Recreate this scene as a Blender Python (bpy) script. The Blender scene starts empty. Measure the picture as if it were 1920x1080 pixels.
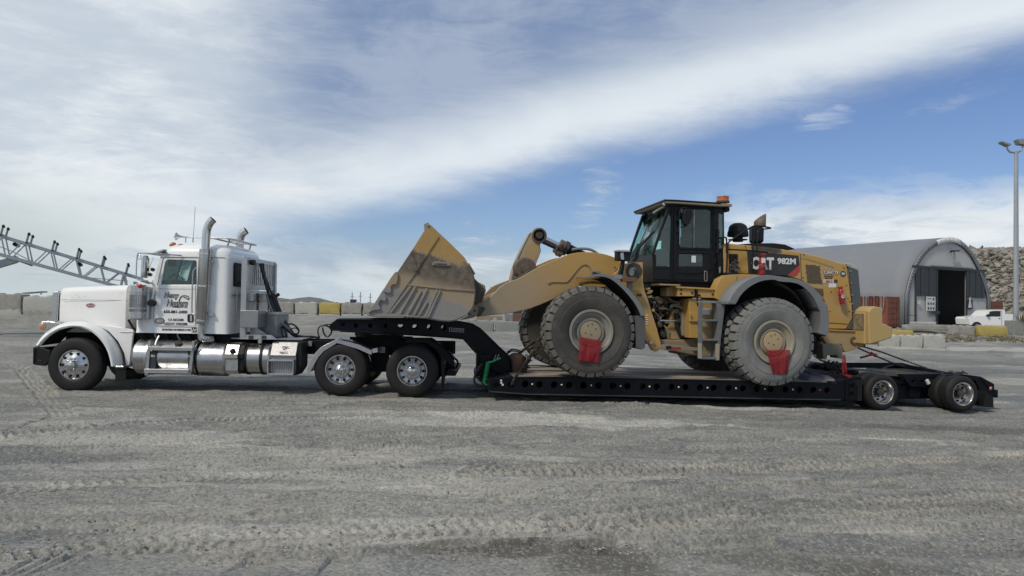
import bpy, bmesh, math, random
import numpy as np
from mathutils import Vector, Matrix, noise as mnoise
from mathutils.geometry import tessellate_polygon
random.seed(7)
R = math.radians
sc = bpy.context.scene
COL = sc.collection

# ---------------------------------------------------------------- camera
F = 1387.0                       # focal length in photo pixels (1920 wide)
CAMZ = 1.8
PITCH, ROLL = 1.40, 1.0
cam_d = bpy.data.cameras.new('camera'); cam = bpy.data.objects.new('camera', cam_d); COL.objects.link(cam)
cam_d.sensor_width = 36.0; cam_d.lens = F / 1920 * 36.0
cam_d.clip_start = 0.1; cam_d.clip_end = 6000
CM = Matrix.Rotation(R(90 + PITCH), 3, 'X') @ Matrix.Rotation(R(ROLL), 3, 'Z')
cam.matrix_world = Matrix.Translation((0, 0, CAMZ)) @ CM.to_4x4()
sc.camera = cam

# ---------------------------------------------------------------- colour management
sc.view_settings.view_transform = 'Standard'; sc.view_settings.look = 'None'
sc.view_settings.gamma = 1.0; sc.view_settings.use_curve_mapping = False
sc.view_settings.exposure = 0.20

def ray(x, y):
    return CM @ Vector(((x - 960) / F, -(y - 540) / F, -1.0))

# ---------------------------------------------------------------- sun and sky
SUN_EL, SUN_AZ = 48.0, -42.0     # sun high, behind the camera and a little to its left
sun_d = bpy.data.lights.new('sun', 'SUN'); sun = bpy.data.objects.new('sun', sun_d); COL.objects.link(sun)
sun_d.energy = 2.0; sun_d.angle = R(8); sun_d.color = (1.0, 0.90, 0.76)
sdir = Vector((math.sin(R(SUN_AZ)) * math.cos(R(SUN_EL)), -math.cos(R(SUN_AZ)) * math.cos(R(SUN_EL)), math.sin(R(SUN_EL))))
sun.rotation_euler = sdir.to_track_quat('Z', 'Y').to_euler()

class E:
    """tiny wrapper: node sockets with arithmetic"""
    nt = None
    def __init__(s, sock): s.s = sock
    @staticmethod
    def _n(op, *a, clamp=False):
        n = E.nt.nodes.new('ShaderNodeMath'); n.operation = op; n.use_clamp = clamp
        for i, x in enumerate(a):
            if isinstance(x, E): E.nt.links.new(x.s, n.inputs[i])
            else: n.inputs[i].default_value = x
        return E(n.outputs[0])
    def __add__(s, o): return E._n('ADD', s, o)
    __radd__ = __add__
    def __sub__(s, o): return E._n('SUBTRACT', s, o)
    def __rsub__(s, o): return E._n('SUBTRACT', o, s)
    def __mul__(s, o): return E._n('MULTIPLY', s, o)
    __rmul__ = __mul__
    def __truediv__(s, o): return E._n('DIVIDE', s, o)
    def pw(s, o): return E._n('POWER', s, o)
    def mx(s, o): return E._n('MAXIMUM', s, o)
    def mn(s, o): return E._n('MINIMUM', s, o)
    def ab(s): return E._n('ABSOLUTE', s)
    def sine(s): return E._n('SINE', s)
    def cl(s): return E._n('ADD', s, 0.0, clamp=True)
def sstep(x, a, b, lo=0.0, hi=1.0):
    n = E.nt.nodes.new('ShaderNodeMapRange'); n.interpolation_type = 'SMOOTHSTEP'
    E.nt.links.new(x.s, n.inputs[0])
    if a > b: a, b, lo, hi = b, a, hi, lo
    for i, v in zip((1, 2, 3, 4), (a, b, lo, hi)): n.inputs[i].default_value = v
    return E(n.outputs[0])
def dotv(vec, c):
    n = E.nt.nodes.new('ShaderNodeVectorMath'); n.operation = 'DOT_PRODUCT'
    E.nt.links.new(vec, n.inputs[0]); n.inputs[1].default_value = tuple(c)
    return E(n.outputs['Value'])
def mapping(vec, scale=(1, 1, 1), rot=(0, 0, 0), loc=(0, 0, 0)):
    n = E.nt.nodes.new('ShaderNodeMapping'); E.nt.links.new(vec, n.inputs[0])
    n.inputs['Scale'].default_value = scale; n.inputs['Rotation'].default_value = rot; n.inputs['Location'].default_value = loc
    return n.outputs[0]
def noisen(vec, scale, detail=4, rough=0.55, dist=0.0):
    n = E.nt.nodes.new('ShaderNodeTexNoise')
    if vec is not None: E.nt.links.new(vec, n.inputs['Vector'])
    n.inputs['Scale'].default_value = scale; n.inputs['Detail'].default_value = detail
    n.inputs['Roughness'].default_value = rough; n.inputs['Distortion'].default_value = dist
    return E(n.outputs[0])
def mixc(fac, a, b):
    n = E.nt.nodes.new('ShaderNodeMix'); n.data_type = 'RGBA'
    for sock, x in ((n.inputs[0], fac), (n.inputs[6], a), (n.inputs[7], b)):
        if isinstance(x, E): E.nt.links.new(x.s, sock)
        elif isinstance(x, (int, float)): sock.default_value = x
        else: sock.default_value = (*x, 1.0)
    return E(n.outputs[2])

world = bpy.data.worlds.new('World'); sc.world = world; world.use_nodes = True
nt = world.node_tree; nt.nodes.clear(); E.nt = nt
out = nt.nodes.new('ShaderNodeOutputWorld')
sky = nt.nodes.new('ShaderNodeTexSky'); sky.sky_type = 'NISHITA'; sky.sun_disc = False
sky.sun_elevation = R(SUN_EL); sky.sun_rotation = math.atan2(sdir.x, sdir.y) % (2 * math.pi)
sky.air_density = 1.0; sky.dust_density = 0.6; sky.ozone_density = 1.6
tint = nt.nodes.new('ShaderNodeMix'); tint.data_type = 'RGBA'; tint.blend_type = 'MULTIPLY'; tint.inputs[0].default_value = 1.0
nt.links.new(sky.outputs[0], tint.inputs[6]); tint.inputs[7].default_value = (0.80, 0.88, 1.10, 1)
bg1 = nt.nodes.new('ShaderNodeBackground'); nt.links.new(tint.outputs[2], bg1.inputs[0]); bg1.inputs[1].default_value = 0.079
bg2 = nt.nodes.new('ShaderNodeBackground'); bg2.inputs[1].default_value = 0.90
ms = nt.nodes.new('ShaderNodeMixShader')
tc = nt.nodes.new('ShaderNodeTexCoord'); D = tc.outputs['Generated']
def plane_n(p, q):
    n = ray(*q).normalized().cross(ray(*p).normalized()).normalized()
    return n if n.z > 0 else -n
wisp = noisen(mapping(D, (1.3, 1.0, 4.5), rot=(0, R(-12), 0)), 3.0, 7, 0.62, 0.9)
soft = noisen(mapping(D, (1.0, 1.0, 2.0), rot=(0, R(14), 0), loc=(3.1, 0.7, 0)), 2.3, 6, 0.55, 0.9)
fine = noisen(mapping(D, (1.3, 1.3, 6.0), rot=(0, R(-8), 0), loc=(1, 4, 2)), 8.0, 8, 0.68, 0.8)
big = noisen(mapping(D, (1, 1, 1.5), loc=(7, 2, 5)), 1.5, 3, 0.5, 0.2)
s = dotv(D, plane_n((870, 374), (1920, 112)))            # distance above the lower edge of the great diagonal cloud
z = dotv(D, (0, 0, 1)); xx = dotv(D, (1, 0, 0)); fw = sstep(dotv(D, (0, 1, 0)), 0.0, 0.3)
edge = sstep(s + (wisp - 0.5) * 0.05 + (fine - 0.5) * 0.02, -0.014, 0.060)
# the cloud thins to lavender-blue above its bright lower band, right of the veiled left third
lav = sstep(s + (soft - 0.5) * 0.20 + (fine - 0.5) * 0.015, 0.060, 0.19) * sstep(xx + (soft - 0.5) * 0.34 - (z - 0.3) * 0.2, -0.42, -0.18)
lav = lav * sstep(xx, 0.75, 0.15, 0.55, 1.0)
left = sstep(xx + (soft - 0.5) * 0.22 + (fine - 0.5) * 0.10 + sstep(z, 0.16, 0.10) * 0.12, -0.30, -0.50)
# low cloud over the horizon
low = sstep(z + (wisp - 0.5) * 0.11 + (fine - 0.5) * 0.07 - sstep(xx, 0.0, 0.40) * 0.075 - sstep(xx, -0.2, -0.5) * 0.045, 0.096, 0.040)
lowf = sstep(wisp * 0.55 + fine * 0.45, 0.36, 0.54, 0.45, 1.0)
horizon = sstep(z + (wisp - 0.5) * 0.04, 0.070, 0.0)
# small lit wisps
def wispat(px, py, wz, wx, tilt, amt):
    pc = ray(px, py).normalized()
    a = (z - pc.z - (xx - pc.x) * tilt) / wz; b = (xx - pc.x) / wx
    return sstep(a * a + b * b + (fine - 0.5) * 9.0 + (wisp - 0.5) * 6.0, 1.5, -1.6) * fw * amt
blob = wispat(570, 358, 0.022, 0.085, -0.10, 0.9).mx(wispat(1100, 410, 0.050, 0.035, 1.2, 0.6)).mx(wispat(1810, 178, 0.012, 0.045, 0.25, 0.35)).mx(wispat(1550, 218, 0.012, 0.028, 0.0, 0.5)).mx(wispat(900, 470, 0.030, 0.050, 0.0, 0.9)).mx(wispat(520, 455, 0.020, 0.10, 0.0, 0.5))
mask = (edge * (1.0 - lav * 0.15)).mx(left * 0.93).mx(low * lowf).mx(horizon * 0.95).mx(blob).cl()
tone = sstep(soft * 0.60 + wisp * 0.25 + fine * 0.15, 0.42, 0.58)
white = mixc(tone, (0.36, 0.445, 0.56), (0.71, 0.76, 0.80))
white = mixc(sstep(xx + (wisp - 0.5) * 0.2, -0.20, -0.42, 0, 0.85), white, mixc(sstep(wisp * 0.5 + fine * 0.2 + soft * 0.3, 0.40, 0.60), (0.56, 0.63, 0.71), (0.80, 0.84, 0.87)))
white = mixc((sstep(s, -0.01, 0.04) * sstep(s, 0.16, 0.07) * sstep(xx, -0.45, -0.05, 0.2, 0.85)).cl(), white, (0.75, 0.81, 0.86))       # bright lower band
white = mixc((lav * sstep(soft * 0.75 + fine * 0.25, 0.66, 0.42, 0.62, 1.0)).cl(), white, (0.205, 0.285, 0.455))
white = mixc((sstep(xx, -0.35, -0.60) * sstep(z, 0.16, 0.06)).cl(), white, (0.52, 0.59, 0.60))
white = mixc((low * sstep(wisp * 0.4 + fine * 0.6, 0.48, 0.62) * sstep(xx, -0.25, 0.0) * 0.8).cl(), white, (0.80, 0.84, 0.87))
col = mixc((blob * 0.9 * sstep(z, 0.0, 0.05)).cl(), white, (0.80, 0.83, 0.85))
final = mixc((horizon * 0.7).cl(), col, (0.57, 0.65, 0.69))
tot = mask
nt.links.new(final.s, bg2.inputs[0]); nt.links.new(tot.s, ms.inputs[0])
nt.links.new(bg1.outputs[0], ms.inputs[1]); nt.links.new(bg2.outputs[0], ms.inputs[2])
nt.links.new(ms.outputs[0], out.inputs[0])

# ---------------------------------------------------------------- materials
def pmat(name, base, rough=0.5, metal=0.0, var=0.12, vscale=3.0, dust=None, dscale=2.5, dcol=(0.33, 0.31, 0.27),
         bump=0.0, bscale=60.0, coat=0.0, streak=None, spec=0.5, upd=0.0, rvar=0.0, low=None):
    m = bpy.data.materials.new(name); m.use_nodes = True; t = m.node_tree; E.nt = t
    b = t.nodes['Principled BSDF']; b.inputs['Metallic'].default_value = metal
    b.inputs['Coat Weight'].default_value = coat; b.inputs['Specular IOR Level'].default_value = spec
    o = t.nodes.new('ShaderNodeTexCoord').outputs['Object']
    n1 = noisen(o, vscale, 5, 0.6); n2 = noisen(mapping(o, loc=(5, 3, 9)), dscale, 6, 0.65, 0.3)
    c = mixc(n1, tuple(max(0, x * (1 - var)) for x in base), tuple(min(1, x * (1 + var)) for x in base))
    rg = E(n1.s) * 0.0 + rough
    if rvar: rg = rg + (n2 - 0.5) * rvar
    if streak:   # vertical run marks: (colour, amount)
        st = noisen(mapping(o, (9, 9, 0.5)), 4, 4, 0.6)
        c = mixc(sstep(st, 0.5, 0.75, 0, streak[1]), c, streak[0])
    if dust:
        f = sstep(n2, 0.62 - dust * 0.35, 0.80 - dust * 0.25, 0, min(1, dust + 0.15))
        if upd:
            g = t.nodes.new('ShaderNodeNewGeometry').outputs['Normal']
            f = (f + sstep(dotv(g, (0, 0, 1)), 0.2, 0.9, 0, upd)).cl()
        if low:   # road grime thrown up from below: (height it reaches, amount)
            f = (f + sstep(dotv(o, (0, 0, 1)) + (n2 - 0.5) * 0.7, low[0], low[0] * 0.35, 0, low[1])).cl()
        c = mixc(f, c, dcol); rg = rg + f * (0.9 - rough) * 0.8
        b_m = f * (-metal * 0.9) + metal
        if metal: t.links.new(b_m.s, b.inputs['Metallic'])
    t.links.new(c.s, b.inputs['Base Color']); t.links.new(rg.cl().s, b.inputs['Roughness'])
    if True:   # paint and sheet metal of an old machine is never one even tone
        pass
    if bump:
        bp = t.nodes.new('ShaderNodeBump'); bp.inputs['Strength'].default_value = 1.0; bp.inputs['Distance'].default_value = bump
        t.links.new(noisen(o, bscale, 5, 0.6).s, bp.inputs['Height']); t.links.new(bp.outputs[0], b.inputs['Normal'])
    return m
GREYD = (0.27, 0.27, 0.25)
M = {}
M['white'] = pmat('white_paint', (0.82, 0.83, 0.82), 0.28, var=0.02, coat=0.5, dust=0.16, dscale=1.6, dcol=(0.50, 0.49, 0.45), low=(1.1, 0.3), bump=0.004, bscale=1.5)
M['chrome'] = pmat('chrome', (0.60, 0.60, 0.60), 0.2, 1.0, var=0.05, dust=0.12, dscale=9, dcol=(0.35, 0.34, 0.31), rvar=0.15)
M['dullchrome'] = pmat('weathered_chrome', (0.55, 0.55, 0.54), 0.28, 1.0, var=0.2, vscale=14, dust=0.3, dscale=12, dcol=(0.26, 0.25, 0.22), rvar=0.3)
M['alu'] = pmat('brushed_aluminium', (0.47, 0.475, 0.48), 0.36, 0.9, var=0.1, vscale=8, dust=0.28, dscale=6, dcol=(0.34, 0.34, 0.32), rvar=0.25)
M['tankalu'] = pmat('tank_aluminium', (0.50, 0.505, 0.51), 0.27, 1.0, var=0.08, vscale=5, dust=0.22, dscale=5, dcol=(0.36, 0.35, 0.31), rvar=0.3, streak=((0.42, 0.41, 0.38), 0.4))
M['greymetal'] = pmat('grey_metal', (0.27, 0.275, 0.28), 0.45, 0.4, var=0.12, dust=0.3)
M['black'] = pmat('black_chassis_paint', (0.006, 0.0065, 0.008), 0.55, var=0.3, dust=0.08, dscale=2, dcol=(0.022, 0.022, 0.021), upd=0.25, spec=0.18)
M['trailer'] = pmat('trailer_black_paint', (0.0045, 0.006, 0.0095), 0.36, var=0.3, dust=0.05, dscale=1.5, dcol=(0.022, 0.022, 0.021), upd=0.5, spec=0.16)
M['plastic'] = pmat('black_plastic', (0.011, 0.011, 0.012), 0.55, var=0.2, dust=0.08, dcol=(0.035, 0.035, 0.032), spec=0.25)
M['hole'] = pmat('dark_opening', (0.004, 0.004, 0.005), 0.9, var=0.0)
M['rubber'] = pmat('road_tyre_rubber', (0.013, 0.013, 0.0135), 0.68, var=0.15, dust=0.25, dscale=1.6, dcol=(0.036, 0.035, 0.033), spec=0.35, bump=0.001, bscale=40)
M['rubberf'] = pmat('loader_tyre_rubber', (0.046, 0.044, 0.040), 0.8, var=0.18, vscale=2, dust=0.45, dscale=2.2, dcol=(0.10, 0.092, 0.078), bump=0.002, bscale=30)
M['rubberr'] = pmat('dusty_loader_tyre_rubber', (0.165, 0.170, 0.162), 0.85, var=0.15, vscale=2, dust=0.5, dscale=2.2, dcol=(0.25, 0.25, 0.235), bump=0.002, bscale=30)
M['yellow'] = pmat('loader_yellow_paint', (0.45, 0.27, 0.07), 0.46, var=0.08, dust=0.42, dscale=1.8, dcol=(0.38, 0.295, 0.18), bump=0.006, bscale=1.8, upd=0.3, streak=((0.27, 0.19, 0.10), 0.35))
M['yellowd'] = pmat('dusty_loader_yellow', (0.37, 0.255, 0.11), 0.6, var=0.1, dust=0.5, dscale=1.6, dcol=(0.31, 0.25, 0.17), upd=0.3, streak=((0.22, 0.17, 0.11), 0.4))
M['yellowc'] = pmat('counterweight_yellow', (0.44, 0.31, 0.125), 0.62, var=0.06, dust=0.35, dscale=3, dcol=(0.40, 0.30, 0.16), bump=0.002, bscale=50)
M['tan'] = pmat('dust_caked_tan', (0.25, 0.205, 0.14), 0.8, var=0.15, dust=0.5, dscale=3, dcol=(0.20, 0.18, 0.15), bump=0.004, bscale=25)
M['rimtan'] = pmat('dusty_wheel_rim', (0.33, 0.29, 0.215), 0.7, var=0.1, dust=0.5, dscale=2.5, dcol=(0.25, 0.235, 0.20))
M['hubtan'] = pmat('dusty_yellow_hub', (0.40, 0.30, 0.17), 0.7, var=0.08, dust=0.4, dscale=5, dcol=(0.30, 0.235, 0.15))
M['grease'] = pmat('greasy_dark_steel', (0.055, 0.045, 0.036), 0.55, 0.2, var=0.4, vscale=8, dust=0.35, dscale=8, dcol=(0.13, 0.11, 0.085), bump=0.004, bscale=30)
M['bluegrey'] = pmat('grey_rubber_fender', (0.16, 0.17, 0.18), 0.6, var=0.1, dust=0.4, dscale=3, dcol=(0.21, 0.21, 0.205))
M['red'] = pmat('red_flag_cloth', (0.27, 0.014, 0.022), 0.85, var=0.2, vscale=9, bump=0.003, bscale=12)
M['redpaint'] = pmat('red_extinguisher_paint', (0.32, 0.02, 0.025), 0.35, var=0.1, dust=0.2, dcol=(0.25, 0.16, 0.12))
M['orange'] = pmat('orange_lens', (0.45, 0.13, 0.04), 0.3, var=0.05)
M['amber'] = pmat('amber_lens', (0.50, 0.27, 0.15), 0.2, var=0.1, vscale=30)
M['redlens'] = pmat('red_lens', (0.45, 0.03, 0.03), 0.2, var=0.05)
M['green'] = pmat('green_air_hose', (0.02, 0.33, 0.11), 0.4, var=0.05)
M['hose'] = pmat('black_rubber_hose', (0.015, 0.015, 0.016), 0.4, var=0.2)
M['chain'] = pmat('dark_steel_chain', (0.06, 0.055, 0.05), 0.5, 0.6, var=0.3, dust=0.3, dcol=(0.10, 0.09, 0.08))
M['rust'] = pmat('rusty_cast_steel', (0.15, 0.075, 0.045), 0.75, var=0.3, vscale=6, dust=0.3, dcol=(0.2, 0.15, 0.1), bump=0.003, bscale=30)
M['wood'] = pmat('weathered_oak_plank', (0.33, 0.285, 0.235), 0.8, var=0.3, vscale=2.5, dust=0.4, dscale=4, dcol=(0.38, 0.35, 0.31), bump=0.002, bscale=40)
M['wood2'] = pmat('dark_oak_plank', (0.21, 0.18, 0.15), 0.8, var=0.3, vscale=2.5, dust=0.4, dscale=4, dcol=(0.2, 0.19, 0.17), bump=0.002, bscale=40)
M['ink'] = pmat('dark_green_lettering', (0.012, 0.035, 0.03), 0.5, var=0)
M['inkb'] = pmat('black_lettering', (0.012, 0.013, 0.015), 0.5, var=0)
M['inkw'] = pmat('white_lettering', (0.68, 0.68, 0.66), 0.5, var=0.03, dust=0.2, dcol=(0.5, 0.47, 0.4))
M['teal'] = pmat('teal_badge', (0.02, 0.12, 0.15), 0.5, var=0)
M['concrete'] = pmat('cast_concrete', (0.30, 0.29, 0.26), 0.9, var=0.15, vscale=1.2, dust=0.45, dscale=3, dcol=(0.20, 0.195, 0.175), bump=0.02, bscale=9)
M['concretel'] = pmat('pale_concrete', (0.40, 0.40, 0.37), 0.9, var=0.12, vscale=1.5, dust=0.4, dscale=4, dcol=(0.27, 0.27, 0.25), bump=0.02, bscale=9)
M['concreteg'] = pmat('dusty_grey_concrete', (0.22, 0.235, 0.22), 0.9, var=0.12, vscale=1.5, dust=0.4, dscale=4, dcol=(0.16, 0.17, 0.16), bump=0.015, bscale=9)
M['yblock'] = pmat('worn_yellow_block_paint', (0.42, 0.33, 0.10), 0.85, var=0.1, dust=0.45, dscale=5, dcol=(0.30, 0.25, 0.12), bump=0.015, bscale=9)
M['membrane'] = pmat('grey_shelter_membrane', (0.185, 0.198, 0.22), 0.65, var=0.06, vscale=0.4, dust=0.3, dscale=0.5, dcol=(0.235, 0.24, 0.25), bump=0.03, bscale=1.2)
M['endwall'] = pmat('pale_end_wall_sheet', (0.50, 0.50, 0.475), 0.8, var=0.06, vscale=0.8, dust=0.3, dscale=0.7, dcol=(0.40, 0.39, 0.365), streak=((0.36, 0.35, 0.33), 0.5))
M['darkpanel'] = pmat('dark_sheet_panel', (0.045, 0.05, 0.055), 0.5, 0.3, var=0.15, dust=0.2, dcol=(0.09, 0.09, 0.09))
M['container'] = pmat('rust_red_container', (0.20, 0.065, 0.045), 0.7, var=0.2, dust=0.35, dcol=(0.25, 0.14, 0.10), dscale=1.5)
M['galv'] = pmat('galvanised_steel', (0.36, 0.385, 0.41), 0.5, 0.4, var=0.15, vscale=3, dust=0.3, dcol=(0.28, 0.285, 0.28))
M['rock'] = pmat('broken_rock', (0.29, 0.27, 0.23), 0.95, var=0.3, vscale=0.9, dust=0.4, dscale=1.5, dcol=(0.33, 0.31, 0.27), bump=0.05, bscale=3)
M['rock2'] = pmat('dark_broken_rock', (0.17, 0.15, 0.12), 0.95, var=0.3, vscale=0.9, dust=0.4, dscale=1.5, dcol=(0.2, 0.18, 0.15), bump=0.05, bscale=3)
M['hill'] = pmat('distant_scrub_hill', (0.13, 0.135, 0.13), 0.95, var=0.35, vscale=0.03)
M['weed'] = pmat('dry_weed', (0.13, 0.115, 0.055), 0.9, var=0.3)
M['cloth'] = pmat('folded_grey_tarp', (0.16, 0.16, 0.18), 0.85, var=0.3, vscale=4)
M['seat'] = pmat('dark_seat_cloth', (0.02, 0.021, 0.023), 0.85, var=0.2)

def glassmat(name, tint, fac=0.10):
    m = bpy.data.materials.new(name); m.use_nodes = True; t = m.node_tree; t.nodes.clear(); E.nt = t
    o = t.nodes.new('ShaderNodeOutputMaterial'); mx = t.nodes.new('ShaderNodeMixShader')
    tr = t.nodes.new('ShaderNodeBsdfTransparent'); tr.inputs[0].default_value = (*tint, 1)
    gl = t.nodes.new('ShaderNodeBsdfGlossy'); gl.inputs['Roughness'].default_value = 0.03; gl.inputs[0].default_value = (0.9, 0.95, 0.95, 1)
    lw = t.nodes.new('ShaderNodeLayerWeight'); lw.inputs[0].default_value = 0.25
    f = (E(lw.outputs['Fresnel']) * 0.9 + fac).cl()
    t.links.new(f.s, mx.inputs[0]); t.links.new(tr.outputs[0], mx.inputs[1]); t.links.new(gl.outputs[0], mx.inputs[2])
    t.links.new(mx.outputs[0], o.inputs[0]); return m
M['glass'] = glassmat('tinted_green_glass', (0.80, 0.93, 0.90), 0.04)
M['glassd'] = glassmat('dark_tinted_glass', (0.10, 0.11, 0.12), 0.03)

# side plate of the bucket: worn yellow at the top, a dark oily belt, ground steel below
def bucket_mat():
    m = bpy.data.materials.new('worn_bucket_steel'); m.use_nodes = True; t = m.node_tree; E.nt = t
    b = t.nodes['Principled BSDF']; o = t.nodes.new('ShaderNodeTexCoord').outputs['Object']
    x, zz = dotv(o, (1, 0, 0)), dotv(o, (0, 0, 1))
    n = noisen(o, 2.2, 6, 0.62, 0.6) - 0.5; n2 = noisen(mapping(o, (1, 1, 1), loc=(4, 4, 4)), 9, 6, 0.65)
    k = zz + x * 0.24 + n * 0.22                              # belts slope down to the right
    c = mixc(n2, (0.20, 0.195, 0.185), (0.27, 0.265, 0.25))   # ground grey steel
    c = mixc(sstep(k, BK[0], BK[0] + 0.10), c, (0.31, 0.245, 0.165))   # tan dust
    c = mixc(sstep(k + (n2 - 0.5) * 0.2, BK[1] - 0.03, BK[1] + 0.2, 0, .95), c, mixc(sstep(n2, .35, .65), (0.085, 0.067, 0.052), (0.155, 0.13, 0.10)))   # oily belt
    c = mixc(sstep(k + (n2 - 0.5) * 0.25, BK[2], BK[2] + 0.09), c, mixc(n2, (0.27, 0.24, 0.19), (0.38, 0.25, 0.09)))
    c = mixc(sstep(k + (n2 - 0.5) * 0.15, BK[2] + 0.04, BK[2] + 0.14), c, mixc(n2, (0.43, 0.265, 0.07), (0.31, 0.21, 0.095)))
    t.links.new(c.s, b.inputs['Base Color']); b.inputs['Roughness'].default_value = 0.62; b.inputs['Metallic'].default_value = 0.1
    bp = t.nodes.new('ShaderNodeBump'); bp.inputs['Distance'].default_value = 0.004
    t.links.new(n2.s, bp.inputs['Height']); t.links.new(bp.outputs[0], b.inputs['Normal'])
    return m
def arm_mat():
    m = bpy.data.materials.new('lift_arm_yellow_fading_to_dust'); m.use_nodes = True; t = m.node_tree; E.nt = t
    b = t.nodes['Principled BSDF']; o = t.nodes.new('ShaderNodeTexCoord').outputs['Object']
    x = dotv(o, (1, 0, 0)); n = noisen(o, 1.3, 5, 0.6, 0.4) - 0.5; n2 = noisen(mapping(o, loc=(4, 4, 4)), 7, 6, 0.7)
    f = sstep(x + dotv(o, (0, 0, 1)) * 0.6 + n * 1.1, -0.9, 2.1)
    c = mixc(f, mixc(n2, (0.27, 0.225, 0.16), (0.32, 0.275, 0.20)), mixc(n2, (0.38, 0.235, 0.078), (0.45, 0.26, 0.058)))
    sp = noisen(mapping(o, loc=(1, 2, 3)), 38, 3, 0.5)
    c = mixc(sstep(sp, 0.66, 0.72, 0, 0.5), c, (0.20, 0.16, 0.12))
    t.links.new(c.s, b.inputs['Base Color']); b.inputs['Roughness'].default_value = 0.55
    return m
M['arm'] = arm_mat()

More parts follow.
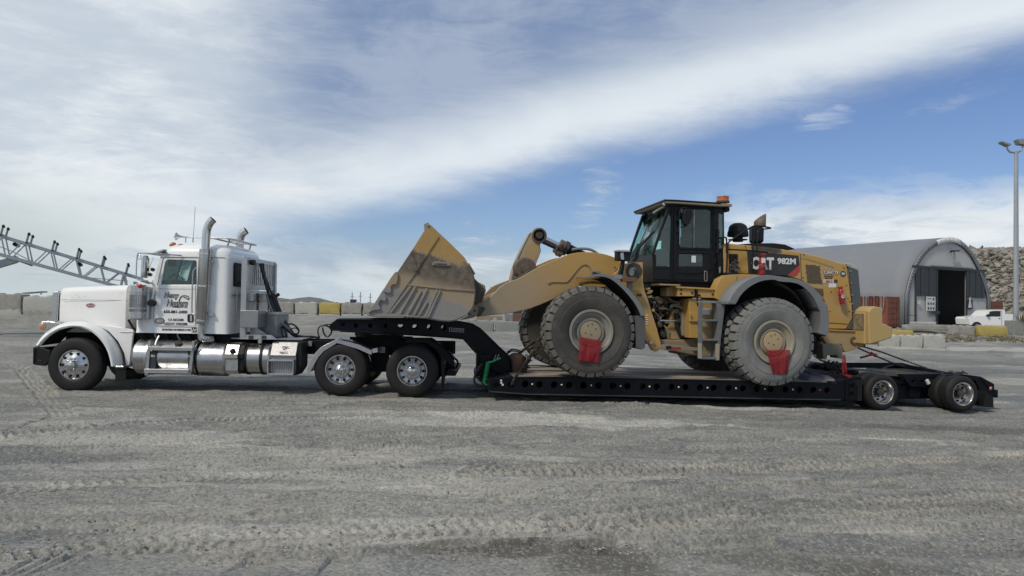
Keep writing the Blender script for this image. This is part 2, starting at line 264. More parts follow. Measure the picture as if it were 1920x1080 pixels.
# ---------------------------------------------------------------- mesh building
class MB:
    def __init__(s): s.v = []; s.f = []; s.m = []; s.mats = []
    def mi(s, m):
        if m not in s.mats: s.mats.append(m)
        return s.mats.index(m)
    def add(s, vs, fs, m):
        k = len(s.v); s.v += [tuple(p) for p in vs]; i = s.mi(m)
        for f in fs: s.f.append(tuple(k + j for j in f)); s.m.append(i)
        return s
    def box(s, a, b, m, rot=0.0):
        (x0, y0, z0), (x1, y1, z1) = a, b
        vs = [(x, y, z) for x in (x0, x1) for y in (y0, y1) for z in (z0, z1)]
        if rot:
            cx, cz = (x0 + x1) / 2, (z0 + z1) / 2; c, t = math.cos(rot), math.sin(rot)
            vs = [(cx + (x - cx) * c - (z - cz) * t, y, cz + (x - cx) * t + (z - cz) * c) for x, y, z in vs]
        return s.add(vs, [(0, 1, 3, 2), (4, 6, 7, 5), (0, 4, 5, 1), (2, 3, 7, 6), (0, 2, 6, 4), (1, 5, 7, 3)], m)
    def prism(s, pts, v0, v1, m, holes=(), shear=None, m2=None):
        """polygon in (u, w) at lateral v0, pushed to v1"""
        loops = [list(pts)] + [list(h) for h in holes]
        if holes:
            tris = tessellate_polygon([[Vector((p[0], p[1], 0)) for p in l] for l in loops])
        else: tris = [tuple(range(len(pts)))]
        flat = [p for l in loops for p in l]; n = len(flat)
        vs = [(p[0], v0, p[1]) for p in flat] + [(p[0], v1, p[1]) for p in flat]
        s.add(vs, [tuple(t) for t in tris] + [tuple(j + n for j in reversed(t)) for t in tris], m)
        k = len(s.v) - 2 * n; i = s.mi(m2 or m); st = 0
        for l in loops:
            c = len(l)
            for j in range(c):
                a, b = st + j, st + (j + 1) % c
                s.f.append((k + a, k + b, k + n + b, k + n + a)); s.m.append(i)
            st += c
        return s
    def tube(s, pts, r, m, n=8, caps=True, r2=None):
        P = [Vector(p) for p in pts]; rings = []; up = Vector((0.13, 0.21, 0.97))
        for i, p in enumerate(P):
            t = (P[min(i + 1, len(P) - 1)] - P[max(i - 1, 0)]).normalized()
            a = up - t * up.dot(t)
            if a.length < 1e-3: a = Vector((1, 0, 0)) - t * t.x
            a.normalize(); b = t.cross(a); up = a
            rr = r if r2 is None else r + (r2 - r) * i / (len(P) - 1)
            rings.append([p + (a * math.cos(2 * math.pi * k / n) + b * math.sin(2 * math.pi * k / n)) * rr for k in range(n)])
        vs = [q for g in rings for q in g]
        fs = [(i * n + k, i * n + (k + 1) % n, (i + 1) * n + (k + 1) % n, (i + 1) * n + k) for i in range(len(P) - 1) for k in range(n)]
        if caps: fs += [tuple(range(n)), tuple((len(P) - 1) * n + k for k in reversed(range(n)))]
        return s.add(vs, fs, m)
    def lathe(s, prof, c, axis, m, n=32, mats=None):
        """prof: (axial, radius) along axis through c"""
        ax = Vector(axis).normalized(); a = Vector((0, 0, 1)) if abs(ax.z) < 0.9 else Vector((1, 0, 0))
        a = (a - ax * a.dot(ax)).normalized(); b = ax.cross(a); c = Vector(c)
        vs = [c + ax * t + (a * math.cos(2 * math.pi * k / n) + b * math.sin(2 * math.pi * k / n)) * max(rr, 1e-4) for t, rr in prof for k in range(n)]
        for i in range(len(prof) - 1):
            mm = mats[i] if mats else m
            if i == 0: k0 = len(s.v); s.v += [tuple(q) for q in vs]
            j = s.mi(mm)
            for k in range(n):
                s.f.append((k0 + i * n + k, k0 + i * n + (k + 1) % n, k0 + (i + 1) * n + (k + 1) % n, k0 + (i + 1) * n + k)); s.m.append(j)
        return s
    def cyl(s, a, b, r, m, n=16, r2=None):
        a, b = Vector(a), Vector(b); L = (b - a).length; r2 = r if r2 is None else r2
        return s.lathe([(0, 0), (0, r), (L, r2), (L, 0)], a, b - a, m, n)
    def loft(s, secs, m, caps=True):
        n = len(secs[0]); vs = [p for g in secs for p in g]
        fs = [(i * n + k, i * n + (k + 1) % n, (i + 1) * n + (k + 1) % n, (i + 1) * n + k) for i in range(len(secs) - 1) for k in range(n)]
        if caps: fs += [tuple(range(n)), tuple((len(secs) - 1) * n + k for k in reversed(range(n)))]
        return s.add(vs, fs, m)
    def sheet(s, rows, m):
        n = len(rows[0]); vs = [p for g in rows for p in g]
        return s.add(vs, [(i * n + k, i * n + k + 1, (i + 1) * n + k + 1, (i + 1) * n + k) for i in range(len(rows) - 1) for k in range(n - 1)], m)
    def build(s, name, parent=None, bevel=0.0, ang=35, label=None, solid=0.0, kind=None, seg=2, sub=0):
        me = bpy.data.meshes.new(name); me.from_pydata(s.v, [], s.f); me.polygons.foreach_set('material_index', s.m)
        for x in s.mats: me.materials.append(x)
        bm = bmesh.new(); bm.from_mesh(me)
        bmesh.ops.remove_doubles(bm, verts=bm.verts, dist=1e-5)
        bmesh.ops.recalc_face_normals(bm, faces=bm.faces); bm.to_mesh(me); bm.free()
        me.polygons.foreach_set('use_smooth', [True] * len(me.polygons))
        me.set_sharp_from_angle(angle=R(ang))
        o = bpy.data.objects.new(name, me); COL.objects.link(o); o.parent = parent
        if solid:
            q = o.modifiers.new('solid', 'SOLIDIFY'); q.thickness = solid; q.offset = 0
        if bevel:
            q = o.modifiers.new('bevel', 'BEVEL'); q.width = bevel; q.segments = seg; q.limit_method = 'ANGLE'; q.angle_limit = R(40)
            q.harden_normals = True
        if sub:
            q = o.modifiers.new('sub', 'SUBSURF'); q.levels = sub; q.render_levels = sub
        if label: o['label'] = label
        if kind: o['kind'] = kind
        return o
def thing(name, label, cat, loc=(0, 0, 0), rz=0.0, group=None):
    o = bpy.data.objects.new(name, None); COL.objects.link(o); o.location = loc; o.rotation_euler = (0, 0, rz)
    o.empty_display_size = 0.3
    o['label'] = label; o['category'] = cat
    if group: o['group'] = group
    return o
def tag(o, label, cat, group=None):
    o['label'] = label; o['category'] = cat
    if group: o['group'] = group
    return o
def part(name, parent):
    o = bpy.data.objects.new(name, None); COL.objects.link(o); o.parent = parent; o.empty_display_size = 0.2; return o

ZM = {'A': (50, 520, .22222), 'B': (240, 390, .23148), 'C': (220, 590, .19792), 'D': (440, 440, .18519), 'E': (560, 590, .17708),
      'F': (670, 410, .20367), 'G': (860, 560, .18519), 'H': (900, 420, .18519), 'I': (970, 500, .20375), 'J': (1140, 350, .19447),
      'K': (1180, 500, .18519), 'L': (1330, 380, .20368), 'M': (1330, 540, .19271), 'N': (1480, 640, .21875), 'O': (1500, 420, .22222), 'P': (0, 0, 1)}
class Frame:
    """a vehicle's own upright axes: u along it (to the right in the photo), v across it (away from the camera), w up"""
    def __init__(s, o, phi):
        s.o = Vector(o); s.phi = phi
        s.e1 = Vector((math.cos(phi), math.sin(phi), 0)); s.e2 = Vector((-math.sin(phi), math.cos(phi), 0))
    def q(s, zm, x, y, v):
        x0, y0, k = ZM[zm]; d = ray(x0 + x * k, y0 + y * k); c = Vector((0, 0, CAMZ)) - s.o
        t = (v - c.dot(s.e2)) / d.dot(s.e2); p = c + d * t
        return p.dot(s.e1), p.z
    def P(s, zm, v, *pts): return [s.q(zm, x, y, v) for x, y in pts]
    def P3(s, zm, *pts): return [(lambda r: (r[0], v, r[1]))(s.q(zm, x, y, v)) for x, y, v in pts]
    def world(s, u, v, w): return s.o + s.e1 * u + s.e2 * v + Vector((0, 0, w))
def circ(c, r, n=16, ry=None):
    ry = ry or r
    return [(c[0] + r * math.cos(2 * math.pi * k / n), c[1] + ry * math.sin(2 * math.pi * k / n)) for k in range(n)]
def smoothpts(pts, it=2):
    """Chaikin rounding of an open path"""
    for _ in range(it):
        q = [pts[0]]
        for a, b in zip(pts, pts[1:]):
            q += [tuple(x * .75 + y * .25 for x, y in zip(a, b)), tuple(x * .25 + y * .75 for x, y in zip(a, b))]
        q.append(pts[-1]); pts = q
    return pts
def closedsmooth(pts, it=2):
    for _ in range(it):
        q = []
        for a, b in zip(pts, pts[1:] + pts[:1]):
            q += [tuple(x * .75 + y * .25 for x, y in zip(a, b)), tuple(x * .25 + y * .75 for x, y in zip(a, b))]
        pts = q
    return pts
def rrect(x0, x1, y0, y1, r, n=4):
    o = []
    for cx, cy, a0 in ((x1 - r, y1 - r, 0), (x0 + r, y1 - r, 90), (x0 + r, y0 + r, 180), (x1 - r, y0 + r, 270)):
        o += [(cx + r * math.cos(R(a0 + 90 * k / n)), cy + r * math.sin(R(a0 + 90 * k / n))) for k in range(n + 1)]
    return o
def text(s, fr, zm, x, y, v, wpx, hpx, mat, parent, name='lettering', shear=0.0, bold=0.0, rot=0.0, sub=None):
    """x, y: left end of the baseline; wpx, hpx: size, in the zoom's units"""
    cu = bpy.data.curves.new(name, 'FONT'); cu.body = s; cu.size = 1; cu.shear = shear; cu.offset = bold; cu.extrude = 0.004; cu.resolution_u = 3
    tmp = bpy.data.objects.new('tmp', cu); COL.objects.link(tmp); bpy.context.view_layer.update()
    me = bpy.data.meshes.new_from_object(tmp.evaluated_get(bpy.context.evaluated_depsgraph_get()))
    bpy.data.objects.remove(tmp)
    co = np.array([p.co for p in me.vertices]); mn, mx = co.min(0), co.max(0)
    a = fr.q(zm, x, y, v); b = fr.q(zm, x + wpx, y, v); c = fr.q(zm, x, y - hpx, v)
    sx = (b[0] - a[0]) / (mx[0] - mn[0]); sy = (c[1] - a[1]) / (mx[1] - mn[1])
    slope = (b[1] - a[1]) / (b[0] - a[0]) if rot is None else rot
    for p, q in zip(me.vertices, co):
        X = (q[0] - mn[0]) * sx; Y = (q[1] - mn[1]) * sy
        p.co = (a[0] + X, v - 0.003 - (q[2] - mn[2]) * 0.5, a[1] + Y + X * slope)
    me.materials.clear(); me.materials.append(mat); me.name = name
    o = bpy.data.objects.new(name, me); COL.objects.link(o); o.parent = parent; return o
def smooth01(t): t = min(1, max(0, t)); return t * t * (3 - 2 * t)
M['lampy'] = pmat('pale_amber_lens', (0.80, 0.68, 0.42), 0.25, var=0.02)
M['lampr'] = pmat('pale_red_lens', (0.75, 0.22, 0.20), 0.25, var=0.02)
M['badge'] = pmat('plate_border', (0.30, 0.30, 0.31), 0.4, 0.6, var=0.05)
M['greymetal2'] = pmat('worn_flange_edge', (0.045, 0.046, 0.05), 0.45, 0.2, var=0.3, dust=0.3, dcol=(0.10, 0.10, 0.095))
M['rimgrey'] = pmat('dusty_grey_rim', (0.235, 0.225, 0.19), 0.7, var=0.1, dust=0.5, dscale=2.5, dcol=(0.19, 0.185, 0.16))
M['hubtan2'] = pmat('dull_ochre_hub', (0.30, 0.24, 0.155), 0.7, var=0.12, dust=0.5, dscale=5, dcol=(0.24, 0.21, 0.15))
M['bucketg'] = pmat('caked_grey_steel', (0.25, 0.235, 0.205), 0.8, var=0.15, dust=0.4, dscale=5, dcol=(0.17, 0.155, 0.13), bump=0.004, bscale=25)
M['levert'] = pmat('tan_cast_lever', (0.36, 0.285, 0.185), 0.65, var=0.1, dust=0.4, dscale=2, dcol=(0.28, 0.23, 0.16), streak=((0.2, 0.16, 0.11), 0.3))
M['greaset'] = pmat('oily_brown_steel', (0.12, 0.095, 0.07), 0.6, 0.2, var=0.4, vscale=9, dust=0.4, dscale=9, dcol=(0.20, 0.16, 0.11), bump=0.004, bscale=30)
M['flapg'] = pmat('grey_mud_flap', (0.085, 0.085, 0.085), 0.7, var=0.15, dust=0.4, dcol=(0.13, 0.13, 0.125))
M['flapt'] = pmat('dusty_olive_bracket', (0.16, 0.145, 0.115), 0.75, var=0.15, dust=0.4, dcol=(0.2, 0.18, 0.15))
M['cabk'] = pmat('black_cab_paint', (0.008, 0.009, 0.011), 0.42, var=0.2, dust=0.06, dscale=2, dcol=(0.022, 0.022, 0.021), upd=0.15, spec=0.25)
M['bluegreyd'] = pmat('worn_grey_step_rubber', (0.13, 0.14, 0.145), 0.7, var=0.2, vscale=6, dust=0.4, dscale=6, dcol=(0.21, 0.20, 0.18))
M['grilleg'] = pmat('dark_grey_grille', (0.075, 0.082, 0.09), 0.55, var=0.1, dust=0.3, dcol=(0.13, 0.135, 0.13))
M['inkd'] = pmat('black_decal_film', (0.022, 0.023, 0.024), 0.4, var=0.1, dust=0.3, dscale=2, dcol=(0.075, 0.07, 0.06))
M['redstripe'] = pmat('faded_red_film', (0.42, 0.045, 0.045), 0.5, var=0.1, dust=0.3, dcol=(0.35, 0.12, 0.08))
M['mesh'] = pmat('brown_clogged_mesh', (0.095, 0.075, 0.05), 0.9, var=0.4, vscale=20, dust=0.4, dscale=12, dcol=(0.14, 0.115, 0.08), bump=0.004, bscale=90)
M['pinkp'] = pmat('faded_pink_sticker', (0.60, 0.47, 0.45), 0.7, var=0.05)
M['glassm'] = glassmat('smoked_green_glass', (0.60, 0.72, 0.70), 0.03)

def clothmat(name, colr, tr):
    m = M['red']; t = m.node_tree; b = t.nodes['Principled BSDF']; b.inputs['Alpha'].default_value = 1 - tr
clothmat('red', None, .36)

M['lug'] = pmat('dust_grey_tread_lugs', (0.115, 0.11, 0.10), 0.85, var=0.2, vscale=3, dust=0.5, dscale=3, dcol=(0.175, 0.167, 0.15), bump=0.003, bscale=30)
M['groove'] = pmat('dark_tread_groove', (0.022, 0.021, 0.019), 0.9, var=0.2, dust=0.2, dcol=(0.05, 0.046, 0.04))

M['cwdirt'] = pmat('grimy_counterweight_face', (0.34, 0.25, 0.12), 0.75, var=0.15, dust=0.75, dscale=7, dcol=(0.13, 0.115, 0.085), bump=0.004, bscale=40)

M['rock3'] = pmat('grey_broken_concrete', (0.25, 0.245, 0.225), 0.95, var=0.3, vscale=0.9, dust=0.4, dscale=1.5, dcol=(0.16, 0.155, 0.14), bump=0.05, bscale=3)
# ================================================================ ground
rng = np.random.RandomState(3)
_tab = rng.rand(8, 256, 256)
def vn(x, y, k=0):
    xi = np.floor(x).astype(int); yi = np.floor(y).astype(int); fx = x - xi; fy = y - yi
    fx = fx * fx * (3 - 2 * fx); fy = fy * fy * (3 - 2 * fy); t = _tab[k % 8]
    g = lambda a, b: t[a % 256, b % 256]
    return (g(xi, yi) * (1 - fx) + g(xi + 1, yi) * fx) * (1 - fy) + (g(xi, yi + 1) * (1 - fx) + g(xi + 1, yi + 1) * fx) * fy - 0.5
def fbm(x, y, o=4, k=0):
    a = 1.0; r = 0
    for i in range(o): r = r + a * vn(x * 2 ** i + i * 17.3, y * 2 ** i + i * 9.1, k + i); a *= 0.55
    return r
def ss(t): t = np.clip(t, 0, 1); return t * t * (3 - 2 * t)
GDROP = 0.25
def gz(X, Y):
    X = np.asarray(X, float); Y = np.asarray(Y, float)
    z = -GDROP * ss((X + 2) / 12) * (1 - ss((Y - 20) / 20))
    z = z + 0.5 * ss((Y - 24) / 36) * (1 - 0.9 * ss((X - 8) / 14) * (1 - ss((Y - 50) / 14)))
    z = z + 0.62 * np.exp(-((Y - 40.6) / 2.0) ** 2) * ss((-X - 12) / 5)
    z = z + 0.30 * np.exp(-((Y - 60) / 3.5) ** 2) * ss((-X - 3) / 4)
    z = z + 0.30 * np.exp(-((Y - 39) / 2.2) ** 2) * ss((X + 9) / 4) * ss((12 - X) / 5)
    return z
def g1(x, y): return float(gz(x, y))
def gpt(px, py, it=6):
    d = ray(px, py); z = 0.0
    for _ in range(it):
        t = (z - CAMZ) / d.z; z = g1(d.x * t, d.y * t)
    return np.array([d.x * t, d.y * t])
def track(px, width, kind, depth, pitch=0.115):
    return dict(p=[gpt(*a) for a in px], w=width, kind=kind, d=depth, pitch=pitch)
TR = [track([(900, 883), (1300, 876), (1600, 865), (2000, 850)], .27, 'tread', .028),
      track([(880, 893), (1300, 887), (1600, 876), (2000, 857)], .27, 'tread', .034),
      track([(1050, 985), (1300, 958), (1560, 947), (1960, 925)], .30, 'tread', .030),
      track([(1180, 995), (1400, 975), (1660, 966), (1980, 945)], .30, 'tread', .032),
      track([(-60, 1050), (400, 1012), (960, 990), (1130, 985)], .30, 'tread', .016),
      track([(-60, 1078), (400, 1045), (960, 1012), (1300, 985)], .30, 'rut', .012),
      track([(-60, 824), (150, 806), (380, 786), (620, 783)], .32, 'diamond', .030, .21),
      track([(-60, 816), (150, 799), (380, 779), (560, 775)], .25, 'rut', .014),
      track([(-60, 925), (240, 905), (520, 890), (760, 868)], .30, 'tread', .016),
      track([(-60, 900), (240, 893), (620, 872), (960, 850), (1300, 812)], .35, 'rut', .012),
      track([(-60, 950), (500, 945), (1000, 925), (1500, 905)], .35, 'rut', .010),
      track([(400, 800), (800, 800), (1100, 795), (1500, 790)], .5, 'rut', .014),
      track([(1300, 839), (1600, 822), (1960, 808)], .35, 'diamond', .016, .2),
      track([(200, 860), (420, 852), (620, 842), (900, 832)], .3, 'rut', .018),
      track([(-60, 975), (500, 960), (900, 945)], .3, 'rut', .008),
      track([(-60, 655), (40, 690), (120, 780), (60, 800)], .35, 'diamond', .014, .2),
      track([(1880, 640), (1500, 690), (1000, 668)], .5, 'rut', .014),
      track([(300, 930), (800, 905), (1200, 930), (1700, 1000)], .3, 'rut', .008)]
_r = random.Random(77)
for k in range(34):      # thin scrape lines dragged across the yard
    y0 = 775 + 300 * (k / 34) ** 1.2 + _r.uniform(-8, 8); x0 = _r.uniform(-300, 1100); L = _r.uniform(500, 1400)
    TR.append(track([(x0, y0), (x0 + L * .5, y0 - L * _r.uniform(.012, .035)), (x0 + L, y0 - L * _r.uniform(.03, .07))], _r.uniform(.06, .14), 'line', _r.uniform(.016, .028)))
def seg_field(X, Y, pts):
    bd = np.full(X.shape, 1e9); al = np.zeros(X.shape); sd = np.zeros(X.shape); acc = 0
    for a, b in zip(pts, pts[1:]):
        e = b - a; L = np.hypot(*e); e = e / L
        t = np.clip((X - a[0]) * e[0] + (Y - a[1]) * e[1], 0, L)
        dx = X - a[0] - e[0] * t; dy = Y - a[1] - e[1] * t; d = np.hypot(dx, dy)
        m = d < bd; bd[m] = d[m]; al[m] = (acc + t)[m]; sd[m] = (-(dx) * e[1] + dy * e[0])[m]; acc += L
    return bd, al, sd
NC = 860
sin_ = np.linspace(-1, 1, NC); so = np.array([1.03, 1.08, 1.15, 1.3, 1.6, 2.2, 3.5, 6, 10, 16, 26])
S = np.concatenate([-so[::-1], sin_, so])
Yr = [5.2]
while Yr[-1] < 30: Yr.append(Yr[-1] * (1.0024 if Yr[-1] < 13 else 1.0048 if Yr[-1] < 19 else 1.010))
while Yr[-1] < 80: Yr.append(Yr[-1] * 1.02)
while Yr[-1] < 2600: Yr.append(Yr[-1] * 1.12)
Yr = np.array([-30, -12, -4, 0, 2.5, 4.2, 4.8] + Yr)
YY, SS = np.meshgrid(Yr, S, indexing='ij')
WW = np.maximum(5.0, 0.76 * YY + 0.8)
XX = SS * WW
Z = gz(XX, YY)
near = np.clip((34 - YY) / 14, 0, 1) * (YY > 4)
nz = fbm(XX * .9, YY * 1.6, 4, 1) * .04 + fbm(XX * 3, YY * 8, 4, 3) * .014 + fbm(XX * 12, YY * 16, 3, 5) * .006
# long shallow scrapes running mostly left to right
ang = R(6); XR = XX * math.cos(ang) + YY * math.sin(ang); YRr = -XX * math.sin(ang) + YY * math.cos(ang)
nz += fbm(XR * .16, YRr * 4.5, 5, 2) * .075
strk = ss(.5 + fbm(XR * .10 + 4, YRr * 1.6, 5, 6) * 1.5)
ridge = np.abs(fbm(XR * .8 + 40, YRr * 2.6, 4, 4)); nz += np.exp(-(ridge / .03) ** 2) * -.012
hgt = np.clip(.5 + nz * 6.5 * (YY < 24) + fbm(XX * .5 + 3, YY * .9, 5, 2) * .9 * (YY >= 24), 0, 1)
pale = ss((fbm(XR * .22 + 9, YRr * 1.3, 5, 0) - .12) / .35)
trk = np.zeros_like(XX)
core = (YY > 4.5) & (YY < 36) & (np.abs(SS) <= 1.3)
ix = np.where(core)
xs, ys = XX[ix], YY[ix]; dz_ = np.zeros(xs.shape); tk = np.zeros(xs.shape); wob = fbm(xs * 2, ys * 2, 3, 6)
for T in TR:
    d, al, sd = seg_field(xs, ys, T['p']); w = T['w'] / 2
    ins = ss((w * 1.15 - d + wob * .05) / (w * .25)); lip = np.exp(-((d - w * 1.25) / .05) ** 2)
    br = ss((fbm(xs * .7 + T['w'] * 90, ys * .7, 3, 3) + .52) / .3)     
    if T['kind'] != 'line': br = .45 + .55 * br     # tracks fade and come back
    if T['kind'] == 'tread':
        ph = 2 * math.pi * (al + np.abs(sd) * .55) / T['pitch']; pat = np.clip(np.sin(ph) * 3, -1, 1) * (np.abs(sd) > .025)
    elif T['kind'] == 'diamond':
        pat = np.clip((np.sin(2 * math.pi * (al + sd) / T['pitch']) * np.sin(2 * math.pi * (al - sd) / T['pitch'])) * 4, -1, 1)
    elif T['kind'] == 'line': pat = np.full(xs.shape, -.6)
    else: pat = fbm(al * .8, sd * 30, 2, 2) * 1.2
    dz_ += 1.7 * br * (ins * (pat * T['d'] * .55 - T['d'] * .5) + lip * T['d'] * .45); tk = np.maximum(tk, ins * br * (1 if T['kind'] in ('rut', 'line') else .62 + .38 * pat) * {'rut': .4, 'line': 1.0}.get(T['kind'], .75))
farn = fbm(XX * .5 + 3, YY * .9, 5, 2) * .13 * ss((YY - 17) / 10) * ss((75 - YY) / 15) * (YY > 4)
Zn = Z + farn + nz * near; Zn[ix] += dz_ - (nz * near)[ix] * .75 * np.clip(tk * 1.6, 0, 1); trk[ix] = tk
# parking patches under the wheels are flat
vs = np.stack([XX, YY, Zn], -1).reshape(-1, 3); nr, nc = XX.shape
idx = np.arange(nr * nc).reshape(nr, nc); q = np.stack([idx[:-1, :-1], idx[:-1, 1:], idx[1:, 1:], idx[1:, :-1]], -1).reshape(-1, 4)
me = bpy.data.meshes.new('ground'); me.vertices.add(len(vs)); me.vertices.foreach_set('co', vs.ravel())
me.loops.add(q.size); me.loops.foreach_set('vertex_index', q.ravel()); me.polygons.add(len(q))
me.polygons.foreach_set('loop_start', np.arange(0, q.size, 4)); me.polygons.foreach_set('loop_total', np.full(len(q), 4))
me.polygons.foreach_set('use_smooth', np.ones(len(q), bool))
def patch(px, py, rx, ry, f=1.0):
    """soft blotch centred on the ground point seen at px, py (rx, ry in metres)"""
    c = gpt(px, py); n = fbm(XX * 1.3 + c[0], YY * 2.4, 5, 5) * 1.0
    return f * ss(1.15 - ((XX - c[0]) / rx) ** 2 - ((YY - c[1]) / ry) ** 2 + n)
wet = np.maximum.reduce([patch(1010, 1030, .95, .32), patch(1120, 1062, .5, .25, .9), patch(1840, 808, 2.2, .5, .8), patch(1560, 1064, 1.2, .18, .7), patch(1770, 918, 2.5, .12, .35),
                         patch(1900, 835, 1.2, .25, .7), patch(150, 860, 1.6, .25, .3), patch(1700, 700, 3, 1, .3)])
pl = np.maximum.reduce([patch(1060, 786, 2.6, .55, .95), patch(1380, 767, 1.1, .2, .9), patch(1740, 828, 1.3, .22, .8), patch(860, 792, 3.0, .3, .6), patch(1190, 790, 2.2, .22, .9), patch(1080, 940, .25, .08, 1),
                        patch(800, 918, .12, .05, 1), patch(718, 918, .2, .07, .8), patch(900, 935, .4, .05, .6), patch(380, 912, 4, .15, .4), patch(1850, 655, 8, 2.0, .8), patch(700, 850, 5, .3, .3), patch(760, 700, 6, 2, .3)])
dark = ss((fbm(XX * .12 + 3, YY * .5, 4, 7) - .02) / .4)
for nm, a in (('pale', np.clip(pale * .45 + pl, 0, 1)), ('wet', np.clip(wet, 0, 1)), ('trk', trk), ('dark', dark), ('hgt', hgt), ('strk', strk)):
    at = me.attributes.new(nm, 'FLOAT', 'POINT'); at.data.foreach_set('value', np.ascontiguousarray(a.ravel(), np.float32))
me.update(); gm = bpy.data.materials.new('gravel_yard'); gm.use_nodes = True; t = gm.node_tree; E.nt = t; me.materials.append(gm)
def attr(n_):
    n = t.nodes.new('ShaderNodeAttribute'); n.attribute_name = n_; return E(n.outputs['Fac'])
o_ = t.nodes.new('ShaderNodeTexCoord').outputs['Object']
A_, B_, C_ = noisen(o_, .9, 6, .65), noisen(o_, 26, 4, .7), noisen(mapping(o_, (1, 3.2, 1), rot=(0, 0, R(-5))), 1.4, 7, .62, .5)
vor = t.nodes.new('ShaderNodeTexVoronoi'); vor.inputs['Scale'].default_value = 42; t.links.new(o_, vor.inputs['Vector'])
vc = t.nodes.new('ShaderNodeSeparateColor'); t.links.new(vor.outputs['Color'], vc.inputs[0]); vr = E(vc.outputs[0])
g = mixc(sstep(C_, .35, .65), (0.172, 0.180, 0.172), (0.250, 0.247, 0.222))
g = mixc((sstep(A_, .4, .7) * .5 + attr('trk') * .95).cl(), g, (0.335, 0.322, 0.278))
g = mixc(attr('strk') * .5, g, (0.285, 0.279, 0.250))
F_ = noisen(mapping(o_, (1, 2.4, 1), rot=(0, 0, R(-4))), .45, 8, .72, .8)
g = mixc(sstep(F_, .50, .36, 0, .55), g, (0.105, 0.115, 0.116))
g = mixc(sstep(F_, .56, .70, 0, .5), g, (0.36, 0.345, 0.30))
g = mixc(attr('dark') * .75, g, (0.135, 0.150, 0.152))
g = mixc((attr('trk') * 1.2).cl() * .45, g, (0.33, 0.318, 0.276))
g = mixc(sstep(attr('hgt'), .45, .1, 0, .55), g, (0.115, 0.118, 0.112))
g = mixc(sstep(attr('hgt'), .55, .9, 0, .5), g, (0.36, 0.35, 0.31))
g = mixc((attr('pale') * 1.35 * sstep(C_ * .5 + B_ * .5, .25, .55)).cl(), g, (0.52, 0.505, 0.45))
g = mixc(attr('wet') * .85, g, (0.080, 0.070, 0.056))
g = mixc(sstep(vr, .5, 1.0, 0, .38), g, (0.40, 0.395, 0.37))
g = mixc(sstep(vr, .5, .0, 0, .45), g, (0.08, 0.083, 0.08))
g = mixc(sstep(B_, .38, .62, 0, .40), g, (0.125, 0.127, 0.12))
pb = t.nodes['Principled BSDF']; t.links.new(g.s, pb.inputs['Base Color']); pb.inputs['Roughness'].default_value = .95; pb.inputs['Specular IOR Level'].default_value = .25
bp = t.nodes.new('ShaderNodeBump'); bp.inputs['Distance'].default_value = .013; bp.inputs['Strength'].default_value = 1
t.links.new(((1 - attr('trk') * .6) * (B_ * .8 + noisen(o_, 75, 3, .7) * .35 + E(vor.outputs['Distance']) * -.35)).s, bp.inputs['Height']); t.links.new(bp.outputs[0], pb.inputs['Normal'])
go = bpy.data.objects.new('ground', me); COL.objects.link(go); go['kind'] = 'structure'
go['label'] = 'grey crushed gravel yard with tyre tracks'

# small loose stones on the near gravel
sb = MB(); rr = random.Random(5)
for i in range(7000):
    px, py = rr.uniform(-20, 1940), 770 + 330 * rr.random() ** .8
    x, y = gpt(px, py, 2); r = rr.choice([.004, .005, .005, .006, .007, .008, .012]) * rr.uniform(.7, 1.3)
    zz = g1(x, y) + r * .2
    p = [(x + r * a * rr.uniform(.7, 1.3), y + r * b * rr.uniform(.7, 1.3), zz + r * c * rr.uniform(.6, 1)) for a, b, c in ((1, 0, 0), (-1, 0, 0), (0, 1, 0), (0, -1, 0), (0, 0, .8), (0, 0, -.8))]
    sb.add(p, [(0, 2, 4), (2, 1, 4), (1, 3, 4), (3, 0, 4), (2, 0, 5), (1, 2, 5), (3, 1, 5), (0, 3, 5)], M['concretel'] if i % 4 == 0 else M['concreteg'] if i % 4 < 3 else M['rock2'])
lo = sb.build('loose_stones', kind='stuff', ang=10)

# ================================================================ far land
def hill(name, pts, Y, label, depth=60):
    rows = []
    for k, f in ((0, 0.0), (1, .6), (2, 1.0), (3, .7), (4, 0)):
        rows.append([(ray(px, 560).x / ray(px, 560).y * (Y + k * depth / 4), Y + k * depth / 4, f * h) for px, h in pts])
    o = MB().sheet(rows, M['hill']).build(name, ang=180, kind='structure', label=label); return o
hill('hill', [(380, -1), (415, 1), (500, 6), (520, 7.5), (545, 5.5), (560, 7.5), (580, 9), (600, 7.5), (620, 4), (650, 1), (700, -1)], 900, 'low dark scrub hill on the skyline behind the concrete blocks')
hill('far_hills', [(-300, 0), (60, 0), (700, 0), (1000, 2), (1300, 8), (1600, 10), (2000, 8), (2400, 0)], 2300, 'faint far hills along the horizon', 200)

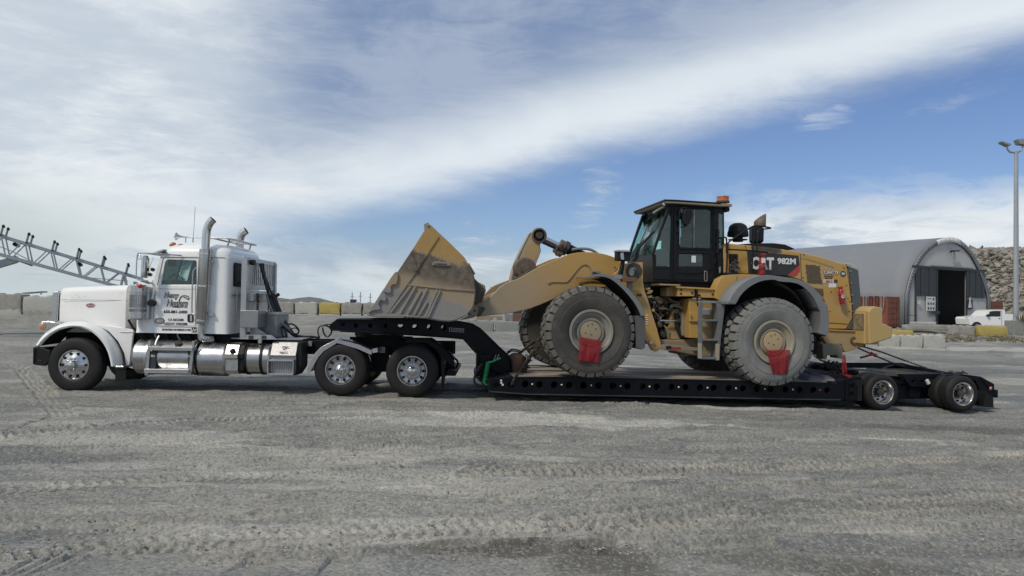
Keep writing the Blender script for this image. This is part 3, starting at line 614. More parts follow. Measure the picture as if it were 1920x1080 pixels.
# distant masts and a dark box on the skyline
def at_px(px, py, d):
    r = ray(px, py); k = d / r.y; return Vector((r.x * k, d, CAMZ + r.z * k))
for i, (px, py, lb) in enumerate([(660, 552, 'thin far mast left of the two others on the skyline'), (675.5, 551, 'thin far mast between the two others on the skyline'), (694, 553, 'thin far mast nearest the bucket on the skyline')]):
    b = at_px(px, 568, 400); tp = at_px(px, py, 400)
    m = MB(); m.tube([(0, 0, -1), (0, 0, tp.z - b.z + 1)], .28, M['galv'], 6); m.box((-1.1, -.1, tp.z - b.z - 1.4), (1.1, .1, tp.z - b.z - 1.1), M['galv'])
    o = m.build('far_mast'); o.location = b; tag(o, lb, 'mast', 'far masts on the skyline')
fbw = thing('far_building', 'tiny pale building with rooftop stacks seen between the bucket and the lift arm', 'building', at_px(925, 556, 420))
MB().box((-2.2, 0, -3), (2.4, 6, 4.2), M['endwall']).build('wall', fbw); MB().box((-3.4, 1, -3), (5, 7, 1.2), M['concretel']).build('wall', fbw)
for x in (-1.8, -.6, .7, 1.9): MB().box((x, .5, 4.2), (x + .5, 1.2, 5.6 + .3 * (x > 0)), M['greymetal']).build('roof_stack', fbw)
for x in (-1.4, .2): MB().box((x, -.05, 1), (x + .8, 0, 2.2), M['darkpanel']).build('window', fbw)
b = at_px(662.5, 570, 260); m = MB(); m.box((-1.0, -.8, 0), (1.0, .8, 1.5), M['darkpanel']); m.box((-.1, -.1, -6), (.1, .1, 0), M['greymetal']); m.box((-1.1, -.9, 1.5), (1.1, .9, 1.62), M['greymetal'])
o = m.build('dark_cabin'); o.location = b; tag(o, 'small dark cabin showing just above the concrete blocks', 'cabin')

# ================================================================ concrete blocks
def block(cx, cy, zb, w, h, d, mat, label, group, rz=0.0, knobs=2, seed=0, rough=.03, name='concrete_block'):
    rr = random.Random(seed); nx, ny, nzz = 9, 4, 5
    m = MB(); V = {}
    def vid(i, j, k):
        if (i, j, k) not in V:
            x, y, z_ = -w / 2 + w * i / nx, -d / 2 + d * j / ny, h * k / nzz
            ed = (i in (0, nx)) + (j in (0, ny)) + (k in (0, nzz))
            jt = rough * (.35 if ed < 2 else 1.0)
            if ed >= 2: x *= 1 - .035 * (i in (0, nx)); y *= 1 - .06 * (j in (0, ny)); z_ -= .035 * h * (k == nzz)
            V[i, j, k] = len(m.v); m.v.append((x + rr.uniform(-jt, jt), y + rr.uniform(-jt, jt), z_ + rr.uniform(-jt, jt)))
        return V[i, j, k]
    mi = m.mi(mat)
    def face(a): m.f.append(a); m.m.append(mi)
    for i in range(nx):
        for j in range(ny):
            for k in (0, nzz): face((vid(i, j, k), vid(i + 1, j, k), vid(i + 1, j + 1, k), vid(i, j + 1, k)))
        for k in range(nzz):
            for j in (0, ny): face((vid(i, j, k), vid(i + 1, j, k), vid(i + 1, j, k + 1), vid(i, j, k + 1)))
    for j in range(ny):
        for k in range(nzz):
            for i in (0, nx): face((vid(i, j, k), vid(i, j + 1, k), vid(i, j + 1, k + 1), vid(i, j, k + 1)))
    for n in range(knobs):
        kx = (n - (knobs - 1) / 2) * w / knobs * .98
        m.lathe([(-.03, .23 * h), (.05 * h + rr.uniform(0, .02), .22 * h), (.10 * h, .15 * h), (.115 * h, 0)], (kx + rr.uniform(-.03, .03), rr.uniform(-.05, .05), h * .97), (0, 0, 1), M['concrete'] if mat is M['yblock'] else mat, 10)
    o = m.build(name, ang=40); o.location = (cx, cy, zb); o.rotation_euler = (rr.uniform(-.01, .01), rr.uniform(-.012, .012), rz)
    return tag(o, label, 'concrete block', group)
def blockpx(x0, x1, ytop, d, mat, label, group, h=.91, **kw):
    a = at_px(x0, ytop, d); b = at_px(x1, ytop, d); c = (a + b) / 2
    return block(c.x, d + .45, c.z - h, (b.x - a.x) - .03, h, kw.pop('dep', .9), mat, label, group, **kw)
GL, GM, GC, GR = 'stacked concrete blocks left of the truck', 'stacked concrete blocks behind the truck', 'concrete blocks behind the gooseneck', 'half buried concrete blocks behind the counterweight'
sd = 0
for row, yt in ((0, 549), (1, 575)):
    for i, (x0, x1) in enumerate([(-84, -24), (-23, 40.2), (41.6, 104), (106, 166), (168, 228), (230, 290)]):
        sd += 1
        if i == 0: continue
        yy = yt + i * 1.4 + (3 if i == 2 else 0)
        nm = ['', 'at the left edge of the photo', 'next to the truck bonnet', 'behind the truck radiator', 'behind the truck bonnet', 'behind the truck air cleaner'][i]
        blockpx(x0, x1, yy + 1, 41 + i * .05, M['concrete'] if (i + row) % 2 else M['concretel'], ('brown grey upper concrete block ' if row == 0 else 'pale lower concrete block half buried ') + nm, GL, seed=sd, rz=0, rough=.022)
names = ['behind the headache rack', 'second from the headache rack', 'behind the truck air hoses', 'left of the yellow block', 'painted yellow', 'right of the yellow block', 'second right of the yellow block by the bucket edge', 'behind the bucket floor', 'behind the bucket side']
for row in (0, 1):
    for i, (x0, x1) in enumerate([(425, 466), (467, 508), (509, 551), (552.5, 595), (597, 637.7), (639, 678), (680, 721), (722, 762), (763, 803)]):
        sd += 1; k = i - 4
        mt = [M['concrete'], M['concrete'], M['concrete'], M['concretel'], M['yblock'] if row == 0 else M['concretel'], M['concrete'], M['concrete'], M['concretel'], M['concrete']][i]
        lb = ('worn ' if row == 0 else 'lower half buried ') + ('concrete block with yellow painted face behind the truck' if (i == 4 and row == 0) else 'concrete block under the yellow one' if i == 4 else 'grey concrete block ' + names[i])
        blockpx(x0, x1, (567.5 if row == 0 else 588) + k * .35, 59.5 + .12 * i, mt if row == 0 else M['concretel'], lb, GM, seed=sd, rough=.03, h=.88)
for i, (x0, x1, yt, lb) in enumerate([(822, 870, 603, 'grey concrete block behind the gooseneck bend'), (873, 926, 602, 'rough grey concrete block in front of the scrap below the lift arm'), (928, 980, 603, 'smooth squared concrete block between gooseneck and loader tyre'), (982, 1034, 604, 'grey concrete block behind the loader front tyre'), (1036, 1088, 605, 'grey concrete block hidden behind the front wheel')]):
    sd += 1; blockpx(x0, x1, yt, 38.5, M['concreteg'], lb, GC, h=.95, seed=sd, knobs=0 if i == 2 else 2, rough=.02)
for i, (x0, x1, yt, d, h, mt, lb) in enumerate([(1560, 1606, 627, 38, .6, 'concretel', 'grey concrete block behind the loader rear frame'), (1608, 1650, 628, 38, .6, 'concretel', 'grey concrete block behind the counterweight'),
        (1651, 1691, 629, 38, .6, 'concretel', 'low concrete block under the counterweight nose'), (1692, 1734, 630, 38, .6, 'concretel', 'low concrete block in the middle of the row right of the counterweight'), (1735, 1777, 629, 38, .7, 'concretel', 'end concrete block of the row right of the counterweight')]):
    sd += 1; blockpx(x0, x1, yt, d, M[mt], lb, GR, h=h, seed=sd, dep=.6, knobs=3, rough=.02)
o = blockpx(1672, 1714, 619, 42, M['yblock'], 'flat yellow painted block right behind the counterweight nose', 'yellow painted blocks', h=.45, seed=80, knobs=0, rough=.02)
o = blockpx(1839, 1891, 611.5, 55, M['yblock'], 'bright yellow painted concrete block beside the lamp post base', 'yellow painted blocks', h=.75, seed=81, knobs=5, rough=.03)
o = blockpx(1788, 1829, 611, 55.5, M['concrete'], 'grey rubble topped concrete block in front of the white pickup', GR, h=.7, seed=82, knobs=3, rough=.04)
o = blockpx(1700, 1788, 609, 57, M['concrete'], 'long low concrete barrier lying before the shelter door', GR, h=.45, seed=83, knobs=0, rough=.03)
o = blockpx(1716, 1757, 604, 58, M['concretel'], 'pale broken slab lying on the low barrier by the shelter', GR, h=.22, seed=84, knobs=2, rough=.04)

# pallet or crate frame lying on the left blocks
b = at_px(42, 549.5, 41.4); e = at_px(76, 547, 41.4); m = MB()
m.tube([b, e], .035, M['greymetal'], 4); m.tube([e, e + Vector((.05, 0, -.16))], .035, M['greymetal'], 4); m.tube([b + Vector((0, .6, 0)), e + Vector((0, .6, 0))], .035, M['greymetal'], 4); m.tube([e, e + Vector((0, .6, 0))], .035, M['greymetal'], 4); m.tube([b, b + Vector((0, .6, 0))], .035, M['greymetal'], 4)
tag(m.build('steel_frame'), 'bent steel frame lying on the block next to the bonnet', 'frame')

# scrap and posts behind the gooseneck
sc_ = thing('scrap_heap', 'tan and rusty scrap heap behind the blocks under the lift arm', 'scrap')
def bx(name, x0, x1, y0, y1, d, dd, mt, par, rot=0):
    a = at_px(x0, y0, d); c = at_px(x1, y1, d)
    return MB().box((a.x, d, c.z), (c.x, d + dd, a.z), M[mt], rot).build(name, par, bevel=.02)
bx('timber_baulk', 893, 942, 592, 600, 42, .8, 'tan', sc_); bx('rusty_plate', 960, 1000, 588, 604, 43, .6, 'rust', sc_); bx('dark_skip', 962, 1030, 578, 603, 45, 2, 'darkpanel', sc_); bx('timber_baulk', 1000, 1026, 595, 606, 42, .5, 'rust', sc_)
for x in (945, 951, 957): bx('post', x, x + 4.5, 587 + (x - 945) * .2, 602, 41.5, .3, 'greymetal', sc_)
bx('plaster_lump', 926, 932, 596, 604, 41, .3, 'concretel', sc_, .6); bx('plaster_lump', 942, 947, 588, 603, 41, .3, 'concretel', sc_, .12)

# ================================================================ conveyor
FC = Frame(at_px(0, 600, 33), R(27)); FC.o.z = 0
cv = thing('conveyor_boom', 'long grey lattice conveyor boom sloping down behind the truck bonnet', 'conveyor', FC.o, FC.phi)
def cline(name, pts, r, v, par=cv, n=6, m='galv'): return MB().tube([(*FC.q('P', x, y, v)[:1], v, FC.q('P', x, y, v)[1]) for x, y in pts], r, M[m], n).build(name, par)
top = lambda x: 441.5 + (x - 0) * (518 - 441.5) / 250; bot = lambda x: 477 + (x - 0) * (534 - 477) / 210
for v in (0, 1.3):
    for a, bb, w in (((-80, top(-80)), (268, top(268)), .065), ((-80, bot(-80)), (232, bot(232)), .075)):
        p = [FC.q('P', *a, 0), FC.q('P', *bb, 0)]
        MB().prism([(p[0][0], p[0][1] + w), (p[1][0], p[1][1] + w), (p[1][0], p[1][1] - w), (p[0][0], p[0][1] - w)], v, v + .09, M['galv']).build('chord', cv)
    for k, tx in enumerate([-46, 2, 47, 95, 142, 188, 230]):
        A, B = FC.q('P', tx, top(tx), 0), FC.q('P', tx + 8, bot(tx + 8), 0)
        MB().tube([(A[0], v + .045, A[1]), (B[0], v + .045, B[1])], .035, M['galv'], 5).build('brace', cv)
        A, B = FC.q('P', tx - 6, top(tx - 6), 0), FC.q('P', tx - 33, bot(tx - 33), 0)
        MB().tube([(A[0], v + .045, A[1]), (B[0], v + .045, B[1])], .03, M['galv'], 5).build('brace', cv)
for k, tx in enumerate([2, 50, 98, 144, 191, 236, -46]):
    A = FC.q('P', tx, top(tx) - 2, 0); B = FC.q('P', tx + 4, top(tx) - 17, 0)
    for v in (-.05, 1.35):
        m = MB(); m.tube([(A[0], v, A[1]), (B[0], v, B[1])], .05, M['greymetal'], 5); m.lathe([(0, 0), (0, .075), (.1, .075), (.1, 0)], (B[0] - .03, v, B[1]), (1, 0, .3), M['plastic'], 8); m.build('idler_bracket', cv)
    MB().tube([(A[0], 0, A[1]), (A[0], 1.35, A[1])], .06, M['plastic'], 6).build('idler_roller', cv)
for tx in (28, 149):
    A = FC.q('P', tx, top(tx) + 8, .2); MB().tube([(A[0], .1, A[1]), (A[0], 1.2, A[1])], .09, M['plastic'], 8).build('return_roller', cv)
cline('catwalk_cable', [(-20, 455), (20, 470), (60, 490), (95, 505)], .02, .05); cline('catwalk_cable', [(160, 520), (240, 527)], .02, .05)
for a, b_, v in (((232, 513), (216, 560), -.1), ((234, 514), (246, 560), -.1), ((232, 513), (216, 560), 1.4), ((234, 514), (246, 560), 1.4)):
    A = FC.q('P', *a, 0); B = FC.q('P', *b_, 0); MB().tube([(A[0], v, A[1]), (B[0] + (B[0] - A[0]) * .7, v, .1)], .05, M['galv'], 5).build('leg', cv)
A, B = FC.q('P', -60, 512, .3), FC.q('P', 29, 486, .3)
MB().prism([(A[0], A[1] + .16), (B[0], B[1] + .16), (B[0] + .12, B[1]), (B[0], B[1] - .14), (A[0], A[1] - .14)], .25, 1.1, M['galv']).build('support_arm', cv)
C_p = FC.q('P', 60, 497, .3); MB().tube([(B[0], .6, B[1]), (C_p[0], .6, C_p[1])], .06, M['tan'], 6).build('hydraulic_ram', cv)
MB().prism([(A[0], A[1] + .1), (A[0] + .4, A[1] + .1), (A[0] + .2, .1), (A[0] - .4, .1)], .3, 1.1, M['galv']).build('support_leg', cv)

# ================================================================ arched shelter
BA = at_px(1697, 600, 63.0); BB = at_px(1856, 600, 69.0)
vec = Vector((BB.x - BA.x, BB.y - BA.y)); BW = vec.length
FB = Frame((BA.x, BA.y, 0), math.atan2(vec.y, vec.x)); zb = .45
sh = thing('arched_shelter', 'large grey membrane shelter with arched front and open dark doorway', 'building', FB.o, FB.phi)
arch = FB.P('O', 0, (884, 590), (905, 500), (940, 380), (985, 290), (1045, 210), (1120, 150), (1190, 122), (1260, 114), (1330, 132), (1400, 185), (1455, 255), (1505, 350), (1545, 450), (1575, 540), (1594, 640))
arch = smoothpts(arch, 1)
arch = [(arch[0][0] - .05, zb)] + arch + [(arch[-1][0] + .05, zb)]
LEN = 27
rows = []
for j in range(19):
    v = LEN * j / 18; rows.append([(u, v, w - (.012 if j % 2 else 0) * (w > 3)) for u, w in arch])
MB().sheet(rows, M['membrane']).build('membrane_roof', sh, ang=60, solid=.08)
# trim band round the arch, end wall, lacing
def offs(pts, d):
    o = []
    for i, p in enumerate(pts):
        a, b = pts[max(i - 1, 0)], pts[min(i + 1, len(pts) - 1)]; t = Vector((b[0] - a[0], b[1] - a[1])).normalized()
        o.append((p[0] + t.y * d, p[1] - t.x * d))
    return o
inner = offs(arch, .42); outer = offs(arch, -.05); mid = offs(arch, .30)
n = len(arch); k0 = [i for i in range(n) if arch[i][1] > 8.15]
MB().sheet([[(u, -.10, w) for u, w in outer], [(u, -.14, w) for u, w in inner]], M['greymetal']).build('arch_trim', sh, solid=.04)
if len(k0) > 1: MB().sheet([[(outer[i][0], -.17, outer[i][1]) for i in k0], [(inner[i][0], -.2, inner[i][1]) for i in k0]], M['inkw']).build('white_cap_strip', sh, solid=.02)
for i in range(3, n - 3, 1):
    for f in (0, .5):
        if i in k0 and f: continue
        p = [a * (1 - f) + b * f for a, b in zip(mid[i], mid[i + 1])]; q_ = [a * (1 - f) + b * f for a, b in zip(outer[i], outer[i + 1])]
        MB().tube([(p[0], -.18, p[1]), ((p[0] + q_[0] * 3) / 4, -.18, (p[1] + q_[1] * 3) / 4)], .022, M['darkpanel'], 4).build('lacing_tie', sh)
dl, dr = FB.q('O', 1148, 640, 0)[0], FB.q('O', 1397, 640, 0)[0]; lz = FB.q('O', 1270, 388, 0)[1]; pzb = FB.q('O', 1050, 608, 0)[1]
pl0, pr1 = FB.q('O', 972, 400, 0)[0], FB.q('O', 1548, 500, 0)[0]
wallp = [p for p in inner]
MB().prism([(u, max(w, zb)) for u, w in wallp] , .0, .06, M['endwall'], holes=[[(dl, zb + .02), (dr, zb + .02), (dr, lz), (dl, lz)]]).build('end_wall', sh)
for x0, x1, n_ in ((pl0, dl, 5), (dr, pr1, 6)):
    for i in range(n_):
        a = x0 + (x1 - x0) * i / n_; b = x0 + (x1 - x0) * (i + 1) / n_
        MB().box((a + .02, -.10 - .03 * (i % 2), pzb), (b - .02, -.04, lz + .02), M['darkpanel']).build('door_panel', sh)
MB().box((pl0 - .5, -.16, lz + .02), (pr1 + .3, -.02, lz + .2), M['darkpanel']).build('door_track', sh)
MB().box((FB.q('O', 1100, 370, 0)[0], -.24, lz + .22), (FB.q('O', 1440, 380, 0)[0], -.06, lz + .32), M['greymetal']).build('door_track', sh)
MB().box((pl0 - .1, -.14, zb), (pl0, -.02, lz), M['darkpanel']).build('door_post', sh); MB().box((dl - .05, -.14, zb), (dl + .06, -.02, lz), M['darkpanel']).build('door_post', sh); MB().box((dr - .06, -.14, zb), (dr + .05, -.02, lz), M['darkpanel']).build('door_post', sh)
for v in (6, 12, 18):
    pts = [(u * .96 + .25, v, w * .97) for u, w in arch]; MB().tube(pts, .10, M['greymetal'], 6).build('roof_truss', sh)
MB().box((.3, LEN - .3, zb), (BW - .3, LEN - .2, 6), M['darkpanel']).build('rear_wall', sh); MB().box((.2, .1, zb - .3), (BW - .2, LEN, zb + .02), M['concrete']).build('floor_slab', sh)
m = MB(); a = FB.q('O', 1240, 226, 0); b = FB.q('O', 1303, 224, 0); m.box((a[0], -.5, a[1] - .05), (b[0], -.3, a[1] + .05), M['hole'], .04); m.tube([((a[0] + b[0]) / 2 - .1, 0, a[1] - .1), ((a[0] + b[0]) / 2 - .1, -.4, a[1])], .05, M['hole']); m.box(((a[0] + b[0]) / 2 - .22, -.5, a[1] - .75), ((a[0] + b[0]) / 2 - .1, -.38, a[1]), M['greymetal'], .1); m.build('gable_lamp', sh)
# signs on the front wall
def sign(name, x0, y0, x1, y1, mt, v=-.18):
    a = FB.q('O', x0, y0, v); b = FB.q('O', x1, y1, v); o = MB().box((a[0], v, b[1]), (b[0], v + .04, a[1]), M[mt]).build(name, sh); return o, a, b
s1, a, b = sign('safety_sign', 1069, 612, 1142, 733, 'inkw')
m = MB(); w_, h_ = b[0] - a[0], a[1] - b[1]
for i in range(3):
    for j in range(3):
        if j == 0 and i < 2: m.box((a[0] + w_ * (.1 + i * .27), -.186, a[1] - h_ * .17), (a[0] + w_ * (.3 + i * .27), -.18, a[1] - h_ * .12), M['inkb']); continue
        c = (a[0] + w_ * (.2 + .3 * i), a[1] - h_ * (.16 + .33 * j)); m.cyl((c[0], -.186, c[1]), (c[0], -.18, c[1]), w_ * .115, M['greymetal'], 12); m.box((c[0] - .05, -.19, c[1] - .09), (c[0] + .05, -.186, c[1] + .08), M['inkb'])
m.build('safety_symbol', s1.parent)
s2, a, b = sign('notice_board', 1412, 640, 1457, 720, 'inkb'); m = MB(); c = (a[0] + b[0]) / 2; m.prism([(c - .28, b[1] + .15), (c + .28, b[1] + .15), (c + .1, b[1] + .75), (c + .08, b[1] + 1.1), (c - .08, b[1] + 1.1), (c - .1, b[1] + .75)], -.19, -.18, M['inkw']); m.build('notice_symbol', sh)
sign('white_notice', 993, 650, 1018, 661, 'inkw'); sign('white_notice', 993, 665, 1018, 676, 'inkw'); sign('mail_shelf', 1118, 733, 1180, 760, 'darkpanel', -.3); sign('wall_bracket', 915, 766, 965, 772, 'darkpanel', -.2)
# things standing in the dark doorway
rr = random.Random(9)
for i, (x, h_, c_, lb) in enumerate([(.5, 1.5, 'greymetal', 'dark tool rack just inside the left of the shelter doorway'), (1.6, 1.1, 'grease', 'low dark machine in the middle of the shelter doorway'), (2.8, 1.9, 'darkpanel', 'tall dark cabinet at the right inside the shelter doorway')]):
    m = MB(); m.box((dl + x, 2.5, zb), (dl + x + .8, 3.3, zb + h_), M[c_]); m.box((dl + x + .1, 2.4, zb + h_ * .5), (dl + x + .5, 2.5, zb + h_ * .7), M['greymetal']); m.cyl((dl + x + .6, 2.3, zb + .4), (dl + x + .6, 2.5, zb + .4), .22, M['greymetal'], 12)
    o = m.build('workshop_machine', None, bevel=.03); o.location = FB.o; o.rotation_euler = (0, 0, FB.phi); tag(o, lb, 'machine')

# ================================================================ containers beside the shelter
def container(px0, px1, ytop, d, phi, label, L=6.06, side_first=False, w=2.44, h=2.59, zg=None):
    a = at_px(px0, ytop, d); zt = a.z; zg = zt - h
    t = thing('shipping_container', label, 'container', (a.x, a.y, zg), phi, 'rust red shipping containers')
    m = MB(); m.box((.05, .05, .12), (w - .05, L - .05, h - .05), M['container']); m.build('body', t)
    for sx in (0, w):
        mm = MB(); n_ = 22
        rows = [[(sx + (-.03 if sx else .03) * ((i // 2) % 2) * (1), .15 + (L - .3) * i / (n_ * 2), zz) for i in range(n_ * 2 + 1)] for zz in (.15, h - .12)]
        mm.sheet(rows, M['container']).build('side_wall', t)
    for x in (0, w - .12):
        for y in (0, L - .12): MB().box((x, y, 0), (x + .12, y + .12, h), M['container']).build('corner_post', t)
    for z_ in (0, h - .12):
        MB().box((0, 0, z_), (w, .1, z_ + .12), M['container']).build('end_rail', t); MB().box((0, .1, z_), (.08, L - .1, z_ + .12), M['container']).build('side_rail', t); MB().box((w - .08, .1, z_), (w, L - .1, z_ + .12), M['container']).build('side_rail', t)
    for k in range(2):
        x0 = .13 + k * (w / 2 - .12)
        dr_ = MB().box((x0, -.02, .13), (x0 + w / 2 - .14, .04, h - .13), M['container']).build('door', t)
        for j in range(5): MB().box((x0 + .06, -.045, .25 + j * .46), (x0 + w / 2 - .2, -.02, .58 + j * .46), M['container']).build('door_pressing', dr_, bevel=.015)
        for x in (x0 + .25, x0 + w / 2 - .35): MB().tube([(x, -.06, .1), (x, -.06, h - .1)], .025, M['rust'], 6).build('lock_rod', dr_)
    return t
ct = container(1664, 1697, 556, 62.6, FB.phi, 'rust red container with closed doors under the left edge of the shelter')
for i in range(7):
    y = .25 + i * .55; mt = 'greymetal' if i % 2 else 'darkpanel'
    m = MB(); m.tube([(-.1, y, 2.62), (-.14, y, 1.8), (-.15, y + .1, 1.3 - .1 * (i % 3)), (-.14, y + .24, 1.7), (-.1, y + .26, 2.62), (.1, y + .2, 2.62)], .045, M['chain' if i % 3 else 'greymetal'], 6)
    o = m.build('hanging_strap'); o.location = ct.location; o.rotation_euler = (0, 0, FB.phi)
    tag(o, ('grey' if i % 2 else 'dark') + ' lifting strap looped over the container side, ' + ['nearest the closed doors', 'second from the closed doors', 'third from the closed doors', 'in the middle of the row', 'third from the counterweight', 'second from the counterweight', 'nearest the counterweight'][i], 'strap', 'straps hanging on the container side')
container(1855, 1881, 564.5, 75, FB.phi, 'rust red container standing at the foot of the rubble right of the shelter', L=5)

# ================================================================ lamp post
bp_ = at_px(1905, 601, 57); zg = g1(bp_.x, 57)
lp = thing('lamp_post', 'tall grey twin head floodlight post on a concrete base', 'lamp post', (bp_.x, 57, zg))
topz = at_px(1903, 286, 57).z - zg; bz = at_px(1905, 601, 57).z - zg
MB().box((-.55, -.55, -.3), (.55, .55, bz), M['concreteg']).build('concrete_base', lp, bevel=.04)
MB().tube([(0, 0, bz), (0, 0, topz)], .20, M['galv'], 12, r2=.14).build('pole', lp); MB().cyl((0, 0, bz), (0, 0, bz + .05), .3, M['galv'], 8).build('base_plate', lp)
def P57(x, y, v=0): p = at_px(x, y, 57); return (p.x - bp_.x, v, p.z - zg)
for nm, arm_, hd in (('lamp_head', [(1903, 286), (1894, 286), (1889, 280), (1888, 276)], [(1875, 265.5), (1877, 269), (1890, 275), (1894, 271)]), ('lamp_head', [(1903, 286), (1911, 285), (1917, 279), (1918, 273)], [(1904, 262), (1908, 271), (1923, 273), (1920, 261)])):
    a = part('lamp_arm', lp); MB().tube(smoothpts([P57(*p) for p in arm_], 2), .07, M['greymetal'], 8).build('bracket', a)
    ps = [(P57(*p)[0], P57(*p)[2]) for p in hd]
    MB().prism(ps, -.25, .3, M['greymetal']).build('lamp_head', a, bevel=.03)
m = MB(); 
for i in range(60):
    a = random.uniform(0, 6.28); r = random.uniform(.02, .35); h = random.uniform(.3, .8)
    m.add([(r * math.cos(a), -.55 + r * math.sin(a), 0), (r * math.cos(a) + .05, -.55 + r * math.sin(a), 0), (r * 1.8 * math.cos(a), -.55 + r * 1.8 * math.sin(a), h)], [(0, 1, 2)], M['weed'])
o = m.build('weed_tuft'); o.location = (bp_.x + .1, 57, zg + bz); tag(o, 'dry weed growing on the concrete base of the lamp post', 'weed')

# ================================================================ pickup truck
pk0 = at_px(1818, 600, 60.5); FK = Frame((pk0.x, 60.5, 0), R(2)); kz = g1(pk0.x + 2, 61)
pk = thing('pickup_truck', 'white single cab pickup parked in front of the shelter', 'pickup', FK.o, FK.phi)
o0, k0_ = 1500, 0
side = FK.P('O', 0, (1432, 855), (1424, 800), (1436, 785), (1560, 772), (1590, 740), (1612, 727), (1640, 722), (1728, 722), (1732, 760), (1890, 764), (1960, 766), (1960, 862), (1925, 864), (1540, 868), (1530, 845), (1515, 830), (1490, 824), (1465, 832), (1452, 850), (1447, 858))
MB().prism(side, 0, 1.75, M['white'], holes=[FK.P('O', 0, (1580, 782), (1612, 738), (1640, 734), (1696, 734), (1696, 782))]).build('body', pk, bevel=.05)
MB().prism(FK.P('O', 0, (1578, 783), (1611, 737), (1640, 733), (1697, 733), (1697, 783)), .05, .08, M['glassd']).build('side_window', pk)
MB().prism(FK.P('O', 0, (1738, 766), (1890, 767), (1890, 764), (1960, 764), (1960, 772), (1738, 772)), .08, 1.6, M['hole']).build('load_bed', pk)
for x, y in ((1498, 860), (1850, 862)):
    c = FK.q('O', x, y, 0); w_ = part('wheel', pk); m = MB(); m.lathe([(0, .2), (0, .30), (.04, .35), (.2, .35), (.24, .3), (.24, .1)], (c[0], .02, c[1]), (0, 1, 0), M['rubber'], 24); m.build('tyre', w_)
    MB().lathe([(.03, 0), (.03, .08), (.05, .19), (0, .21)], (c[0], .01, c[1]), (0, 1, 0), M['greymetal'], 20).build('rim', w_)
    MB().cyl((c[0], 1.5, c[1]), (c[0], 1.75, c[1]), .35, M['rubber'], 20).build('far_tyre', w_)
p = FK.P('O', 0, (1700, 728), (1703, 860)); MB().box((p[0][0], -.012, p[1][1]), (p[0][0] + .03, .01, p[0][1]), M['greymetal']).build('door_seam', pk)
p = FK.q('O', 1430, 800, 0); MB().box((p[0] - .03, .1, p[1] - .12), (p[0] + .12, .5, p[1] + .1), M['alu']).build('headlight', pk); MB().box((p[0] - .06, 0, p[1] - .62), (p[0] + .2, 1.75, p[1] - .46), M['darkpanel']).build('bumper', pk, bevel=.03)
p = FK.q('O', 1690, 800, 0); MB().box((p[0] - .14, -.03, p[1]), (p[0], 0, p[1] + .05), M['plastic']).build('door_handle', pk); p = FK.q('O', 1580, 775, 0); MB().box((p[0] - .08, -.2, p[1] - .05), (p[0] + .1, 0, p[1] + .12), M['plastic']).build('door_mirror', pk)

# ================================================================ rubble heap
def rockmesh(seed, mt, flat=.5):
    rr = random.Random(seed); bm = bmesh.new(); bmesh.ops.create_icosphere(bm, subdivisions=1, radius=1)
    for v in bm.verts: v.co = Vector((v.co.x * rr.uniform(.65, 1.25), v.co.y * rr.uniform(.6, 1.1) * .7, v.co.z * rr.uniform(.6, 1.1) * flat))
    me = bpy.data.meshes.new('rock'); bm.to_mesh(me); bm.free(); me.materials.append(mt); return me
rmesh = [rockmesh(i, [M['rock2'], M['rock'], M['rock3'], M['rock']][i % 4], (.35, .5, .7, .25)[i % 4]) for i in range(14)]
rh = thing('rubble_heap', 'tall heap of broken concrete and rock behind the shelter', 'rubble heap', (54, 84, .3))
def heap_h(x, y):   # x, y relative to the heap
    r = max(abs(x + 4) / 19 if x < -4 else abs(x + 4) / 44, abs(y - 9) / 17)
    return 9.6 * (1 - smooth01((r - .28) / .72)) + .5 * mnoise.noise(Vector((x * .2, y * .2, 1)))
rows = [[(x, y, heap_h(x, y) - .4) for x in np.linspace(-24, 44, 60)] for y in np.linspace(-9, 28, 34)]
mm = MB().sheet(rows, M['rock2']); mm.build('rubble_core', rh, ang=20)
rr = random.Random(21); cand = []
for i in range(9000):
    px, py = rr.uniform(1800, 1925), rr.uniform(462, 616); d = ray(px, py)
    t = 70.0; hit = None
    while t < 112:
        y = t; x = d.x / d.y * t; z_ = CAMZ + d.z / d.y * t
        if z_ < heap_h(x - 54, y - 84) + .3 - .35: hit = (x - 54, y - 84, z_ - .3); break
        t += .25
    if hit: cand.append((px, py, hit))
rr.shuffle(cand); kept = []; small = MB()
for px, py, h in cand:
    s_ = rr.choice([.35, .45, .6, .8, 1.0])
    if len(kept) < 290 and all(abs(px - a) + abs(py - b) * 1.3 > 4.6 for a, b in kept):
        kept.append((px, py)); o = bpy.data.objects.new('stone', rr.choice(rmesh)); COL.objects.link(o); o.parent = rh; o.location = h
        o.rotation_euler = (rr.uniform(-.7, .7), rr.uniform(-.8, .8), rr.uniform(0, 6)); o.scale = (s_ * 1.1, s_ * .9, s_ * .8)
    elif len(small.v) < 60000:
        me_ = rmesh[rr.randrange(14)]; Q = Matrix.Rotation(rr.uniform(0, 6), 3, 'Z') @ Matrix.Rotation(rr.uniform(-.8, .8), 3, 'X'); s2_ = rr.uniform(.12, .38)
        small.add([tuple(Vector(h) + Q @ (v.co * s2_)) for v in me_.vertices], [tuple(p.vertices) for p in me_.polygons], rr.choice([M['rock'], M['rock'], M['rock2']]))
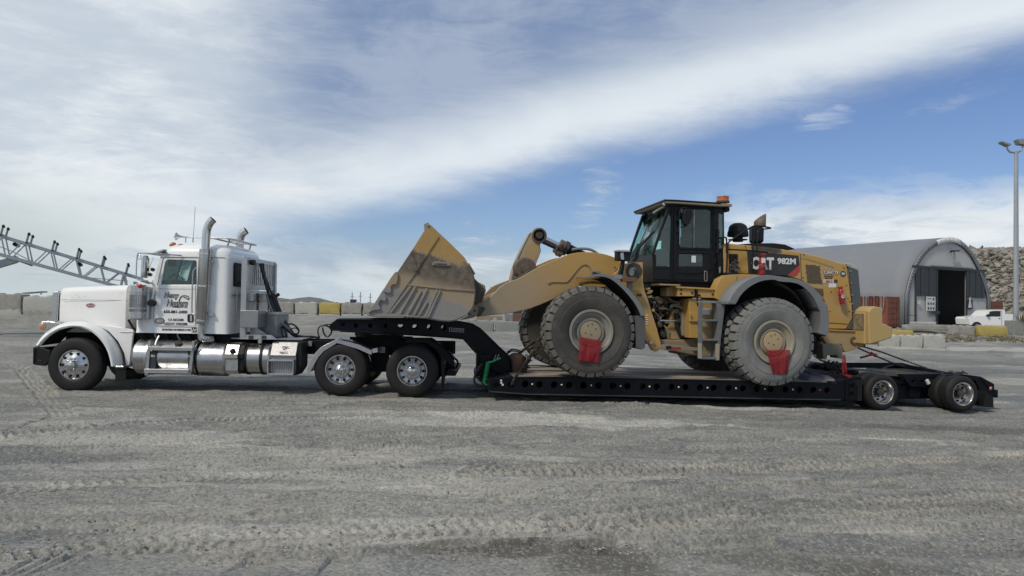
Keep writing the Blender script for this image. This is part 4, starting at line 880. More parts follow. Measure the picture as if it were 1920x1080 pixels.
for i in range(5200):      # the rest of the heap, towards its far right end
    x, y = rr.uniform(-22, 42), rr.uniform(-8, 12); zz = heap_h(x, y) - .35
    if zz < .1: continue
    me_ = rmesh[rr.randrange(14)]; Q = Matrix.Rotation(rr.uniform(0, 6), 3, 'Z') @ Matrix.Rotation(rr.uniform(-.8, .8), 3, 'X'); s2_ = rr.uniform(.25, .75)
    small.add([tuple(Vector((x, y, zz)) + Q @ (v.co * s2_)) for v in me_.vertices], [tuple(p.vertices) for p in me_.polygons], rr.choice([M['rock'], M['rock'], M['rock2']]))
small.build('small_stones', rh, ang=10, kind='stuff')
# dry weeds and rubble scattered before the shelter
m = MB(); rr = random.Random(4)
for i in range(900):
    px, py = rr.uniform(1660, 1925), rr.uniform(612, 640); x, y = gpt(px, py, 8)
    z_ = g1(x, y); h = rr.uniform(.05, .28) * (1.6 if rr.random() < .1 else 1)
    for k in range(3):
        a = rr.uniform(0, 6.28); m.add([(x, y, z_ - .02), (x + .06 * math.cos(a), y + .06 * math.sin(a), z_ - .02), (x + h * math.cos(a) * .7, y + h * math.sin(a) * .7, z_ + h)], [(0, 1, 2)], M['weed'])
m.build('dry_weeds', kind='stuff')
m = MB()
for i in range(700):
    px, py = rr.uniform(1600, 1925), rr.uniform(610, 642); x, y = gpt(px, py, 8); me_ = rmesh[rr.randrange(14)]; s2_ = rr.uniform(.05, .22)
    m.add([(x + v.co.x * s2_, y + v.co.y * s2_, g1(x, y) + v.co.z * s2_) for v in me_.vertices], [tuple(p.vertices) for p in me_.polygons], rr.choice([M['rock'], M['concrete'], M['rock2']]))
m.build('scattered_rubble', kind='stuff', ang=10)
# ================================================================ road wheels
def discs(m, pts, r, v0, v1, mat, n=10):
    for c in pts: m.cyl((c[0], v0, c[1]), (c[0], v1, c[1]), r, mat, n)
def road_wheel(par, c, v, Ro, Rr, kind='drive', far=False, dual=False):
    """c: (u, w) of the axle, v: lateral place of the outer face"""
    w_ = part('wheel', par); W = .27; sgn = -1 if far else 1
    def tyre(v0, s=1):
        m = MB(); pr = [(0.03, Rr * .96), (0.0, Rr * 1.03), (-.012, Rr * 1.2), (-.008, Ro * .86), (.012, Ro * .95), (.035, Ro * .985), (.05, Ro)]
        for g in (.09, .135, .18):
            pr += [(g - .008, Ro), (g - .007, Ro - .014), (g + .007, Ro - .014), (g + .008, Ro)]
        pr += [(W - .05, Ro), (W - .03, Ro * .985), (W - .008, Ro * .94), (W, Ro * .8), (W - .02, Rr)]
        m.lathe([(s * t, r) for t, r in pr], (c[0], v0, c[1]), (0, 1, 0), M['rubber'], 56); return m.build('tyre', w_, ang=50)
    tyre(v, sgn)
    if dual: tyre(v + sgn * (W + .06), sgn)
    if far: return w_
    ch = M['chrome']; al = M['alu']
    if kind == 'front':
        m = MB(); m.lathe([(.03, Rr * .97), (-.006, Rr * 1.02), (-.006, Rr * .95), (.02, Rr * .90), (.012, Rr * .70), (-.03, Rr * .52), (-.035, Rr * .38), (-.035, 0)], (c[0], v, c[1]), (0, 1, 0), M['chrome'], 48); m.build('rim', w_)
        m = MB(); discs(m, circ(c, Rr * .79, 10), .026, v - .004, v + .03, M['hole']); m.build('hand_hole', w_, kind='stuff')
        m = MB(); discs(m, circ(c, Rr * .45, 10), .017, v - .06, v - .03, M['dullchrome'], 6); m.build('lug_nut', w_, kind='stuff')
        m = MB(); m.lathe([(-.03, Rr * .33), (-.09, Rr * .33), (-.12, Rr * .27), (-.135, Rr * .15), (-.138, 0)], (c[0], v, c[1]), (0, 1, 0), ch, 28); m.build('hub_cap', w_)
    elif kind == 'drive':
        m = MB(); m.lathe([(.03, Rr * .97), (-.008, Rr * 1.03), (-.008, Rr * .97), (.02, Rr * .92), (.055, Rr * .88), (.07, Rr * .84), (.085, Rr * .60), (.055, Rr * .55), (.052, 0)], (c[0], v, c[1]), (0, 1, 0), M['alu'], 48, [M['chrome']] * 3 + [al] * 5); m.build('rim', w_)
        m = MB(); discs(m, circ(c, Rr * .74, 10), .028, v + .06, v + .09, M['hole']); m.build('hand_hole', w_, kind='stuff')
        m = MB(); discs(m, circ(c, Rr * .47, 10), .018, v + .01, v + .055, M['dullchrome'], 6); m.build('lug_nut', w_, kind='stuff')
        m = MB(); m.lathe([(.05, Rr * .31), (-.005, Rr * .31), (-.012, Rr * .27), (-.05, Rr * .24), (-.07, Rr * .13), (-.074, 0)], (c[0], v, c[1]), (0, 1, 0), ch, 28); m.build('hub_cap', w_)
    else:
        m = MB(); m.lathe([(.03, Rr * .97), (-.006, Rr * 1.04), (-.006, Rr * .98), (.02, Rr * .9), (.13, Rr * .86), (.15, Rr * .82), (.17, Rr * .5), (.15, Rr * .46), (.15, 0)], (c[0], v, c[1]), (0, 1, 0), al, 44, [ch] * 3 + [M['alu']] * 5); m.build('rim', w_)
        m = MB(); discs(m, circ(c, Rr * .66, 8), .024, v + .14, v + .165, M['hole']); m.build('hand_hole', w_, kind='stuff')
        m = MB(); m.lathe([(.15, Rr * .34), (.04, Rr * .30), (.035, Rr * .2), (.03, 0)], (c[0], v, c[1]), (0, 1, 0), M['grease'], 20); m.build('hub', w_)
        m = MB(); discs(m, circ(c, Rr * .42, 8), .014, v + .10, v + .15, M['grease'], 6); m.build('lug_nut', w_, kind='stuff')
    return w_

# ================================================================ TRACTOR
FT = Frame((-8.45, 14.3, 0), R(1.3)); P = FT.P
tk_ = thing('semi_truck', 'white long nosed conventional semi truck with tall chrome exhaust stacks and headache rack', 'semi truck', FT.o, FT.phi)
CV = .22; FV = 2.22     # cab side planes
# wheels
c = FT.q('A', 398, 737, 0); fo = c
c0 = (c[0], .517); road_wheel(tk_, c0, 0, .525, .285, 'front'); road_wheel(tk_, c0, 2.44, .525, .285, far=True)
dr_c = []
for x in (440, 1200):
    c = FT.q('E', x, 610, 0); c = (c[0], .500 if x > 500 else .505); dr_c.append(c)
    road_wheel(tk_, c, 0, .515, .285, 'drive', dual=True); road_wheel(tk_, c, 2.44, .515, .285, far=True, dual=True)
    MB().cyl((c[0], .3, c[1]), (c[0], 2.1, c[1]), .1, M['black']).build('axle', tk_)
    MB().lathe([(-.28, .05), (-.2, .2), (0, .26), (.2, .2), (.28, .05)], (c[0], 1.22, c[1]), (0, 1, 0), M['black'], 16).build('differential', tk_)
MB().cyl((c0[0], .3, c0[1]), (c0[0], 2.1, c0[1]), .07, M['black']).build('front_axle', tk_)
# frame rails, cross members, underside
zr = FT.q('E', 100, 262, .8)[1]
for v in (.78, 1.58): MB().box((c0[0] - .55, v, zr - .3), (dr_c[1][0] + .75, v + .08, zr - .02), M['black']).build('frame_rail', tk_, bevel=.01)
for u in (-.3, 1.2, 3.2, 4.4, 5.4, 6.8): MB().box((c0[0] + u, .86, zr - .28), (c0[0] + u + .12, 1.58, zr - .06), M['black']).build('cross_member', tk_)
a = FT.q('P', 246, 618, .5); b = FT.q('P', 560, 668, .5)
MB().box((a[0], .42, zr - .45), (a[0] + 2.0, 2.0, a[1] + .02), M['black']).build('engine_bay', tk_)
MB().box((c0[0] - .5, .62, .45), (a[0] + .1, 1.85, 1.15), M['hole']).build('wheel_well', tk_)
MB().box((c0[0] - .60, .75, .62), (c0[0] - .45, 1.70, 1.45), M['plastic']).build('radiator', tk_)
for k in range(7):
    u = a[0] + .3 + k * .22; MB().tube([(u, .38, a[1] - .02), (u + .03, .36, a[1] - .12), (u + .1, .4, a[1] - .24)], .018 + .006 * (k % 3), M['greymetal' if k % 2 else 'black'], 6).build('under_cab_pipe', tk_)
# hood
hs = []
for x, yt, v0, v1 in ((262, 128, .60, 1.84), (268, 100, .57, 1.87), (285, 86, .52, 1.92), (420, 80, .47, 1.97), (640, 74, .40, 2.04), (885, 68, .30, 2.14)):
    u, wt = FT.q('A', x, yt, .5); wb = FT.q('A', x, 462, .5)[1]; r = .13
    cs = [(v0, wb), (v0 - .01, wt - r - .25)] + [(v0 + r - r * math.cos(R(a_)), wt - r + r * math.sin(R(a_)) ) for a_ in (0, 22, 45, 67, 90)] + [((v0 + v1) / 2, wt + .035)] + [(v1 - r + r * math.cos(R(a_)), wt - r + r * math.sin(R(a_))) for a_ in (90, 67, 45, 22, 0)] + [(v1, wb)]
    hs.append([(u, v, w) for v, w in cs])
MB().loft(hs, M['white']).build('hood', tk_, ang=50)
A_ = P('A', .41, (278, 188), (885, 200)); MB().tube([(A_[0][0], .475, A_[0][1]), (A_[1][0], .292, A_[1][1] + .01)], .004, M['greymetal'], 4).build('hood_seam', tk_)
# grille surround
g0 = P('A', .55, (203, 372), (212, 135), (226, 118), (272, 112), (255, 405), (203, 372))
MB().prism(g0[:-1], .55, 1.89, M['chrome']).build('grille_surround', tk_, bevel=.03)
# faceted stone guard marks on the radiator shell side
MB().prism(P('A', .547, (210, 370), (217, 150), (232, 130), (264, 124), (250, 395)), .543, .56, M['dullchrome']).build('grille_side_screen', tk_)
u0, w0 = FT.q('A', 203, 372, .55); u1, w1 = FT.q('A', 212, 135, .55)
for k in range(15):
    v = .68 + k * .077; MB().box((u0 - .02, v, w0), (u0 + .0, v + .02, w1), M['chrome']).build('grille_bar', tk_)
# fender
crown = [(78, 578), (120, 520), (180, 463), (260, 412), (350, 383), (450, 370), (560, 388), (650, 436), (720, 496), (775, 560), (812, 630), (830, 690), (836, 750)]
lip = [(98, 580), (150, 515), (210, 463), (290, 425), (380, 411), (450, 413), (520, 435), (585, 478), (640, 540), (680, 610), (703, 690), (715, 752)]
lo_ = smoothpts(P('A', 0.0, *[(88, 578), (132, 515), (195, 460), (275, 415), (360, 396), (450, 396), (530, 414), (600, 456), (660, 512), (705, 590), (732, 670), (745, 752)]), 2)
nn = len(lo_)
ins = smoothpts(P('A', 0.40, *[(100, 575), (145, 505), (210, 445), (285, 400), (370, 376), (460, 366), (560, 380), (650, 424), (730, 490), (790, 570), (822, 660), (832, 752)]), 2)
inl = smoothpts(P('A', 0.0, *[(100, 580), (150, 522), (210, 475), (285, 436), (370, 418), (450, 418), (522, 440), (588, 485), (642, 545), (683, 615), (706, 692), (716, 752)]), 2)
rows = [[(u, .03, w) for u, w in inl], [(u, .0, w) for u, w in inl], [(u, -.015, w) for u, w in [((a[0] + b[0]) / 2, (a[1] + b[1]) / 2) for a, b in zip(inl, lo_)]], [(u, .015, w) for u, w in lo_]]
rows += [[(a[0] * (1 - f) + b[0] * f, .0 + g, a[1] * (1 - f) + b[1] * f + h) for a, b in zip(lo_, ins)] for f, g, h in ((.25, .06, .012), (.5, .15, .018), (.75, .27, .012), (1.0, .42, 0))]
MB().sheet(rows, M['white']).build('fender', tk_, ang=60, solid=.012)
MB().sheet([[(u, 2.44 - v, w) for u, v, w in r] for r in rows], M['white']).build('fender', tk_, ang=60, solid=.012)
MB().sheet([[(u, .06, w) for u, w in inl], [(u, .70, w + .02) for u, w in inl]], M['hole']).build('fender_liner', tk_, ang=60)
MB().prism(P('A', .30, (560, 390), (900, 440), (897, 470), (865, 738), (838, 752), (822, 640), (770, 540), (690, 455)), .30, .36, M['white']).build('fender_rear_panel', tk_, bevel=.01)
MB().tube([(*FT.q('A', 785, 459, .29)[:1], .29, FT.q('A', 785, 459, .29)[1]), (FT.q('A', 898, 460, .29)[0], .29, FT.q('A', 898, 460, .29)[1])], .008, M['white'], 6).build('panel_rib', tk_)
a = FT.q('A', 748, 756, 0); b = FT.q('A', 858, 742, .2); MB().box((a[0], .0, a[1] - .02), (b[0], .42, a[1] + .02), M['chrome']).build('fender_trim', tk_, bevel=.008)
a = FT.q('A', 745, 760, .02); b = FT.q('A', 832, 872, .02); MB().box((a[0], .03, b[1]), (b[0], .06, a[1]), M['plastic']).build('mud_flap', tk_, bevel=.01)
# bumper
MB().prism(P('A', .0, (50, 590), (84, 582), (200, 618), (200, 690), (152, 750), (60, 738), (50, 730)), .0, .08, M['plastic']).build('bumper', tk_, bevel=.02)
a = FT.q('A', 50, 592, 0); b = FT.q('A', 95, 738, 0); MB().box((a[0], .0, b[1]), (b[0], 2.44, a[1]), M['plastic']).build('bumper', tk_, bevel=.03)
a = FT.q('A', 95, 695, -.01); b = FT.q('A', 128, 706, -.01); MB().box((a[0], -.012, b[1]), (b[0], .0, a[1]), M['darkpanel']).build('bumper_light', tk_)
# headlight pod
hp = P('A', .1, (104, 385), (118, 370), (190, 368), (240, 378), (244, 398), (215, 425), (170, 448), (128, 448), (106, 430))
MB().prism(hp, .12, .42, M['dullchrome']).build('headlight', tk_, bevel=.025)
c = FT.q('A', 131, 412, .11); MB().lathe([(0, .066), (-.02, .062), (-.035, .04), (-.04, 0)], (c[0], .12, c[1]), (0, 1, 0), M['amber'], 20).build('turn_signal', tk_)
MB().prism([(2 * 0 + u, w) for u, w in hp], 2.02, 2.32, M['chrome']).build('headlight', tk_, bevel=.025)
# oval badge
c = FT.q('A', 545, 236, .42); m = MB(); m.prism(circ(c, .098, 28, .042), .405, .425, M['dullchrome']); m.prism(circ(c, .090, 28, .035), .400, .41, M['redpaint']); m.build('oval_badge', tk_)
text('Peterbilt', FT, 'A', 512, 245, .40, 66, 20, M['inkw'], tk_, 'badge_lettering', .3)
# paint chips on the hood
m = MB(); rr = random.Random(3)
for i in range(14):
    x, y = rr.uniform(370, 540), rr.uniform(150, 178); 
    if i < 3: x, y = rr.uniform(800, 840), rr.uniform(120, 150)
    u, w = FT.q('A', x, y, .44); r = rr.uniform(.003, .008); f = (x - 280) / 600; v = .475 - .19 * f
    m.add([(u - r, v - .012, w - r), (u + r, v - .012, w - r * .6), (u + r * .7, v - .012, w + r), (u - r, v - .012, w + r * .7)], [(0, 1, 2, 3)], M['greymetal'])
m.build('paint_chip', tk_)
# ---- cab
def ring(u0, u1, v0, v1, w, r, n=4): return [(x, y, w) for x, y in rrect(u0, u1, v0, v1, r, n)]
lb = [FT.q('B', 50, 1003, CV)]; uf = FT.q('B', 50, 900, CV)[0]; ub = FT.q('B', 818, 700, CV)[0]; wbot = FT.q('B', 400, 1015, CV)[1]; wbelt = FT.q('B', 400, 624, CV)[1]
MB().loft([ring(uf, ub, CV, FV, wbot, .10), ring(uf, ub, CV, FV, wbot + .05, .13), ring(uf, ub, CV, FV, wbelt - .1, .13), ring(uf + .03, ub, CV, FV, wbelt, .13)], M['white']).build('cab_body', tk_, ang=50)
wsm = FT.q('B', 400, 398, CV)[1]
side = P('B', CV, (192, 626), (262, 392), (275, 376), (640, 392), (640, 626)); hole = P('B', CV, (268, 620), (270, 600), (300, 440), (320, 416), (545, 424), (556, 436), (556, 620))
holf = P('B', CV, (278, 560), (300, 440), (320, 416), (545, 424), (556, 436), (556, 560))
for v, hh_ in ((CV, hole), (FV - .05, holf)): MB().prism(side, v, v + .05, M['white'], holes=[hh_]).build('cab_side', tk_, bevel=.006)
MB().prism(hole, CV + .02, CV + .028, M['glass']).build('side_window', tk_); MB().prism(hole, FV - .03, FV - .022, M['glass']).build('side_window', tk_)
u6 = FT.q('B', 640, 500, CV)[0]
# sleeper section as a shell: side, rounded corners, back wall with a window
wt_ = wsm
m = MB(); m.box((u6 - .08, CV + .05, wbelt - .02), (u6 - .04, FV - .05, wt_), M['seat']); m.build('cab_partition', tk_)
MB().loft([ring(u6 - .02, ub, CV, FV, wbelt - .002, .13), ring(u6 - .02, ub, CV, FV, wt_ + .01, .13)], M['white']).build('sleeper', tk_, ang=50)
# the back wall window and seams
bw = FT.q('B', 840, 440, CV)
bwin = rrect(.42, .98, FT.q('B', 840, 635, .4)[1], FT.q('B', 840, 440, .4)[1], .06)
MB().add([(ub + .012, y, z_) for y, z_ in bwin] + [(ub - .01, y, z_) for y, z_ in bwin], [tuple(range(len(bwin))), tuple(len(bwin) + k for k in reversed(range(len(bwin))))] + [(k, (k + 1) % len(bwin), len(bwin) + (k + 1) % len(bwin), len(bwin) + k) for k in range(len(bwin))], M['plastic']).build('rear_window_frame', tk_)
MB().box((ub + .012, .46, bwin[-1][1] + .04), (ub + .018, .94, bwin[0][1] - .0), M['glassd']).build('rear_window', tk_)
MB().box((ub, .3, FT.q('B', 870, 700, .4)[1] - .03), (ub + .03, 2.1, FT.q('B', 870, 700, .4)[1]), M['greymetal']).build('back_rail', tk_)
MB().tube([(ub + .04, .5, 1.35), (ub + .06, .5, 1.4), (ub + .06, .5, 2.0), (ub + .04, .5, 2.05)], .014, M['alu'], 8).build('grab_bar', tk_)
# roof cap
lv = []
for y, x0, x1, iv, r in ((402, 252, 820, -.004, .14), (385, 254, 822, 0.0, .15), (355, 270, 822, .0, .18), (325, 298, 818, .03, .22), (302, 335, 806, .09, .26), (286, 380, 785, .20, .30), (277, 440, 740, .38, .34), (272, 500, 690, .6, .34)):
    a = FT.q('B', x0, y, CV); b = FT.q('B', x1, y, CV); w_ = FT.q('B', 500, y, CV)[1]
    lv.append(ring(a[0], b[0], CV + iv, FV - iv, w_, min(r, (FV - CV - 2 * iv) / 2 - .02), 5))
MB().loft(lv, M['white']).build('roof_cap', tk_, ang=60)
a = FT.q('B', 262, 400, CV); b = FT.q('B', 818, 402, CV); MB().tube([(a[0], CV - .005, a[1]), (b[0] - .08, CV - .005, b[1])], .007, M['greymetal'], 5).build('roof_seam', tk_)
# windshield, dash
A1 = FT.q('B', 200, 622, CV); A2 = FT.q('B', 263, 392, CV)
MB().add([(A1[0], .3, A1[1]), (A1[0], 2.14, A1[1]), (A2[0], 2.14, A2[1]), (A2[0], .3, A2[1])], [(0, 1, 2, 3)], M['glass']).build('windshield', tk_, solid=.008)
MB().box((A1[0] - .05, CV + .05, wbelt - .06), (A1[0] + .42, FV - .05, wbelt + .10), M['seat']).build('dashboard', tk_, bevel=.04)
MB().tube([(A1[0] + .0, 1.22, A1[1]), (A2[0], 1.22, A2[1])], .025, M['plastic'], 6).build('windshield_post', tk_)
# seat and wheel seen through the window
sx, sw = FT.q('B', 470, 620, .6)
for v in (.45, 1.5):
    st = part('seat', tk_)
    MB().loft([ring(sx - .30, sx + .2, v, v + .5, sw - .25, .08), ring(sx - .3, sx + .2, v, v + .5, sw - .08, .08)], M['seat']).build('cushion', st)
    MB().loft([ring(sx + .02, sx + .2, v, v + .5, sw - .1, .05), ring(sx + .12, sx + .26, v + .03, v + .47, sw + .36, .05), ring(sx + .16, sx + .27, v + .1, v + .4, sw + .50, .04)], M['seat']).build('backrest', st)
c = FT.q('B', 345, 600, .7); ringp = [(c[0] + .17 * math.cos(t) * .55, .7 + .2 * math.sin(t), c[1] + .02 + .17 * math.cos(t) * .8) for t in [2 * math.pi * k / 20 for k in range(21)]]
MB().tube(ringp, .016, M['plastic'], 6, caps=False).build('steering_wheel', tk_)
c = FT.q('B', 347, 440, 1.2); MB().box((c[0] - .02, 1.1, c[1] - .09), (c[0] + .08, 1.3, c[1] + .07), M['seat']).build('cab_camera', tk_, bevel=.02)
MB().tube([(FT.q('B', 400, 560, 1.9)[0], 1.9, FT.q('B', 400, 560, 1.9)[1]), (FT.q('B', 480, 490, 1.9)[0], 1.9, FT.q('B', 480, 490, 1.9)[1])], .02, M['seat'], 5).build('seat_belt', tk_)
# door: outer skin and seams
door = P('B', CV, (212, 920), (218, 800), (228, 626), (548, 630), (548, 955), (262, 952), (228, 945))
MB().prism(door, CV - .016, CV + .01, M['white']).build('door', tk_, bevel=.008)
dseam = P('B', CV, (228, 626), (216, 800), (210, 900), (214, 930), (235, 950), (262, 957), (552, 960)); MB().tube([(u, CV - .012, w) for u, w in dseam], .006, M['greymetal'], 4).build('door_seam', tk_)
MB().tube([(u, CV - .018, w) for u, w in P('B', CV, (230, 655), (546, 657))], .004, M['greymetal'], 4).build('belt_line', tk_)
MB().tube([(u, CV - .004, w) for u, w in P('B', CV, (238, 626), (284, 410), (300, 395), (560, 398))], .007, M['greymetal'], 4).build('door_frame_seam', tk_)
MB().prism([FT.q('B', 60 * 0 + x, y, CV) for x, y in rrect(486, 534, 860, 924, 12)], CV - .03, CV - .01, M['plastic']).build('door_handle_recess', tk_)
MB().prism([FT.q('B', x, y, CV) for x, y in rrect(508, 526, 868, 918, 6)], CV - .04, CV - .03, M['chrome']).build('door_handle', tk_)
MB().tube([(u, CV - .09, w) for u, w in smoothpts(P('B', .13, (560, 480), (530, 500), (524, 530), (516, 830), (522, 858), (545, 866)))], .014, M['chrome'], 8).build('grab_bar', tk_)
# lettering on the door
dv = CV - .016; ik = M['ink']
text('Heavy', FT, 'B', 292, 742, dv, 122, 60, M['ink'], tk_, 'door_lettering', .25, .05)
text('Heavy', FT, 'B', 295, 739, dv - .004, 114, 48, M['inkw'], tk_, 'door_lettering', .25, -.02)
text('Haulers', FT, 'B', 312, 797, dv, 174, 56, M['ink'], tk_, 'door_lettering', .25, .05)
text('Haulers', FT, 'B', 315, 794, dv - .004, 166, 44, M['inkw'], tk_, 'door_lettering', .25, -.02)
text('Transport Co.', FT, 'B', 356, 810, dv, 126, 17, ik, tk_, 'door_lettering', .3, .02)
MB().tube([(u, dv - .006, w) for u, w in smoothpts(P('B', dv, (418, 742), (432, 712), (462, 708), (492, 716), (496, 735), (484, 742), (476, 728), (450, 722)))], .009, ik, 5).build('boom_logo', tk_)
text('650-881-2400', FT, 'B', 288, 851, dv, 192, 24, M['inkb'], tk_, 'phone_number', 0, .025)
text('CA 0652280', FT, 'B', 326, 914, dv, 124, 20, M['inkb'], tk_, 'registration_number', 0, .012)
text('USDOT 4304388', FT, 'B', 292, 946, dv, 188, 20, M['inkb'], tk_, 'registration_number', 0, .012)
text('350 INDUSTRIAL WAY BRISBANE CA 94005', FT, 'B', 276, 992, CV, 232, 16, M['inkb'], tk_, 'address_line', 0, .012)
c = FT.q('B', 257, 915, dv); m = MB(); m.prism(circ(c, .098, 24, .066), dv - .004, dv + .002, M['inkb']); m.prism(circ(c, .085, 24, .055), dv - .006, dv, M['greymetal']); m.build('oval_sticker', tk_)
text('BHT', FT, 'B', 238, 922, dv - .006, 38, 14, M['inkw'], tk_, 'sticker_lettering', .2, .01)
a = P('B', CV, (517, 968), (556, 968), (556, 1008), (517, 1008)); MB().prism(a, CV - .006, CV, M['inkb']).build('square_sticker', tk_)
m = MB(); q0 = P('B', CV, (520, 1006), (530, 972), (536, 972), (526, 1006)); q1 = P('B', CV, (536, 990), (553, 975), (553, 984), (542, 1004)); m.prism(q0, CV - .009, CV - .005, M['inkw']); m.prism(q1, CV - .009, CV - .005, M['inkw']); m.build('square_sticker', tk_)
# sun visor
vz = [FT.P3('B', (180, 372, v), (238, 350, v), (292, 335, v), (330, 368, v)) for v in (.16, .24, 2.2, 2.28)]
m = MB(); a0, a1_, a2, a3 = [FT.q('B', x, y, .2) for x, y in ((180, 372), (238, 350), (290, 334), (328, 366))]
m.prism([a0, a1_, a2, (a2[0] + .02, a2[1] - .02), (a1_[0], a1_[1] - .04), (a0[0] + .01, a0[1] - .015)], .18, 2.26, M['dullchrome']); m.build('sun_visor', tk_)
MB().prism([a2, a3, (a0[0] + .12, a0[1] - .03), a0], .19, .2, M['greymetal']).build('visor_side', tk_); MB().prism(P('B', .17, (262, 362), (290, 345), (312, 362)), .17, .18, M['seat']).build('visor_side', tk_)
# marker lights, horn, antenna, roof rack
for v in (.55, .9, 1.22, 1.55, 1.9):
    c = FT.q('B', 372, 288, .55); MB().lathe([(0, .07), (.03, .06), (.05, .03), (.055, 0)], (c[0] - .02, v, c[1] - .03), (-.4, 0, 1), M['orange'], 14).build('marker_light', tk_)
for v in (.62,):
    a = FT.q('B', 388, 230, v); b = FT.q('B', 590, 243, v); L = b[0] - a[0]
    MB().lathe([(0, .075), (.012, .078), (.03, .05), (.07, .03), (.13, .018), (.25, .014), (L, .012), (L + .06, .012)], (a[0], v, a[1]), (1, 0, (b[1] - a[1]) / L), M['chrome'], 20).build('air_horn', tk_)
    for x in (468, 527): c = FT.q('B', x, 240, v); MB().tube([(c[0], v, c[1]), (c[0], v, c[1] - .10)], .012, M['alu'], 6).build('horn_bracket', tk_)
a = FT.q('B', 545, -10, .5); b = FT.q('B', 528, 245, .5); MB().tube([(b[0], .5, b[1] - .07), (a[0], .5, a[1])], .004, M['plastic'], 5).build('antenna', tk_)
rk = FT.q('B', 690, 240, .5); r2 = FT.q('B', 690, 262, .5)
rl = [FT.q('B', 672, 236, .5), FT.q('B', 800, 243, .5), FT.q('B', 800, 258, .5), FT.q('B', 672, 262, .5)]
m = MB()
for v in (.45, 1.1, 1.85): m.box((rl[0][0], v, rl[2][1] + .02), (rl[1][0] + .12, v + .07, rl[0][1] - .01), M['alu'])
m.box((rl[1][0] + .02, .45, rl[2][1] + .00), (rl[1][0] + .14, 1.95, rl[0][1] - .02), M['alu']); m.box((rl[0][0], .45, rl[2][1] + .02), (rl[0][0] + .1, 1.95, rl[0][1] - .015), M['alu'])
for v in (.5, 1.8): m.tube([(rl[1][0] + .06, v, rl[2][1] + .02), (rl[1][0] + .02, v, rl[2][1] - .12)], .02, M['alu'], 6)
m.build('roof_wind_rack', tk_, bevel=.008)
# exhaust stacks
def stack(v):
    c = FT.q('B', 618, 640, v); top_ = FT.q('B', 628, 335, v); bt = FT.q('B', 594, 942, v)
    s_ = part('exhaust_stack', tk_); r = .095
    dxu = (top_[0] - bt[0])
    p = FT.P('B', v, (590, 1010), (596, 942), (628, 335), (634, 215), (642, 160), (664, 118), (690, 92))
    pth = smoothpts([(u, v, w) for u, w in p[2:]], 2)
    MB().tube(pth, .078, M['chrome'], 20, caps=False).build('pipe', s_)
    e = pth[-1]; dd = (Vector(pth[-1]) - Vector(pth[-2])).normalized()
    MB().lathe([(-.02, .07), (-.005, .07), (-.004, 0)], Vector(e), dd, M['hole'], 20).build('pipe_opening', s_)
    if v < 1:
        MB().lathe([(0, 0), (0, r), (.02, r + .008), (.04, r + .02), (top_[1] - bt[1] - .04, r + .02), (top_[1] - bt[1], r + .02), (top_[1] - bt[1], 0)], (bt[0], v, bt[1]), (dxu, 0, top_[1] - bt[1]), M['stack'], 28).build('heat_shield', s_)
        for f in (.04, .5, .93):
            MB().lathe([(0, r + .022), (0, r + .03), (.03, r + .03), (.03, r + .022)], (bt[0] + dxu * f, v, bt[1] + (top_[1] - bt[1]) * f), (dxu, 0, top_[1] - bt[1]), M['chrome'], 28).build('clamp', s_)
        q_ = FT.P('B', v, (596, 950), (590, 1010), (592, 1045), (612, 1062), (660, 1066))
        MB().tube(smoothpts([(u, v + (.0 if i < 4 else .15), w) for i, (u, w) in enumerate(q_)], 2), .065, M['dullchrome'], 16).build('elbow', s_)
        for y in (430, 860):
            q1 = FT.q('B', 640, y, v); MB().box((q1[0] - .03, v, q1[1] - .03), (q1[0] + .12, v + .2, q1[1] + .01), M['alu']).build('stack_bracket', s_)
    else: MB().tube([(bt[0], v, bt[1]), pth[0]], .09, M['dullchrome'], 16).build('muffler', s_)
def stackmat():
    m = bpy.data.materials.new('perforated_chrome'); m.use_nodes = True; t = m.node_tree; E.nt = t; b = t.nodes['Principled BSDF']
    o = t.nodes.new('ShaderNodeTexCoord').outputs['Object']; v = t.nodes.new('ShaderNodeTexVoronoi'); v.inputs['Scale'].default_value = 48; t.links.new(mapping(o, (1, .6, 1)), v.inputs['Vector'])
    v.inputs['Randomness'].default_value = .25; f = sstep(E(v.outputs['Distance']), .30, .22); n = noisen(o, 4, 5, .6)
    c = mixc(f, mixc(n, (.40, .40, .39), (.62, .62, .61)), (.03, .03, .03)); t.links.new(c.s, b.inputs['Base Color']); t.links.new((f * -.9 + .95).s, b.inputs['Metallic']); b.inputs['Roughness'].default_value = .26
    return m
M['stack'] = stackmat()
stack(.14)
# the far stack
vS = 2.3; s_ = part('exhaust_stack', tk_)
p = FT.P('B', vS, (905, 420), (905, 300), (908, 245), (925, 205), (958, 182)); pth = smoothpts([(u, vS, w) for u, w in p], 2)
MB().tube(pth, .085, M['dullchrome'], 20, caps=False).build('pipe', s_); dd = (Vector(pth[-1]) - Vector(pth[-2])).normalized(); MB().lathe([(-.02, .078), (-.005, .078), (-.004, 0)], Vector(pth[-1]), dd, M['hole'], 20).build('pipe_opening', s_)
